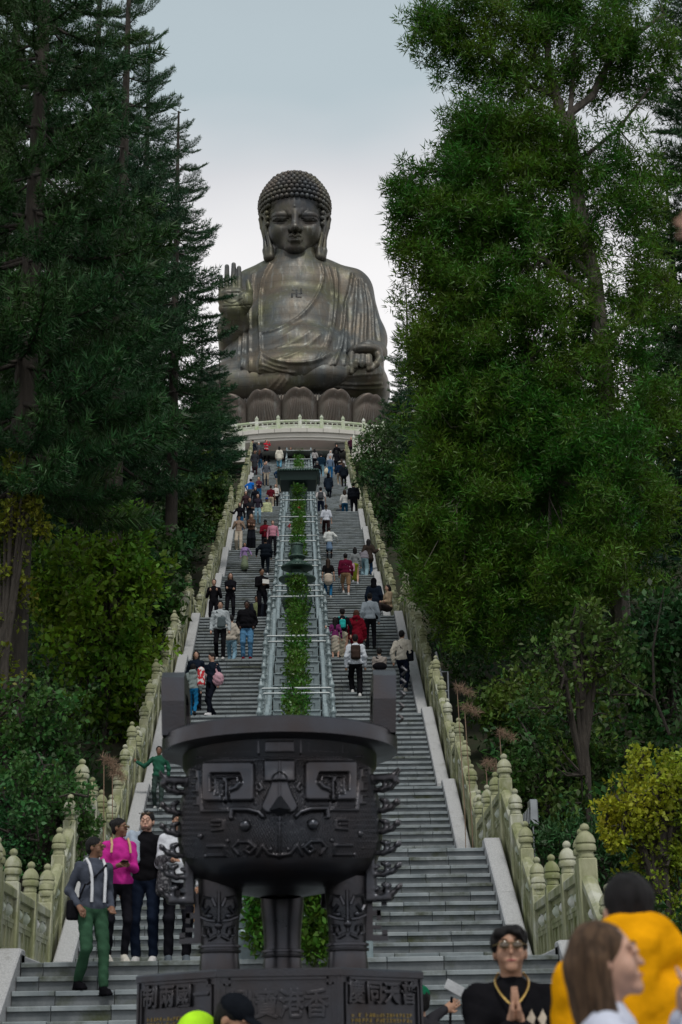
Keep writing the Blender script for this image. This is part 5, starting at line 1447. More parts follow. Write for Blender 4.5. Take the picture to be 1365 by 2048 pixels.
broad('young dark green tree beside the upper left balustrade posts', 300, 1230, 46, 45, 90, 160, 26, 25, extra=((330, 1130, 40, 60, 1),), m=M_dkleaf)
broad('light green bush beside the left balustrade below the terrace', 405, 960, 84, 40, 60, 160, 22, 26, ll=.24, lw=.14, cr=.4, extra=((440, 1010, 25, 40, 0),))
broad('round dark bush beside the upper left stairs', 365, 1040, 70, 50, 70, 160, 22, 27, ll=.2, lw=.11, cr=.35, m=M_dkleaf)
# right
broad('light green tree hugging the upper right balustrade', 752, 905, 90, 38, 38, 170, 26, 31, ll=.20, lw=.09, cr=.4, extra=((775, 870, 36, 34, 0), (735, 945, 30, 35, 0)), m=leafmat('fresh_leaves', (.06, .12, .03), .3, .4, (.04, .09, .025)))
broad('dark bush under the light green tree beside the right balustrade', 785, 1000, 78, 45, 60, 180, 22, 32, ll=.2, lw=.09, cr=.4, m=M_dkleaf, extra=((760, 950, 30, 30, 0), (800, 1070, 30, 50, 0)))
broad('yellow green bush at the right edge behind the man in yellow', 1305, 1590, 24, 85, 70, 420, 28, 33, m=M_yell, name='shrub', cat='shrub', ll=.07, lw=.045, cr=.13, extra=((1270, 1640, 50, 45, 0), (1345, 1700, 50, 60, .2), (1350, 1560, 40, 40, 0)))
broad('slender tree with pale bare branches on the right slope', 1150, 1290, 31, 80, 50, 150, 20, 34, extra=((1100, 1380, 60, 40, 0), (1180, 1230, 60, 30, 0), (1240, 1330, 50, 60, 0)), ll=.11, lw=.06, cr=.2, m=M_broad,
      limbs_extra=[([px2w(1340, 1470, 31), px2w(1310, 1400, 31), px2w(1240, 1350, 31), px2w(1170, 1320, 31), px2w(1130, 1290, 31)], .035, .012), ([px2w(1310, 1400, 31), px2w(1300, 1300, 31), px2w(1330, 1180, 31)], .03, .01), ([px2w(1300, 1390, 31), px2w(1220, 1390, 31), px2w(1120, 1375, 31)], .025, .008)])
broad('dark leafy shrub beside the tall post of the right balustrade', 1110, 1560, 33, 100, 80, 300, 24, 35, name='shrub', cat='shrub', m=M_dkleaf, extra=((1180, 1500, 70, 60, 0), (1060, 1480, 50, 50, 1)), ll=.11, lw=.05)
broad('mid green fern like shrub below the yellow green bush', 1240, 1720, 26, 90, 60, 260, 24, 36, name='shrub', cat='shrub', ll=.10, lw=.03, extra=((1140, 1670, 60, 50, 0),), m=leafmat('fern_leaves', (.03, .09, .025), .25, .5))
broad('rounded bush half way down the right slope', 1060, 1400, 38, 75, 60, 260, 24, 37, name='shrub', cat='shrub', ll=.10, lw=.05, m=M_broad, extra=((1000, 1430, 45, 45, 0),))
broad('dark bush cut by the right edge in the middle of the slope', 1330, 1290, 36, 90, 120, 240, 24, 38, name='shrub', cat='shrub', m=M_dkleaf)
# dark growth over the slopes
def undergrowth(seed, side, n):
    g = np.random.default_rng(seed); y = 17+g.random(n)**1.3*92; x = side*(4.6+g.random(n)**1.2*np.where(y < 60, 12, 16)); h = g.random(n)**1.5*(1.2+1.8*np.clip((np.abs(x)-4.6)/3, 0, 1))
    C = np.stack([x, y, hill_z(x, y)+h], 1)
    V, F = leaf_batch(C, 22, (.45, .45, .38), .17, .075, seed)
    o = link('undergrowth', mesh_np('undergrowth', V, F, M_dkleaf)); tag(o, f'dark leafy undergrowth covering the {side_word[side]} slope', 'undergrowth', kind='stuff')
undergrowth(51, -1, 4200); undergrowth(52, 1, 4200)
# far wood behind, so that the slope closes dark
def backwood(seed, side):
    g = np.random.default_rng(seed); n = 1500; y = 50+g.random(n)*65; x = side*(12+g.random(n)*30); z = hill_z(x, y)+g.random(n)*6.0
    V, F = leaf_batch(np.stack([x, y, z], 1), 26, (1.1, 1.1, .8), .42, .2, seed)
    o = link('wood', mesh_np('wood', V, F, M_needle)); tag(o, f'dark wood mass closing the {side_word[side]} side of the hill', 'wood', kind='stuff')
backwood(61, -1); backwood(62, 1)
# dry plumes of pampas grass
def plumes(label, items, Y, seed):
    for k, (u, v) in enumerate(items):
        p = px2w(u, v, Y); g = random.Random(seed+k); z0 = float(hill_z(p[0], Y))
        root = thing('pampas_grass', label[k], 'grass plume', (p[0], Y, z0), group='dry grass plumes')
        mb = MB(); h = p[2]-z0; mb.tube([(0, 0, 0), (.05, 0, h*.6), (.0, 0, h)], .008, 4); mb.build('stem', M_plume, root)
        cs = np.array([(q*.06*g.choice((1, 1, .8)), 0, h+.08-abs(q-2)*.012-(q*.03)) for q in range(5)])
        V, F = leaf_batch(cs, 70, .05, .10, .007, seed+k, tri=True, up=-.2); link('plume', mesh_np('plume', V, F, M_plume), root)
plumes(['dry grass plume just outside the right balustrade, highest on the slope', 'dry grass plume leaning over the right balustrade below the highest one', 'broad dry grass plume right of the balustrade beside the rounded bush', 'lowest dry grass plume behind the tall post of the right balustrade'], [(915, 1380), (930, 1420), (1000, 1470), (972, 1530)], 29.5, 70)
plumes(['dry grass plume outside the left balustrade, upper one', 'dry grass plume outside the left balustrade, lower one beside the child in green'], [(208, 1525), (225, 1550)], 27.0, 80)
# flood light and steel rail on the right slope
fl = thing('floodlight', 'grey box floodlight on a bracket beside the right balustrade', 'floodlight', tuple(px2w(1062, 1652, 27.0)))
mb = MB(); mb.bbox(-.02, .12, -.12, .12, .0, .42, .02); mb.build('housing', M_steel, fl); mb = MB()
for q in range(4): mb.box(-.12+q*.026, -.108+q*.026, -.10, .10, .02, .28-.03*(3-q)); 
mb.build('cooling_fins', M_steel, fl); mb = MB(); mb.tube([(.04, 0, 0), (.04, 0, -.9)], .018, 6); mb.build('bracket', M_steel, fl)
hr_ = thing('handrail', 'thin grey steel handrail on the slope right of the balustrade', 'handrail', tuple(px2w(885, 1345, 41)))
mb = MB()
A = lambda u, v: px2w(u, v, 41)-np.array(px2w(885, 1345, 41))
mb.tube([A(872, 1304), A(893, 1390)], .03, 6); mb.build('rail', M_steel, hr_); mb = MB(); mb.tube([A(878, 1344), A(896, 1344), A(898, 1410)], .03, 6); mb.tube([A(882, 1380), A(897, 1382)], .025, 6); mb.build('post', M_steel, hr_)
# ------------------------------------------------------------------ people
def cloth(c, rough=.97): 
    c = tuple(min(.85, max(.004, x)) for x in c); k = 'cloth_%02x%02x%02x' % tuple(int(x*255) for x in c)
    return material(k, c, rough, var=.25, vscale=9, bump=.3, bscale=38, spec=0.0)
def C(r, g, b): return srgb(r, g, b)
SK = {'light': (.50, .30, .22), 'tan': (.36, .20, .13), 'brown': (.18, .09, .055), 'dark': (.07, .035, .022)}
def skinm(k): return material('skin_'+k, SK[k], .5, var=.12, vscale=30, spec=.4)
HC_ = {'black': (.010, .009, .010), 'brown': (.045, .025, .016), 'auburn': (.10, .035, .018), 'blond': (.28, .18, .09), 'grey': (.22, .22, .22), 'lbrown': (.10, .06, .035)}
def hairm(k): return material('hair_'+k, HC_[k], .6, var=.6, vscale=12, t2=(.42, .58), stretch=(6, 6, .7), bump=.6, bscale=60, spec=.18)
def ik(a, t, l1, l2, pole):
    a = np.array(a, float); t = np.array(t, float); d = t-a; D = np.linalg.norm(d); L = min(D, .995*(l1+l2)); u = d/(D+1e-9)
    a1 = (l1*l1-l2*l2+L*L)/(2*L); h = math.sqrt(max(1e-6, l1*l1-a1*a1)); p = np.array(pole, float); p = p-u*(p@u); p /= np.linalg.norm(p)+1e-9
    return a+u*a1+p*h, a+u*L
LEGS = {'stand': ((.10, .0, .09), (-.10, .02, .09), 0), 'down': ((.09, -.24, -.075), (-.09, .05, .10), -.05), 'up': ((.09, -.26, .255), (-.09, .03, .09), -.02),
        'walk': ((.09, -.20, .09), (-.09, .20, .12), -.02), 'wide': ((.17, -.02, .09), (-.15, .03, .09), -.01), 'sit': ((.12, -.45, -.25), (-.12, -.42, -.25), -.80), 'cross': ((.05, -.10, .09), (-.10, .05, .09), 0)}
ARMS = {'down': ((.25, -.03, .87), (-.25, -.03, .87), (0, 1, 0)), 'swing': ((.24, -.16, .92), (-.25, .12, .90), (0, 1, .1)), 'pocket': ((.20, -.07, .95), (-.20, -.07, .95), (.0, 1, 0)),
        'phone': ((.06, -.27, 1.13), (-.07, -.26, 1.12), (0, .3, -1)), 'straps': ((.13, -.17, 1.27), (-.13, -.17, 1.27), (0, .3, -1)), 'fold': ((-.06, -.20, 1.13), (.08, -.20, 1.10), (0, .2, -1)),
        'pray': ((.026, -.235, 1.245), (-.026, -.235, 1.245), (0, .2, -1)), 'raill': ((.52, -.10, 1.22), (-.24, 0, .87), (0, .2, -1)), 'railr': ((.24, 0, .87), (-.52, -.10, 1.22), (0, .2, -1)),
        'hold': ((.24, -.02, .87), (-.10, -.28, 1.12), (0, .3, -1)), 'photo': ((.08, -.28, 1.50), (-.08, -.28, 1.50), (0, .2, -1)), 'hips': ((.20, .02, 1.02), (-.20, .02, 1.02), (0, 1, 0)),
        'out': ((.38, -.05, 1.0), (-.25, -.03, .87), (0, 1, 0)), 'reach': ((.60, -.02, 1.38), (-.24, -.03, .87), (0, .2, -1)), 'back': ((.22, .03, .9), (-.22, -.02, .88), (0, 1, 0))}
def hand_prims(w, d, side, curl=.5, fine=True, spread=None):
    if spread is not None:          # palms pressed together in front of the chest
        w = np.array(w, float); P_ = [cap(w, (side*.020, w[1]+.0, w[2]+.05), .024, .020, k=.01), ell((side*.015, w[1], w[2]+.065), (.016, .042, .048), k=.01)]
        for q, (o, l) in enumerate(((-.030, .062), (-.010, .078), (.010, .074), (.029, .058))):
            a = np.array([side*.011, w[1]+o, w[2]+.10]); b = a+np.array([-side*.001, 0, l*.55]); c = b+np.array([-side*.001, 0, l*.5]); P_ += [cap(a, b, .0098, .0092, k=.003), cap(b, c, .0092, .0075, k=.003)]
        a = np.array([side*.014, w[1]-.035, w[2]+.045]); P_ += [cap(a, a+np.array([0, -.018, .035]), .0115, .0105, k=.006), cap(a+np.array([0, -.018, .035]), a+np.array([0, -.014, .065]), .0105, .0085, k=.003)]
        return P_
    w = np.array(w, float); d = np.array(d, float); d /= np.linalg.norm(d)
    s = np.array([side, 0, 0.]) if spread is None else np.array(spread, float); n = np.cross(d, s); n /= np.linalg.norm(n)+1e-9; s = np.cross(n, d)
    if not fine: return [ell(w+d*.06, (.030, .040, .058)), cap(w+d*.03, w+d*.07-s*.035, .014, .012)]
    P_ = [cap(w, w+d*.075, .027, .033, k=.01), cap(w+d*.02+s*.014, w+d*.08+s*.022, .02, .018, k=.01), cap(w+d*.02-s*.014, w+d*.08-s*.022, .02, .018, k=.01)]
    for q, (o, l) in enumerate(((-.031, .062), (-.0105, .074), (.0105, .070), (.031, .056))):
        a = w+d*.085+s*o; b = a+(d*math.cos(curl*.6)+n*math.sin(curl*.6))*l*.55; c = b+(d*math.cos(curl*1.5)+n*math.sin(curl*1.5))*l*.5
        P_ += [cap(a, b, .0095, .009, k=.003), cap(b, c, .009, .0075, k=.003)]
    a = w+d*.03-s*.028; b = a+(d*.7-s*.6+n*.25)*.04; P_ += [cap(a, b, .012, .0105, k=.006), cap(b, b+(d*.9-s*.1+n*.2)*.03, .0105, .0085, k=.003)]
    return P_
TREADS = []
for fi, (y0, z0, n, t, r) in enumerate(flights):
    for k in range(n-1): TREADS.append((y0+k*t+.14, z0+(k+1)*r))
for i, (ya, za) in enumerate(LV): TREADS.append((ya+.16, za))
def stand_at(u, v):
    best = None
    for (Y, Z) in TREADS:
        # x on the tread whose projection falls on column u
        x = 0.0
        for _ in range(3):
            pu_, pv_ = w2px((x, Y, Z)); x += (u-pu_)/(FPX/(Y*.95+Z*.32))
        pu_, pv_ = w2px((x, Y, Z)); e_ = abs(pv_-v)
        if best is None or e_ < best[0]: best = (e_, x, Y, Z)
    return best[1:]
PEOPLE = {}
def person(u, v, h, label, top, bot, face=0, hair='short', hc='black', skin='light', sleeves='long', legs='trousers', shoe=(.02, .02, .02), pose='stand', arms='down',
           b=1.0, Y=None, X=None, Z=None, flip=1, loose=0.0, coat=0.0, lean=0.0, look=0.0, nod=0.0, fem=False, hat=None, hatc=(.02, .02, .02), hood=False, res=None, key=None, wide=0.0, armsv=None, skirt=.45, cat='person', group=None, inner=None, tail=0.0):
    if Y is None:
        x, Y, z = stand_at(u, v)
        for _ in range(3): x += (u-w2px((x, Y, z+h*.52))[0])/(FPX/(Y*.95+z*.32))
    else:
        z = stair_z(Y) if Z is None else Z; x = 0.0
        if X is None:
            for _ in range(4):
                pu_, pv_ = w2px((x, Y, z+h*(.52 if Y > 15 else .93))); x += (u-pu_)/(FPX/(Y*.95+z*.32))
        else: x = X
    dist = Y
    fine = dist < 22
    if res is None: res = .0105 if dist < 22 else (.02 if dist < 46 else (.027 if dist < 75 else .034))
    s = h/1.75; hs = 1.0 if h > 1.5 else 1.0+(1.5-h)*.45
    root = thing('person', label, cat, (x, Y, z), R(face), group)
    lf, rf, dz = LEGS[pose]; la, ra, pole = ARMS[arms] if armsv is None else armsv
    if flip < 0:
        lf, rf = (-rf[0], rf[1], rf[2]), (-lf[0], lf[1], lf[2]); la, ra = (-ra[0], ra[1], ra[2]), (-la[0], la[1], la[2])
    P = np.array([0, 0.0, .93+dz])
    if pose in ('up', 'down'): P[1] = -.07
    Rt = rotm(lean, 0, 0)
    tp = lambda q: P+Rt@np.array(q, float)
    hip = [P+np.array([sd*.088*(1+.1*(b-1)), 0, -.02]) for sd in (1, -1)]
    kn, an = zip(*[ik(hp, f, .43, .42, (sd*.12, -1, .1)) for hp, f, sd in zip(hip, (lf, rf), (1, -1))])
    shw = .175 if not fem else .155
    shw *= (1+.35*(b-1))
    sh = [tp((sd*shw, 0, .458)) for sd in (1, -1)]
    sft = np.array([0, P[1]*0, dz]); 
    wr_t = [np.array(w_, float)+np.array([0, P[1], dz]) if arms in ('down', 'swing', 'pocket', 'hips', 'back', 'out') else np.array(w_, float)+np.array([0, 0, dz]) for w_ in (la, ra)]
    if lean: wr_t = [w_+np.array([0, -math.sin(lean)*.35, -abs(lean)*.08]) for w_ in wr_t]
    el, wr = zip(*[ik(a_, w_, .285, .255, np.array(pole)+np.array([sd*.35, 0, 0])) for a_, w_, sd in zip(sh, wr_t, (1, -1))])
    nk = tp((0, .005, .52)); Rh = rotm(0, 0, look) @ rotm(lean*.4+nod, 0, 0)
    hd = nk+np.array([0, -.02, 0])+rotm(lean*.5, 0, 0)@np.array([0, 0, .155])
    hp_ = lambda q: hd+Rh@(np.array(q, float)*hs)
    E = lambda c, r, rt=None, **k: ell(c, np.array(r)*1.0, rt, **k)
    sc_ = lambda prims: [(p[0], p[1]*s, p[2]*s, p[3]*s if p[0] == 'cap' else p[3], (p[4]*s if p[4] is not None else None), (p[5]*s if p[5] is not None else None), p[6]) for p in prims]
    sm, hm = skinm(skin), hairm(hc)
    # ---- body
    body = [E(hd+Rh@np.array([0, .008, .018])*hs, np.array([.073, .091, .098])*hs, Rh), E(hp_((0, -.022, -.045)), np.array([.052, .060, .062])*hs, Rh), cap(nk-np.array([0, 0, .06]), hp_((0, .01, -.05)), .052*(1.05 if not fem else .9), .048*(1.05 if not fem else .88))]
    if dist < 50:
        body += [cap(hp_((0, -.084, .008)), hp_((0, -.0985, -.022)), .0075, .0105, k=.012), E(hp_((.075, .012, -.012)), (.010, .020, .030), Rh, k=.008), E(hp_((-.075, .012, -.012)), (.010, .020, .030), Rh, k=.008)]
    if fine:
        body += [E(hp_((.031, -.098, .014)), (.021, .016, .012), Rh, neg=True, k=.014), E(hp_((-.031, -.098, .014)), (.021, .016, .012), Rh, neg=True, k=.014), cap(hp_((.047, -.074, .033)), hp_((.012, -.090, .030)), .008, .008, k=.012), cap(hp_((-.047, -.074, .033)), hp_((-.012, -.090, .030)), .008, .008, k=.012),
                 E(hp_((.030, -.087, .012)), (.014, .012, .012), Rh, k=.004), E(hp_((-.030, -.087, .012)), (.014, .012, .012), Rh, k=.004),
                 cap(hp_((.022, -.079, -.057)), hp_((-.022, -.079, -.057)), .008, .008, k=.014), E(hp_((0, -.070, -.090)), (.026, .018, .020), Rh, k=.024), E(hp_((.042, -.055, -.03)), (.022, .022, .03), Rh, k=.02), E(hp_((-.042, -.055, -.03)), (.022, .022, .03), Rh, k=.02)]
    body += [cap(tp((0, 0, .06)), tp((0, 0, .42)), .095, .10), cap(sh[0], sh[1], .045)]
    for i, sd in enumerate((1, -1)):
        body += [cap(sh[i], el[i], .044, .036), cap(el[i], wr[i], .036, .024)]
        hdir = wr[i]-el[i] if arms != 'pray' else np.array([-sd*.05, -.12, 1.0])
        body += hand_prims(wr[i], hdir, sd, .5 if arms != 'pray' else .02, fine, None if arms != 'pray' else (0, 1, 0))
        lw_ = .80 if legs in ('trousers', 'leggings') else 1.0
        body += [cap(hip[i], kn[i], .072*lw_, .050*lw_), cap(kn[i], kn[i]*.6+an[i]*.4, .050*lw_, .050*lw_), cap(kn[i]*.6+an[i]*.4, an[i], .048*lw_, .034), cap(an[i]-np.array([0, -.03, .03]), an[i]+np.array([0, -.10, -.05]), .033, .026)]
    sdf_obj('body', sc_(body), res if not fine else res*.8, sm, root, .022*s)
    wobf = None
    if dist < 46:
        a_ = .0042 if fine else .007; f_ = 1.0/s; ph = (len(label) % 7)
        wobf = lambda X_, Y_, Z_: a_*(np.sin(Z_*34*f_+X_*19+3*np.sin(X_*13+ph)+Y_*11)*np.sin(X_*17+Z_*9+ph)+.6*np.sin(Z_*61+X_*31+Y_*40+ph))
    # ---- top garment
    L_ = loose
    g = [E(tp((0, .0, .36)), (.165*b*(1 if not fem else .9)+L_*.5, .112*b+L_*.5, .17)), E(tp((0, -.005*b, .18)), (.150*b*(1 if not fem else .88)+L_*.6, .112*b**1.4+L_*.6, .17)), E(tp((0, 0, .03)), (.162*b+L_*.7, .120*b+L_*.6, .12)), cap(sh[0]-np.array([.02, 0, .0]), tp((0, 0, .49)), .052+L_*.3, .062), cap(sh[1]+np.array([.02, 0, .0]), tp((0, 0, .49)), .052+L_*.3, .062), cap(tp((0, .0, .47)), tp((0, .0, .525)), .075, .060)]
    if fem: g += [E(tp((.062, -.085, .33)), (.062, .05, .058)), E(tp((-.062, -.085, .33)), (.062, .05, .058))]
    for i, sd in enumerate((1, -1)):
        if sleeves == 'long': g += [cap(sh[i], el[i], .056+L_*.55, .049+L_*.6), cap(el[i], wr[i]*.96+el[i]*.04, .050+L_*.6, .036+L_*.5)]
        elif sleeves == 'short': g += [cap(sh[i], sh[i]*.25+el[i]*.75, .062+L_*.5, .060+L_*.7)]
        elif sleeves == 'half': g += [cap(sh[i], el[i], .060+L_*.5, .054+L_*.6)]
    if coat: g += [cap(P+np.array([0, 0, .02]), P-np.array([0, 0, coat]), .15*b+L_*.5, .17*b+L_, k=.05)]
    if hood == 'down': g += [E(tp((0, .085, .53)), (.120, .060, .080)), cap(tp((.07, .06, .56)), tp((-.07, .06, .56)), .045), cap(tp((.08, .03, .52)), tp((.0, .10, .54)), .038, .045), cap(tp((-.08, .03, .52)), tp((.0, .10, .54)), .038, .045), cap(tp((.08, .03, .52)), tp((.03, -.07, .46)), .034, .025), cap(tp((-.08, .03, .52)), tp((-.03, -.07, .46)), .034, .025)]
    if hood == 'down' and dist < 7: g += [E(tp((0, .065, .60)), (.135, .070, .075), k=.03), cap(tp((.10, .02, .58)), tp((.06, -.07, .52)), .045, .04), cap(tp((-.10, .02, .58)), tp((-.06, -.07, .52)), .045, .04), cap(tp((-.12, .06, .55)), tp((.12, .08, .52)), .05), cap(tp((0, .12, .56)), tp((0, .13, .38)), .06, .03)]
    topc = cloth(top)
    sdf_obj('shirt', sc_(g), res, topc, root, .03*s, wobf)
    # ---- lower garment
    w_ = wide
    if legs in ('trousers', 'shorts', 'leggings'):
        q = -.015 if legs == 'leggings' else 0
        g = [E(P+np.array([0, .005, .0]), (.158*b, .118*b, .12))]
        for i in (0, 1):
            if legs == 'shorts': m_ = hip[i]*.12+kn[i]*.88; g += [cap(hip[i], m_, .088*b**.7, .082+w_)]
            else: g += [cap(hip[i], kn[i], .088*b**.7+q, .064*b**.4+q*.7+w_*.8), cap(kn[i], an[i]+np.array([0, 0, .03]), .063+q*.5+w_*.8, .054+q*.4+w_)]
        sdf_obj('trousers' if legs != 'shorts' else 'shorts', sc_(g), res, cloth(bot), root, .028*s, wobf)
    else:
        kk = (kn[0]+kn[1])/2; hem = P+(kk-P)*(skirt/.45); hem[2] = P[2]-skirt
        g = [E(P, (.155*b, .118*b, .10)), cap(P-np.array([0, 0, .02]), hem, .13*b, .17*b+w_, k=.05)]
        sdf_obj('skirt', sc_(g), res, cloth(bot), root, .03*s, wobf)
        if inner:
            g = []
            for i in (0, 1): g += [cap(hip[i], kn[i], .078, .058), cap(kn[i], an[i]+np.array([0, 0, .03]), .056, .045)]
            sdf_obj('trousers', sc_(g), res, cloth(inner), root, .02*s)
    # ---- shoes
    for i in (0, 1):
        a_ = an[i]
        g = [cap(a_+np.array([0, .035, -.045]), a_+np.array([0, -.13, -.055]), .043, .036), cap(a_+np.array([0, .02, 0]), a_+np.array([0, -.03, -.03]), .042, .04), rbox(a_+np.array([0, -.05, -.078]), (.044, .125, .014), .01)]
        sdf_obj('shoe', sc_(g), max(res*.9, .011), cloth(shoe, .6), root, .02*s)
    # ---- hair and hats
    H = []
    if hair != 'none':
        H = [E(hp_((0, .020, .036)), np.array([.083, .095, .092])*hs, Rh), E(hp_((0, .045, -.01)), np.array([.072, .062, .075])*hs, Rh)]
        if hair == 'tousled': H += [E(hp_((.02, -.045, .088)), (.05, .045, .03), Rh), E(hp_((-.045, -.04, .075)), (.035, .035, .03), Rh), E(hp_((.06, -.01, .06)), (.03, .05, .04), Rh), E(hp_((-.07, 0, .04)), (.025, .05, .05), Rh), cap(hp_((.035, -.09, .068)), hp_((.062, -.06, .03)), .018, .012)]
        if hair in ('long', 'half'):
            zl = -.30 if hair == 'long' else -.17
            H += [cap(hp_((0, .065, 0)), hp_((0, .085, zl)), .075, .055), cap(hp_((.065, .03, .01)), hp_((.07, .04, zl)), .035, .030), cap(hp_((-.065, .03, .01)), hp_((-.07, .04, zl)), .035, .030)]
        if hair == 'bun': H += [E(hp_((0, .10, .06)), (.045, .042, .045))]
        if hair == 'pony': H += [cap(hp_((0, .10, .04)), hp_((0, .12, -.12)), .032, .036), cap(hp_((0, .12, -.12)), hp_((0, .11, -.30)), .036, .012)]
        H += [E(hp_((0, -.098, -.018)), np.array([.066, .070, .086])*hs, Rh, neg=True, k=.012)]
        if hair in ('short', 'tousled', 'bun', 'pony'): H += [E(hp_((0, -.03, -.10)), np.array([.10, .075, .06])*hs, Rh, neg=True, k=.012)]
    if H:
        sdf_obj('hair', sc_(H), res*.9, hm, root, .012*s, (lambda X_, Y_, Z_: .003*np.sin(X_*120+Y_*60)*np.sin(Y_*90+Z_*30)) if fine else None)
    if hat == 'cap':
        sdf_obj('cap', sc_([E(hp_((0, .012, .055)), np.array([.087, .100, .078])*hs, Rh), E(hp_((0, .0, -.03)), (.12, .14, .05), Rh, neg=True, k=.01), E(hp_((0, -.115, .045)), (.065, .065, .012), Rh)]), res*.9, cloth(hatc), root, .012)
    elif hat == 'beanie':
        sdf_obj('beanie', sc_([E(hp_((0, .015, .055)), np.array([.090, .102, .090])*hs, Rh), E(hp_((0, 0, -.055)), (.12, .14, .055), Rh, neg=True, k=.01)]), res*.9, cloth(hatc), root, .012)
    elif hat == 'hood' or hat == 'scarf':
        sdf_obj('headscarf' if hat == 'scarf' else 'hood', sc_([E(hp_((0, .02, .02)), np.array([.100, .112, .120])*hs, Rh), cap(hp_((0, .04, -.05)), hp_((0, .05, -.19)), .085, .11), E(hp_((0, -.10, -.02)), (.066, .075, .088), Rh, neg=True, k=.015)]), res, cloth(hatc), root, .02)
    if dist < 50 and abs(((face+math.degrees(look)+180) % 360)-180) < 110 and hat != 'none':
        de = material('dark_iris', (.012, .008, .006), .2)
        for sd in (1, -1):
            mb = MB(); mb.ball((0, 0, 0), .0078*s, 6, (1.25, .6, .62)); o = mb.build('eye', de, root, True, loc=tuple(hp_((sd*.031, -.0915, .012))*s))
        mb = MB(); mb.tube([hp_((.023, -.0835, -.057))*s, hp_((0, -.0905, -.056))*s, hp_((-.023, -.0835, -.057))*s], [.0035*s, .0055*s, .0035*s], 6); mb.build('lips', material('lips', (.30, .09, .08), .45), root, True)
        for sd in (1, -1):
            mb = MB(); mb.tube([hp_((sd*.014, -.0945, .035))*s, hp_((sd*.032, -.0895, .042))*s, hp_((sd*.052, -.074, .036))*s], [.0025*s, .0036*s, .002*s], 5); mb.build('eyebrow', hm, root, True)
    D = dict(root=root, s=s, sh=[q*s for q in sh], el=[q*s for q in el], wr=[q*s for q in wr], hd=hd*s, hp=lambda q: hp_(q)*s, tp=lambda q: tp(q)*s, Rh=Rh, P=P*s, res=res, pos=(x, Y, z), face=face, b=b, an=[q*s for q in an])
    if key: PEOPLE[key] = D
    return D
def worn(D, name, label, cat, prims, mat, k=.02, res=None, wob=None):
    """a bag or garment carried by a person: a top-level thing in the person's own frame"""
    o = sdf_obj(name, prims, res or D['res'], mat, None, k, wob)
    o.location = D['pos']; o.rotation_euler = (0, 0, R(D['face'])); return tag(o, label, cat)
def backpack(D, label, c, sc=1.0):
    s = D['s']; t_ = D['tp']; b_ = D['b']
    pr_ = [rbox(t_((0, .12*b_+.07*sc, .27)), np.array((.135, .075, .20))*s*sc, .05*s), rbox(t_((0, .12*b_+.145*sc, .20)), np.array((.10, .035, .11))*s*sc, .03*s)]
    for sd in (1, -1): pr_ += [cap(t_((sd*.10, .10, .47)), t_((sd*.105, -.03, .54)), .018*s), cap(t_((sd*.105, -.03, .54)), t_((sd*.11, -.125*b_, .40)), .017*s), cap(t_((sd*.11, -.125*b_, .40)), t_((sd*.15, -.05, .16)), .014*s)]
    return worn(D, 'backpack', label, 'backpack', pr_, cloth(c))
def crossbag(D, label, c, side=1, strap=None, front=False, z=.05, w=.11, name='shoulder_bag'):
    s = D['s']; t_ = D['tp']; b_ = D['b']
    q = t_((side*(.20*b_), .02, z)) if not front else t_((side*.04, -.17*b_, z+.08))
    pr_ = [rbox(q, np.array((w*.75, .05, w))*s, .03*s), cap(q, t_((side*.15*b_, -.13*b_, .25)), .012*s), cap(t_((side*.12*b_, -.125*b_, .25)), t_((-side*.10, -.10*b_, .47)), .012*s), cap(t_((-side*.10, -.10*b_, .47)), t_((-side*.12, .05, .54)), .012*s), cap(t_((-side*.12, .05, .54)), t_((0, .14*b_, .30)), .012*s), cap(t_((0, .14*b_, .30)), q, .012*s)]
    return worn(D, name, label, 'bag', pr_, cloth(c))
def glasses(D, c=(.01, .008, .008), up=0.0, frame=None):
    hp_ = D['hp']; s = D['s']; u_ = up
    m_ = material('dark_lens', c, .08, spec=.9) ; fr = material('thin_gold_frame', (.35, .25, .12), .3, metal=.9) if frame else m_
    mb = MB()
    for sd in (1, -1):
        ctr = hp_((sd*.031, -.108+u_*.5, .012+u_)); st = len(mb.v); mb.ball((0, 0, 0), .021*s, 8, (1.1, .22, .85))
        for i in range(st, len(mb.v)): v_ = np.array(mb.v[i]); v_ = D['Rh']@v_+ctr; mb.v[i] = tuple(v_)
    mb.build('lens', m_, D['root'], True)
    mb = MB(); mb.tube([hp_((.012, -.110+u_*.5, .018+u_)), hp_((-.012, -.110+u_*.5, .018+u_))], .0028*s, 5)
    for sd in (1, -1): mb.tube([hp_((sd*.053, -.105+u_*.5, .018+u_)), hp_((sd*.082, -.06, .018+u_)), hp_((sd*.084, .02, .012+u_))], .0028*s, 5)
    if frame:
        for sd in (1, -1): mb.tube([hp_((sd*.031+.024*math.cos(a_), -.107, .012+.0185*math.sin(a_))) for a_ in np.linspace(0, 6.283, 13)], .0018*s, 4)
    mb.build('frame', fr, D['root'], True)

W_ = C(215, 220, 226)
NB = (.012, .014, .018)
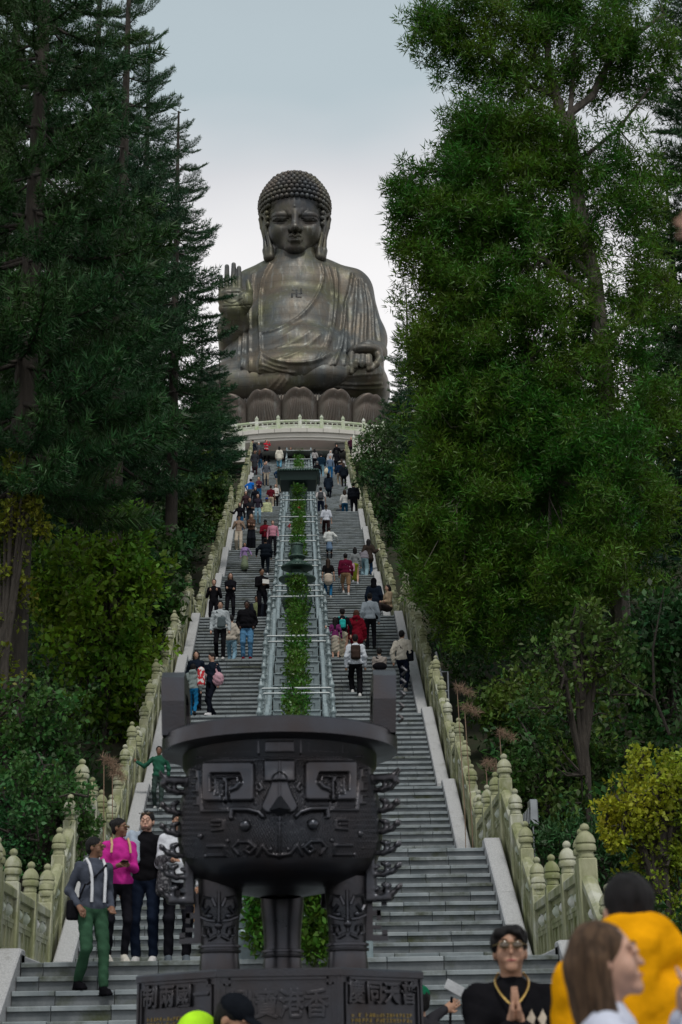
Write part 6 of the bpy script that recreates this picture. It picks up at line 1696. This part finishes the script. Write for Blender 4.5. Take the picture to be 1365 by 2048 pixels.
# ---- the group at the lower left
d = person(180, 1974, 1.72, 'man in slate shirt, white suspenders and green trousers descending at the lower left', (.065, .075, .10), (.035, .085, .050), face=32, skin='brown', shoe=(.008, .008, .01), arms='pocket', pose='down', key='green', look=R(48), b=1.08)
glasses(d, (.05, .03, .01), frame=True)
s_ = d['s']; t_ = d['tp']
for sd in (1, -1):
    mb = MB(); mb.tube([t_((sd*.085, .07, .53)), t_((sd*.10, -.02, .545)), t_((sd*.095, -.088, .48)), t_((sd*.085, -.136, .36)), t_((sd*.078, -.142, .2)), t_((sd*.078, -.138, .06))], .017, 6); mb.build('suspender', cloth((.62, .64, .68)), d['root'], True)
crossbag(d, 'black shoulder bag at the hip of the man in green trousers', (.012, .012, .015), side=-1, z=-.02)
d = person(236, 1921, 1.66, 'woman in magenta ribbed sweater looking sideways on the lowest landing', (.48, .03, .26), (.012, .012, .016), face=18, hair='bun', skin='brown', legs='leggings', shoe=(.55, .53, .48), arms='phone', look=R(55), fem=True, b=1.15, Y=19.25)
glasses(d, (.10, .06, .03), frame=True)
t_ = d['tp']
for sd in (1, -1):
    mb = MB(); mb.tube([t_((sd*.10, .08, .52)), t_((sd*.105, -.03, .545)), t_((sd*.11, -.115, .46)), t_((sd*.12, -.13, .36))], .014, 6); mb.build('bag_strap', cloth((.55, .38, .22)), d['root'], True)
mb = MB(); q_ = (d['wr'][0]+d['wr'][1])/2+np.array([0, -.08, .03]); mb.bbox(q_[0]-.04, q_[0]+.04, q_[1]-.07, q_[1]+.07, q_[2]-.006, q_[2]+.006, .004); o = mb.build('smartphone', cloth((.01, .01, .012), .3)); o.location = d['pos']; o.rotation_euler = (0, 0, R(18)); tag(o, 'black phone in the hands of the woman in magenta', 'phone')
d = person(292, 1922, 1.80, 'bearded man in black tee with pale blue cardigan over one shoulder', (.010, .011, .014), (.012, .018, .035), face=-4, skin='light', shoe=(.6, .6, .6), arms='down', sleeves='half', Y=19.65, look=R(-4), nod=R(6), b=1.02)
glasses(d, (.05, .09, .14), up=.078)
hp_ = d['hp']
sdf_obj('beard', [ell(hp_((0, -.055, -.075)), (.048, .042, .034)), cap(hp_((.062, -.01, -.03)), hp_((.04, -.055, -.08)), .014, .018), cap(hp_((-.062, -.01, -.03)), hp_((-.04, -.055, -.08)), .014, .018)], .009, material('stubble', (.09, .05, .038), .8), d['root'], .02)
t_ = d['tp']
worn(d, 'cardigan', 'pale blue cardigan hung over the shoulder of the bearded man', 'cardigan', [cap(t_((-.09, .06, .52)), t_((-.18, -.03, .50)), .06, .075), cap(t_((-.16, -.05, .48)), t_((-.13, -.13, .30)), .075, .06), cap(t_((-.17, .03, .45)), t_((-.17, .09, .20)), .07, .06), cap(t_((-.10, -.10, .42)), t_((-.07, -.15, .22)), .04, .03)], cloth((.36, .43, .52)), .03, wob=lambda X_, Y_, Z_: .008*np.sin(X_*60+Z_*14))
d = person(357, 1922, 1.78, 'man in white sweatshirt half hidden behind the cauldron legs with a plaid jacket', (.60, .63, .68), (.012, .013, .018), face=8, skin='tan', shoe=(.10, .12, .14), arms='hold', Y=19.5, loose=.02)
worn(d, 'plaid_jacket', 'dark plaid jacket carried over the forearm of the man behind the cauldron', 'jacket', [cap(d['el'][1]+np.array([0, -.02, .02]), d['wr'][1]+np.array([0, 0, .02]), .075, .06), cap(d['el'][1]*.5+d['wr'][1]*.5, d['el'][1]*.5+d['wr'][1]*.5+np.array([-.03, -.03, -.32]), .08, .09)], material('plaid', (.02, .02, .025), .9, c2=(.12, .12, .13), vscale=26, t2=(.5, .56)), .03)
mb = MB(); q_ = d['wr'][0]; mb.hexa([(q_[0]-.11, q_[1]-.06, q_[2]-.42), (q_[0]+.13, q_[1]-.06, q_[2]-.42), (q_[0]+.13, q_[1]+.05, q_[2]-.42), (q_[0]-.11, q_[1]+.05, q_[2]-.42), (q_[0]-.06, q_[1]-.02, q_[2]-.10), (q_[0]+.09, q_[1]-.02, q_[2]-.10), (q_[0]+.09, q_[1]+.02, q_[2]-.10), (q_[0]-.06, q_[1]+.02, q_[2]-.10)])
mb.tube([(q_[0]-.03, q_[1], q_[2]-.11), (q_[0]+.01, q_[1], q_[2]-.03), (q_[0]+.06, q_[1], q_[2]-.11)], .004, 5)
o = mb.build('paper_bag', cloth((.42, .24, .11), .7)); o.location = d['pos']; o.rotation_euler = (0, 0, R(8)); tag(o, 'brown paper bag held beside the left cauldron leg', 'bag')
person(318, 1621, 1.32, 'child in green top stretching an arm to the left balustrade post', (.025, .10, .065), (.04, .06, .055), skin='brown', shoe=(.40, .42, .42), arms='reach', armsv=((.24, -.02, .87), (-.60, -.02, 1.34), (0, .2, -1)), loose=.01, pose='down')
# ---- left half of the stairs, going up
person(386, 1432, 1.34, 'child in grey hooded sweatshirt and blue trousers seen from behind, left of the cauldron rim', (.22, .27, .27), (.015, .14, .30), face=175, arms='down', hood='down', pose='walk', loose=.02, Y=38.85)
person(392, 1385, 1.62, 'long haired woman in dark puffer jacket behind the child in grey', (.012, .018, .030), (.012, .014, .02), hair='long', hc='black', arms='pocket', loose=.03, Y=40.7, fem=True)
d = person(424, 1429, 1.66, 'man in navy jacket holding a red and white garment to his face', (.015, .017, .03), (.008, .01, .016), face=-38, arms='hold', pose='walk', shoe=(.6, .6, .62), Y=39.0, look=R(-25), nod=R(15))
worn(d, 'garment', 'red and white patterned garment over the arm of the man in navy', 'garment', [cap(d['wr'][1]+np.array([0, -.03, .10]), d['wr'][1]+np.array([0, -.02, -.22]), .09, .10), cap(d['wr'][1], d['el'][1], .08, .09)], material('red_white', (.62, .60, .60), .8, c2=(.50, .02, .03), vscale=14, t2=(.47, .52), detail=1), .03)
worn(d, 'plastic_bag', 'pink plastic carrier bag on the arm of the man in navy', 'bag', [ell(d['tp']((.26, -.05, .06)), (.15, .12, .17)), cap(d['tp']((.2, -.04, .18)), d['tp']((.18, -.05, .40)), .03, .012)], cloth((.50, .30, .36), .4), .04, wob=lambda X_, Y_, Z_: .012*np.sin(X_*40+Z_*50)*np.sin(Y_*37))
d = person(441, 1321, 1.76, 'young man in pale sweatshirt with grey sling bag across his chest', (.42, .47, .50), (.008, .009, .012), arms='down', pose='down', shoe=(.5, .5, .5), loose=.02, nod=R(14))
crossbag(d, 'grey boxy sling bag on the chest of the young man in pale sweatshirt', (.09, .115, .125), front=True, w=.15, z=.06, name='sling_bag')
person(428, 1290, 1.68, 'short haired man in black behind the young man with the sling bag', (.012, .012, .014), NB, Y=50.4, arms='straps')
d = person(463, 1318, 1.58, 'person in cream padded jacket and light blue jeans behind the man with the sling bag', (.50, .46, .40), (.22, .38, .50), pose='walk', face=170, loose=.04, hair='short', Y=45.0, look=0)
person(461, 1290, 1.64, 'woman with loose brown hair in black jacket at the edge of the wide landing', (.012, .014, .017), NB, hair='long', hc='brown', arms='fold', fem=True, Y=49.6, look=R(10))
person(494, 1320, 1.72, 'heavy man in black jacket and faded blue jeans with red shoes', (.010, .011, .014), (.09, .22, .38), skin='dark', b=1.34, loose=.03, arms='pocket', shoe=(.16, .01, .015), pose='stand', nod=R(14), wide=.01)
d = person(514, 1292, 1.78, 'man in olive tee under open dark jacket behind the heavy man', (.17, .20, .10), (.015, .018, .025), skin='brown', b=1.08, arms='down', nod=R(12))
worn(d, 'open_jacket', 'open dark jacket over the olive tee on the left stairs', 'jacket', [cap(d['sh'][0], d['el'][0], .085, .07), cap(d['el'][0], d['wr'][0], .07, .06), cap(d['sh'][1], d['el'][1], .085, .07), cap(d['el'][1], d['wr'][1], .07, .06), ell(d['tp']((.14, .0, .22)), (.075, .15, .28)), ell(d['tp']((-.14, .0, .22)), (.075, .15, .28)), ell(d['tp']((0, .08, .22)), (.17, .08, .3))], cloth((.015, .018, .026)), .03)
d = person(524, 1270, 1.72, 'person in black top reading a white leaflet beside the planter', (.010, .010, .012), NB, skin='tan', arms='phone', Y=49.4, nod=R(20), face=20)
mb = MB(); q_ = (d['wr'][0]+d['wr'][1])/2; mb.box(q_[0]-.11, q_[0]+.11, q_[1]-.15, q_[1]-.145, q_[2]-.02, q_[2]+.12); o = mb.build('leaflet', M_white); o.location = d['pos']; o.rotation_euler = (0, 0, R(20)); tag(o, 'white leaflet read by the person in black beside the planter', 'leaflet')
person(490, 1143, 1.30, 'little girl in lilac top and sage skirt stepping down the left stairs', (.36, .25, .50), (.17, .21, .14), hair='long', skin='tan', legs='skirt', skirt=.62, pose='walk', arms='out', fem=True, lean=R(6), wide=.06)
person(531, 1152, 1.70, 'large person in black sweater and trousers seen from behind beside the planter', (.010, .014, .020), (.010, .014, .020), face=180, b=1.36, loose=.03, hair='bun', skin='tan', shoe=(.55, .56, .60), pose='up', arms='out')
person(546, 1122, 1.62, 'person in pink sweater half hidden behind the large person in black', (.55, .25, .33), NB, Y=67.0, hair='short', b=1.05, arms='down')
person(531, 1108, 1.72, 'man in dark red hooded top and black cap on the left stairs', (.16, .012, .022), NB, skin='dark', hat='cap', hood='down', loose=.03, arms='phone', Y=69.2)
person(478, 1101, 1.76, 'man in taupe sweater and cream trousers holding his straps', (.30, .23, .18), (.52, .46, .38), skin='tan', arms='straps', pose='down', hc='brown', hat='cap', hatc=(.02, .02, .025), shoe=(.35, .33, .28), wide=.02)
d = person(503, 1099, 1.70, 'blonde woman in long black dress with brown jacket sleeves', (.10, .06, .045), (.012, .014, .022), hair='long', hc='blond', arms='fold', fem=True, legs='trousers', wide=.05)
crossbag(d, 'small white handbag of the blonde woman in black', (.55, .52, .48), side=1, w=.07)
d = person(534, 1058, 1.80, 'man in blue cap and pale yellow jacket on the left stairs', (.52, .56, .33), (.015, .09, .20), skin='brown', hat='cap', hatc=(.01, .07, .45), loose=.03, pose='down', arms='down')
crossbag(d, 'black sling strap bag across the pale yellow jacket', (.01, .01, .012), side=-1, w=.07)
person(480, 1052, 1.66, 'woman in black jacket reaching for the left balustrade', (.012, .013, .017), (.015, .08, .18), hair='long', arms='railr', fem=True, Y=74.6)
person(500, 1052, 1.68, 'long haired woman in charcoal coat among the group on the left stairs', (.018, .020, .026), (.02, .03, .045), hair='long', arms='fold', fem=True, coat=.25, skin='tan', Y=75.4)
person(516, 1052, 1.66, 'woman in dark patterned jacket and light jeans beside the man in blue cap', (.035, .03, .045), (.22, .36, .45), hair='long', hc='brown', fem=True, arms='pocket', Y=76.2)
person(492, 1030, 1.62, 'woman in plum patterned coat in the middle of the left group', (.05, .03, .035), NB, hair='long', hc='brown', fem=True, Y=79.4)
d = person(497, 1018, 1.66, 'laughing woman in white top carrying a large dark bag', (.62, .64, .66), NB, hair='half', hc='black', fem=True, arms='down', Y=82.0)
crossbag(d, 'large dark bag on the arm of the woman in white top', (.015, .02, .03), side=-1, w=.20)
person(515, 1018, 1.78, 'broad man in white tee on the left stairs below the man in suit', W_, (.02, .035, .06), sleeves='short', skin='light', hc='brown', b=1.12, Y=82.2)
d = person(552, 1020, 1.66, 'long haired woman in white sweater and black trousers by the planter', (.62, .60, .58), (.008, .009, .012), hair='long', hc='brown', fem=True, arms='fold', pose='down')
crossbag(d, 'small black bag of the woman in white sweater by the planter', (.01, .01, .012), side=1, w=.08)
person(511, 990, 1.66, 'dark haired woman in black behind the broad man in white tee', (.012, .014, .02), NB, hair='long', fem=True, Y=86.3)
person(500, 968, 1.74, 'man in bright blue shirt leaning at the left balustrade', (.01, .13, .50), (.10, .12, .14), face=160, lean=R(14), arms='hips', Y=90.5)
person(518, 972, 1.64, 'woman in plum and orange tops with jeans on the left stairs', (.09, .03, .045), (.02, .10, .22), hair='half', hc='blond', fem=True, arms='fold', Y=91.5)
person(533, 974, 1.76, 'grey haired man in grey suit jacket and beige trousers', (.09, .10, .12), (.30, .26, .21), hair='none', skin='light', arms='pocket')
person(542, 990, 1.70, 'man in dark red tee and cream trousers behind the man in navy', (.10, .012, .02), (.50, .42, .32), face=170, Y=89.0, sleeves='short', skin='tan')
person(558, 988, 1.76, 'man in navy sweater seen from behind next to the square roofed burner', (.012, .035, .08), (.35, .30, .24), face=180, arms='hips', hc='lbrown', b=1.1)
person(510, 952, 1.82, 'man with round glasses in long grey overcoat near the stair top', (.035, .037, .045), (.05, .02, .025), skin='brown', coat=.35, hair='short', arms='pocket', loose=.03)
person(530, 950, 1.64, 'woman in pale denim shirt with brown hair behind the man in overcoat', (.35, .40, .50), (.03, .06, .12), hair='long', hc='lbrown', fem=True, Y=97.5)
person(559, 936, 1.72, 'woman in cream top and light jeans climbing near the top of the left stairs', (.62, .60, .52), (.12, .30, .42), face=180, hair='half', fem=True, loose=.03, pose='up', coat=.12, wide=.02)
D_ = person(533, 924, 1.76, 'man in red and white striped sweater at the stair top', (.50, .03, .05), NB, skin='light', arms='photo', pose='walk', face=30, hc='lbrown')
for zz_ in (.12, .34): sdf_obj('white_stripe', [ell(D_['tp']((0, 0, zz_)), (.185, .135, .045))], .03, cloth((.62, .6, .6)), D_['root'], .02)
person(520, 934, 1.66, 'red haired woman in black jacket and jeans near the stair top', (.012, .013, .018), (.03, .09, .17), hair='long', hc='auburn', fem=True, Y=104.9, face=150)
person(518, 916, 1.62, 'person in white bobble hat at the left stair top', (.08, .09, .10), NB, hat='beanie', hatc=(.6, .6, .58), hair='short', Y=110.0)
person(506, 918, 1.70, 'person in dark jacket and black cap at the left end of the stair top', (.014, .018, .03), NB, hat='cap', Y=109.8)
person(582, 916, 1.60, 'person in dark blue standing behind the topmost hedge', (.02, .03, .06), (.25, .02, .03), Y=111.0, skin='tan', hair='half')
# ---- right half of the stairs
d = person(712, 1391, 1.74, 'young man in white sweatshirt and black trousers climbing behind the right cauldron handle', (.56, .61, .68), (.010, .011, .015), face=180, pose='up', shoe=(.6, .6, .6), loose=.03, arms='down', skin='tan', wide=.015)
backpack(d, 'dark brown backpack on the young man in white sweatshirt', (.05, .035, .03), .95)
d = person(804, 1384, 1.74, 'young man in cream jacket and navy trousers on the right edge of the stairs', (.56, .53, .46), (.010, .014, .028), face=160, pose='up', shoe=(.55, .5, .45), loose=.03, arms='hold', skin='tan')
crossbag(d, 'black shoulder bag of the young man in cream jacket', (.010, .012, .016), side=-1, w=.15, z=.08)
d = person(760, 1385, 1.56, 'woman in patterned jacket with black bag above the right cauldron handle', (.30, .27, .25), NB, face=180, fem=True, hair='short', arms='fold', loose=.03, Y=41.0)
worn(d, 'shoulder_bag', 'black quilted bag on the back of the woman in patterned jacket', 'bag', [ell(d['tp']((0, .19, .20)), (.19, .08, .11)), cap(d['tp']((-.12, .1, .3)), d['tp']((.1, .1, .5)), .02, .02)], cloth((.01, .011, .015)), .02)
person(714, 1312, 1.66, 'woman with long auburn hair in dark red hooded top', (.20, .012, .025), (.06, .07, .09), face=180, hair='long', hc='auburn', fem=True, loose=.04, Y=44.9, hood='down', coat=.12)
d = person(741, 1312, 1.76, 'man in pale grey sweater with black strap across his back', (.36, .42, .48), (.012, .013, .018), face=180, loose=.02, Y=46.3, hair='short', skin='light')
crossbag(d, 'black sling bag strap over the pale grey sweater', (.01, .01, .012), side=-1, w=.06)
d = person(686, 1322, 1.64, 'woman in black top and cream skirt holding the planter rail', (.012, .012, .016), (.58, .54, .42), face=180, fem=True, hair='short', legs='skirt', skirt=.62, arms='railr', armsv=((.45, -.1, 1.15), (-.24, 0, .87), (0, .2, -1)), pose='up', Y=44.5)
backpack(d, 'small turquoise backpack of the woman in cream skirt', (.03, .42, .40), .7)
person(671, 1322, 1.25, 'child in purple jacket beside the woman in cream skirt', (.16, .03, .12), (.5, .46, .38), face=175, legs='skirt', skirt=.5, hair='long', Y=44.2, fem=True)
person(749, 1282, 1.72, 'hooded person in long black and navy coat at the edge of the wide landing', (.014, .018, .030), NB, face=170, hat='hood', hatc=(.008, .008, .010), coat=.45, loose=.04, Y=50.6)
person(776, 1232, 1.70, 'dark haired person in beige fleece sitting at the right edge of the wide landing', (.42, .32, .22), (.05, .04, .04), face=-60, hair='long', pose='sit', arms='fold', fem=True, Z=LV[5][1]+.28, Y=49.6, loose=.03)
person(657, 1195, 1.66, 'long haired woman in black tee with cream jacket tied round her waist', (.012, .011, .012), (.02, .13, .28), face=180, sleeves='short', hair='long', hc='brown', fem=True, pose='up', shoe=(.5, .45, .4), key='tied')
d = PEOPLE['tied']; worn(d, 'tied_jacket', 'cream jacket tied round the waist of the woman in black tee', 'jacket', [ell(d['P']+np.array([0, .01, .04]), (.18, .14, .10)), cap(d['P']+np.array([0, .02, 0]), d['P']+np.array([0, .03, -.16]), .16, .17)], cloth((.56, .48, .40)), .03)
d = person(692, 1194, 1.78, 'broad man in maroon sweater and khaki shorts climbing the right stairs', (.115, .012, .035), (.42, .26, .15), face=180, legs='shorts', pose='up', b=1.15, shoe=(.5, .5, .5), skin='tan', loose=.02)
crossbag(d, 'pink tote bag over the shoulder of the man in maroon sweater', (.52, .28, .38), side=-1, w=.16, z=.22, name='tote_bag')
person(711, 1168, 1.60, 'woman in black and white striped top and yellow green skirt', (.22, .24, .25), (.25, .30, .03), face=180, fem=True, legs='skirt', skirt=.5, hair='half', shoe=(.5, .5, .55), pose='up')
d = person(728, 1158, 1.72, 'person in silver puffer jacket and light jeans bending forward', (.20, .19, .22), (.25, .38, .44), face=170, lean=R(42), pose='up', loose=.05, b=1.1, wide=.03, arms='fold', shoe=(.2, .03, .03))
person(738, 1142, 1.68, 'long haired woman in brown jacket leaning on the right balustrade', (.045, .035, .03), (.02, .06, .14), face=180, hair='long', hc='black', fem=True, loose=.05, coat=.1, arms='raill', armsv=((.24, 0, .87), (-.4, -.12, 1.25), (0, .2, -1)), Y=64.3)
person(659, 1128, 1.45, 'child in white puffer jacket and blue skirt on the right stairs', (.60, .63, .62), (.20, .30, .45), face=178, legs='skirt', skirt=.30, inner=(.01, .01, .012), loose=.05, arms='out', armsv=((.25, -.03, .9), (-.42, -.1, 1.0), (0, 1, 0)), Y=66.5)
person(653, 1076, 1.72, 'woman with brown ponytail in white blouse and dark brown trousers', (.58, .62, .70), (.040, .022, .022), face=180, sleeves='half', hair='pony', hc='brown', fem=True, loose=.02, wide=.025, pose='up')
person(682, 1069, 1.80, 'man in charcoal tee and black shorts climbing the right stairs', (.045, .052, .06), (.008, .008, .010), face=180, sleeves='short', legs='shorts', pose='up', b=1.08, arms='down', hc='lbrown')
d = person(642, 1042, 1.76, 'man in white tee with backpack at the edge of the upper wide landing', (.58, .55, .55), (.02, .03, .06), face=180, sleeves='short', Y=79.3)
backpack(d, 'grey backpack on the man in white tee', (.07, .075, .085), 1.0)
person(690, 1042, 1.72, 'woman in white jumper and blue jeans on the upper wide landing', (.60, .61, .60), (.015, .07, .14), face=180, hair='half', hc='brown', fem=True, Y=79.6, arms='out', flip=-1)
person(708, 1042, 1.78, 'very broad man in black sweater by the right balustrade', (.010, .012, .018), NB, face=175, b=1.4, loose=.04, Y=78.7)
person(657, 997, 1.70, 'person in black scarf and long dark coat climbing alone on the right stairs', (.014, .022, .035), (.008, .01, .016), face=165, hat='scarf', hatc=(.008, .008, .01), coat=.2, loose=.04, pose='up')
d = person(635, 973, 1.80, 'man in black jacket climbing beside the square roofed burner', (.010, .013, .018), NB, face=180, hc='grey', pose='up')
backpack(d, 'black backpack on the man beside the square roofed burner', (.008, .010, .014), 1.1)
person(680, 974, 1.74, 'man in navy jacket and white cap with beige trousers on the right stairs', (.010, .022, .05), (.48, .38, .28), face=180, hat='cap', hatc=(.6, .57, .5), loose=.03, pose='up', shoe=(.5, .5, .5))
person(688, 976, 1.66, 'long haired woman in black beside the man in white cap', (.010, .013, .02), NB, face=180, hair='long', hc='brown', fem=True, loose=.05, coat=.1)
person(643, 950, 1.76, 'broad man in navy jacket and light jeans near the top of the right stairs', (.010, .025, .045), (.18, .32, .40), face=180, b=1.15, loose=.03, Y=99.8)
person(662, 932, 1.68, 'woman in white patterned shawl near the top of the right stairs', (.42, .41, .42), NB, hat='hood', hatc=(.5, .5, .5), fem=True, loose=.04, Y=105.2, coat=.15)
person(674, 925, 1.70, 'woman in black headscarf and coat at the right stair top', (.008, .008, .011), NB, hat='scarf', hatc=(.008, .008, .01), fem=True, coat=.3, loose=.04, Y=107.0, arms='raill', flip=1)
d = person(661, 950, 1.70, 'person in denim jacket over red tee descending the right stairs', (.12, .17, .25), (.01, .09, .22), hair='short', Y=98.7, pose='down')
worn(d, 'plastic_bag', 'white plastic bag carried by the person in denim jacket', 'bag', [ell(d['wr'][1]+np.array([0, 0, -.25]), (.17, .12, .22)), cap(d['wr'][1], d['wr'][1]+np.array([0, 0, -.15]), .03, .05)], cloth((.6, .55, .42), .4), .04)
person(684, 950, 1.64, 'woman in brown coat near the right balustrade top', (.13, .085, .07), (.3, .25, .2), hair='half', hc='brown', fem=True, face=180, Y=100.6, coat=.2)
person(673, 940, 1.70, 'dark haired person in black behind the denim jacket', (.012, .012, .016), NB, face=180, Y=103.0, hair='half')
person(630, 932, 1.62, 'person in white and dark layers beside the planter at the stair top', (.34, .33, .33), NB, face=180, hair='half', Y=106.0, fem=True)
for u_, lb, c_, Y_ in ((703, 'bald person in plum shirt behind the right terrace balustrade', (.05, .015, .03), 109.4), (711, 'small person between two others behind the right terrace balustrade', (.07, .03, .035), 109.6), (725, 'person in black turning sideways behind the right terrace balustrade', (.012, .012, .016), 109.7)):
    person(u_, 905, 1.74 if u_ != 711 else 1.5, lb, c_, NB, Y=Y_, Z=ZP, hair='none' if u_ == 703 else 'short')

# ---- close to the camera
GZ0 = GROUND+.03
d = person(1020, 2400, 1.80, 'young man in black with gold chain pressing his palms together', (.008, .009, .012), (.01, .01, .013), face=-4, hair='tousled', skin='tan', arms='pray', Y=8.35, Z=GZ0, res=.0085, loose=.02, nod=R(-6))
glasses(d, (.07, .035, .03), frame=True)
t_ = d['tp']; s_ = d['s']
M_goldj = material('gold', (.75, .50, .16), .28, metal=1.0)
def chain_path(pts, n):
    pts = smoothline3(np.array(pts)); return pts
def smoothline3(L):
    for _ in range(3):
        q = L[:-1]*.75+L[1:]*.25; r_ = L[:-1]*.25+L[1:]*.75; L = np.concatenate([L[:1], np.stack([q, r_], 1).reshape(-1, 3), L[-1:]])
    return L
pth = smoothline3(np.array([t_((.060, .02, .575)), t_((.085, -.04, .535)), t_((.062, -.122, .475)), t_((.0, -.152, .405)), t_((-.062, -.122, .475)), t_((-.085, -.04, .535)), t_((-.060, .02, .575))]))
mb = MB(); mb.tube(list(pth), [.0062 if i % 2 else .0046 for i in range(len(pth))], 6); mb.build('gold_chain', M_goldj, d['root'], True)
# embroidered emblem: two pale flames side by side
mb = MB()
for ox in (-.026, .026):
    for a_, l_ in ((-.5, .045), (-.2, .06), (.1, .07), (.35, .055)):
        mb.tube([t_((.105+ox, -.142, .33)), t_((.105+ox+a_*.035, -.142, .33+l_*.6)), t_((.105+ox+a_*.02, -.140, .33+l_))], [.009, .0075, .002], 6)
    mb.tube([t_((.105+ox-.018, -.142, .325)), t_((.105+ox+.018, -.142, .325))], .007, 6)
mb.build('emblem', cloth((.60, .52, .42)), d['root'], True)
mb = MB(); w_ = d['wr'][0]; e_ = d['el'][0]; ax_ = (w_-e_)/np.linalg.norm(w_-e_); mb.tube([w_-ax_*.030, w_-ax_*.012], .033, 14); mb.build('watch', M_goldj, d['root'], True)
D_ = person(1258, 2600, 1.72, 'man in bright yellow hooded sweatshirt seen from behind at the right edge', (.80, .36, .006), (.02, .02, .03), face=183, hair='short', skin='light', arms='phone', Y=5.35, Z=GZ0, res=.009, loose=.045, hood='down', b=1.22)
d = person(1205, 2600, 1.49, 'girl with long brown hair in white sweater looking up to the right', (.56, .60, .72), (.1, .1, .14), face=80, hair='long', hc='lbrown', skin='light', arms='hold', armsv=((.13, -.24, 1.44), (-.12, -.26, 1.42), (0, .3, -1)), Y=4.35, Z=GZ0, res=.008, fem=True, nod=R(-10), loose=.02)
d = person(282, 2400, 1.80, 'worker in lime safety vest and black cap bending in front of the pedestal', (.22, .36, .55), (.02, .025, .04), face=68, hair='short', hat='cap', hatc=(.010, .012, .018), skin='tan', arms='phone', Y=9.3, Z=GZ0, res=.0095, lean=R(60), nod=R(6))
t_ = d['tp']
worn(d, 'safety_vest', 'lime safety vest over the blue shirt of the bending worker', 'vest', [ell(t_((0, .01, .34)), (.20, .155, .19)), ell(t_((0, 0, .12)), (.19, .15, .20)), cap(t_((.15, 0, .45)), t_((-.15, 0, .45)), .085, .085), ell(t_((0, .12, .46)), (.17, .10, .12))], cloth((.42, .80, .03)), .03)
d = person(838, 2400, 1.74, 'visitor in green cap filming behind the right edge of the pedestal', (.03, .03, .035), (.02, .02, .03), face=215, hair='short', hat='cap', hatc=(.01, .12, .06), skin='tan', arms='hold', armsv=((-.50, -.10, 1.60), (-.24, 0, .87), (0, .2, -1)), Y=13.3, Z=GZ0, res=.011)
q_ = d['wr'][0]
st = thing('selfie_stick', 'white phone on a thin black gimbal stick right of the pedestal', 'selfie stick', d['pos'], R(215))
mb = MB(); mb.tube([q_+np.array([-.03, 0, -.30]), q_+np.array([-.05, 0, -.02]), q_+np.array([-.07, 0, .10])], .011, 8); mb.build('handle', cloth((.01, .01, .012), .4), st, True)
mb = MB(); M4 = np.array(Matrix.Translation(tuple(q_+np.array([-.10, 0, .17]))) @ Matrix.Rotation(R(-30), 4, 'Y') @ Matrix.Rotation(R(-20), 4, 'Z')); mb.bbox(-.08, .08, -.006, .006, -.042, .042, .004, M4); mb.build('phone', cloth((.42, .44, .46), .3), st)
mb = MB(); mb.box(.035, .065, -.010, -.005, .0, .03, M4); mb.box(-.06, .02, -.0085, -.005, -.02, .02, M4); mb.build('lens', cloth((.02, .02, .025), .2), st)
# raised hand entering at the upper right edge
Yh_ = 2.15; tgt = px2w(1352, 418, Yh_)
root = thing('person', 'visitor just outside the right edge whose fingertips reach into the picture', 'person', (tgt[0]+.42, Yh_+.02, GZ0))
o3 = np.array([tgt[0]+.42, Yh_+.02, GZ0]); tl = tgt-o3
s_ = 1.06; hc0 = np.array([.06, 0, 1.76])
w0 = tl+np.array([.155, 0, -.065]); e0 = w0+np.array([.10, .02, -.25]); sh0 = np.array([-.10, 0, 1.52])
bd = [ell(hc0, (.078, .095, .118)), cap(hc0-np.array([0, 0, .2]), hc0-np.array([0, 0, .05]), .055, .052), cap((.0, 0, .95), (.0, 0, 1.45), .12, .12), cap((-.12, 0, 1.5), (.26, 0, 1.5), .05), cap(sh0, e0, .048, .04), cap(e0, w0, .04, .026), cap((.29, 0, 1.48), (.33, .02, 1.18), .046, .04), cap((.33, .02, 1.18), (.33, -.05, .9), .04, .03), cap((.1, 0, .95), (.12, 0, .08), .08, .045), cap((-.08, 0, .95), (-.10, 0, .08), .08, .045)]
bd += hand_prims(w0, tl-w0, 1, .25, True)
sdf_obj('body', bd, .012, skinm('light'), root, .02)
sdf_obj('shirt', [ell((.05, 0, 1.33), (.20, .13, .2)), ell((.03, 0, 1.05), (.19, .13, .22)), cap((-.11, 0, 1.5), (.27, 0, 1.5), .065), cap(sh0, sh0*.6+e0*.4, .068, .06), cap((.29, 0, 1.48), (.32, .01, 1.25), .066, .06)], .014, cloth((.05, .06, .09)), root, .03)
sdf_obj('trousers', [ell((.02, 0, .93), (.17, .13, .13)), cap((.1, 0, .93), (.12, 0, .10), .092, .06), cap((-.08, 0, .93), (-.10, 0, .10), .092, .06)], .016, cloth((.02, .025, .04)), root, .03)
sdf_obj('hair', [ell(hc0+np.array([0, .02, .04]), (.088, .10, .10))], .012, hairm('brown'), root, .02)
for sx_ in (.12, -.10): sdf_obj('shoe', [cap((sx_, .03, .045), (sx_, -.14, .04), .045, .038)], .012, cloth((.05, .05, .05)), root, .02)
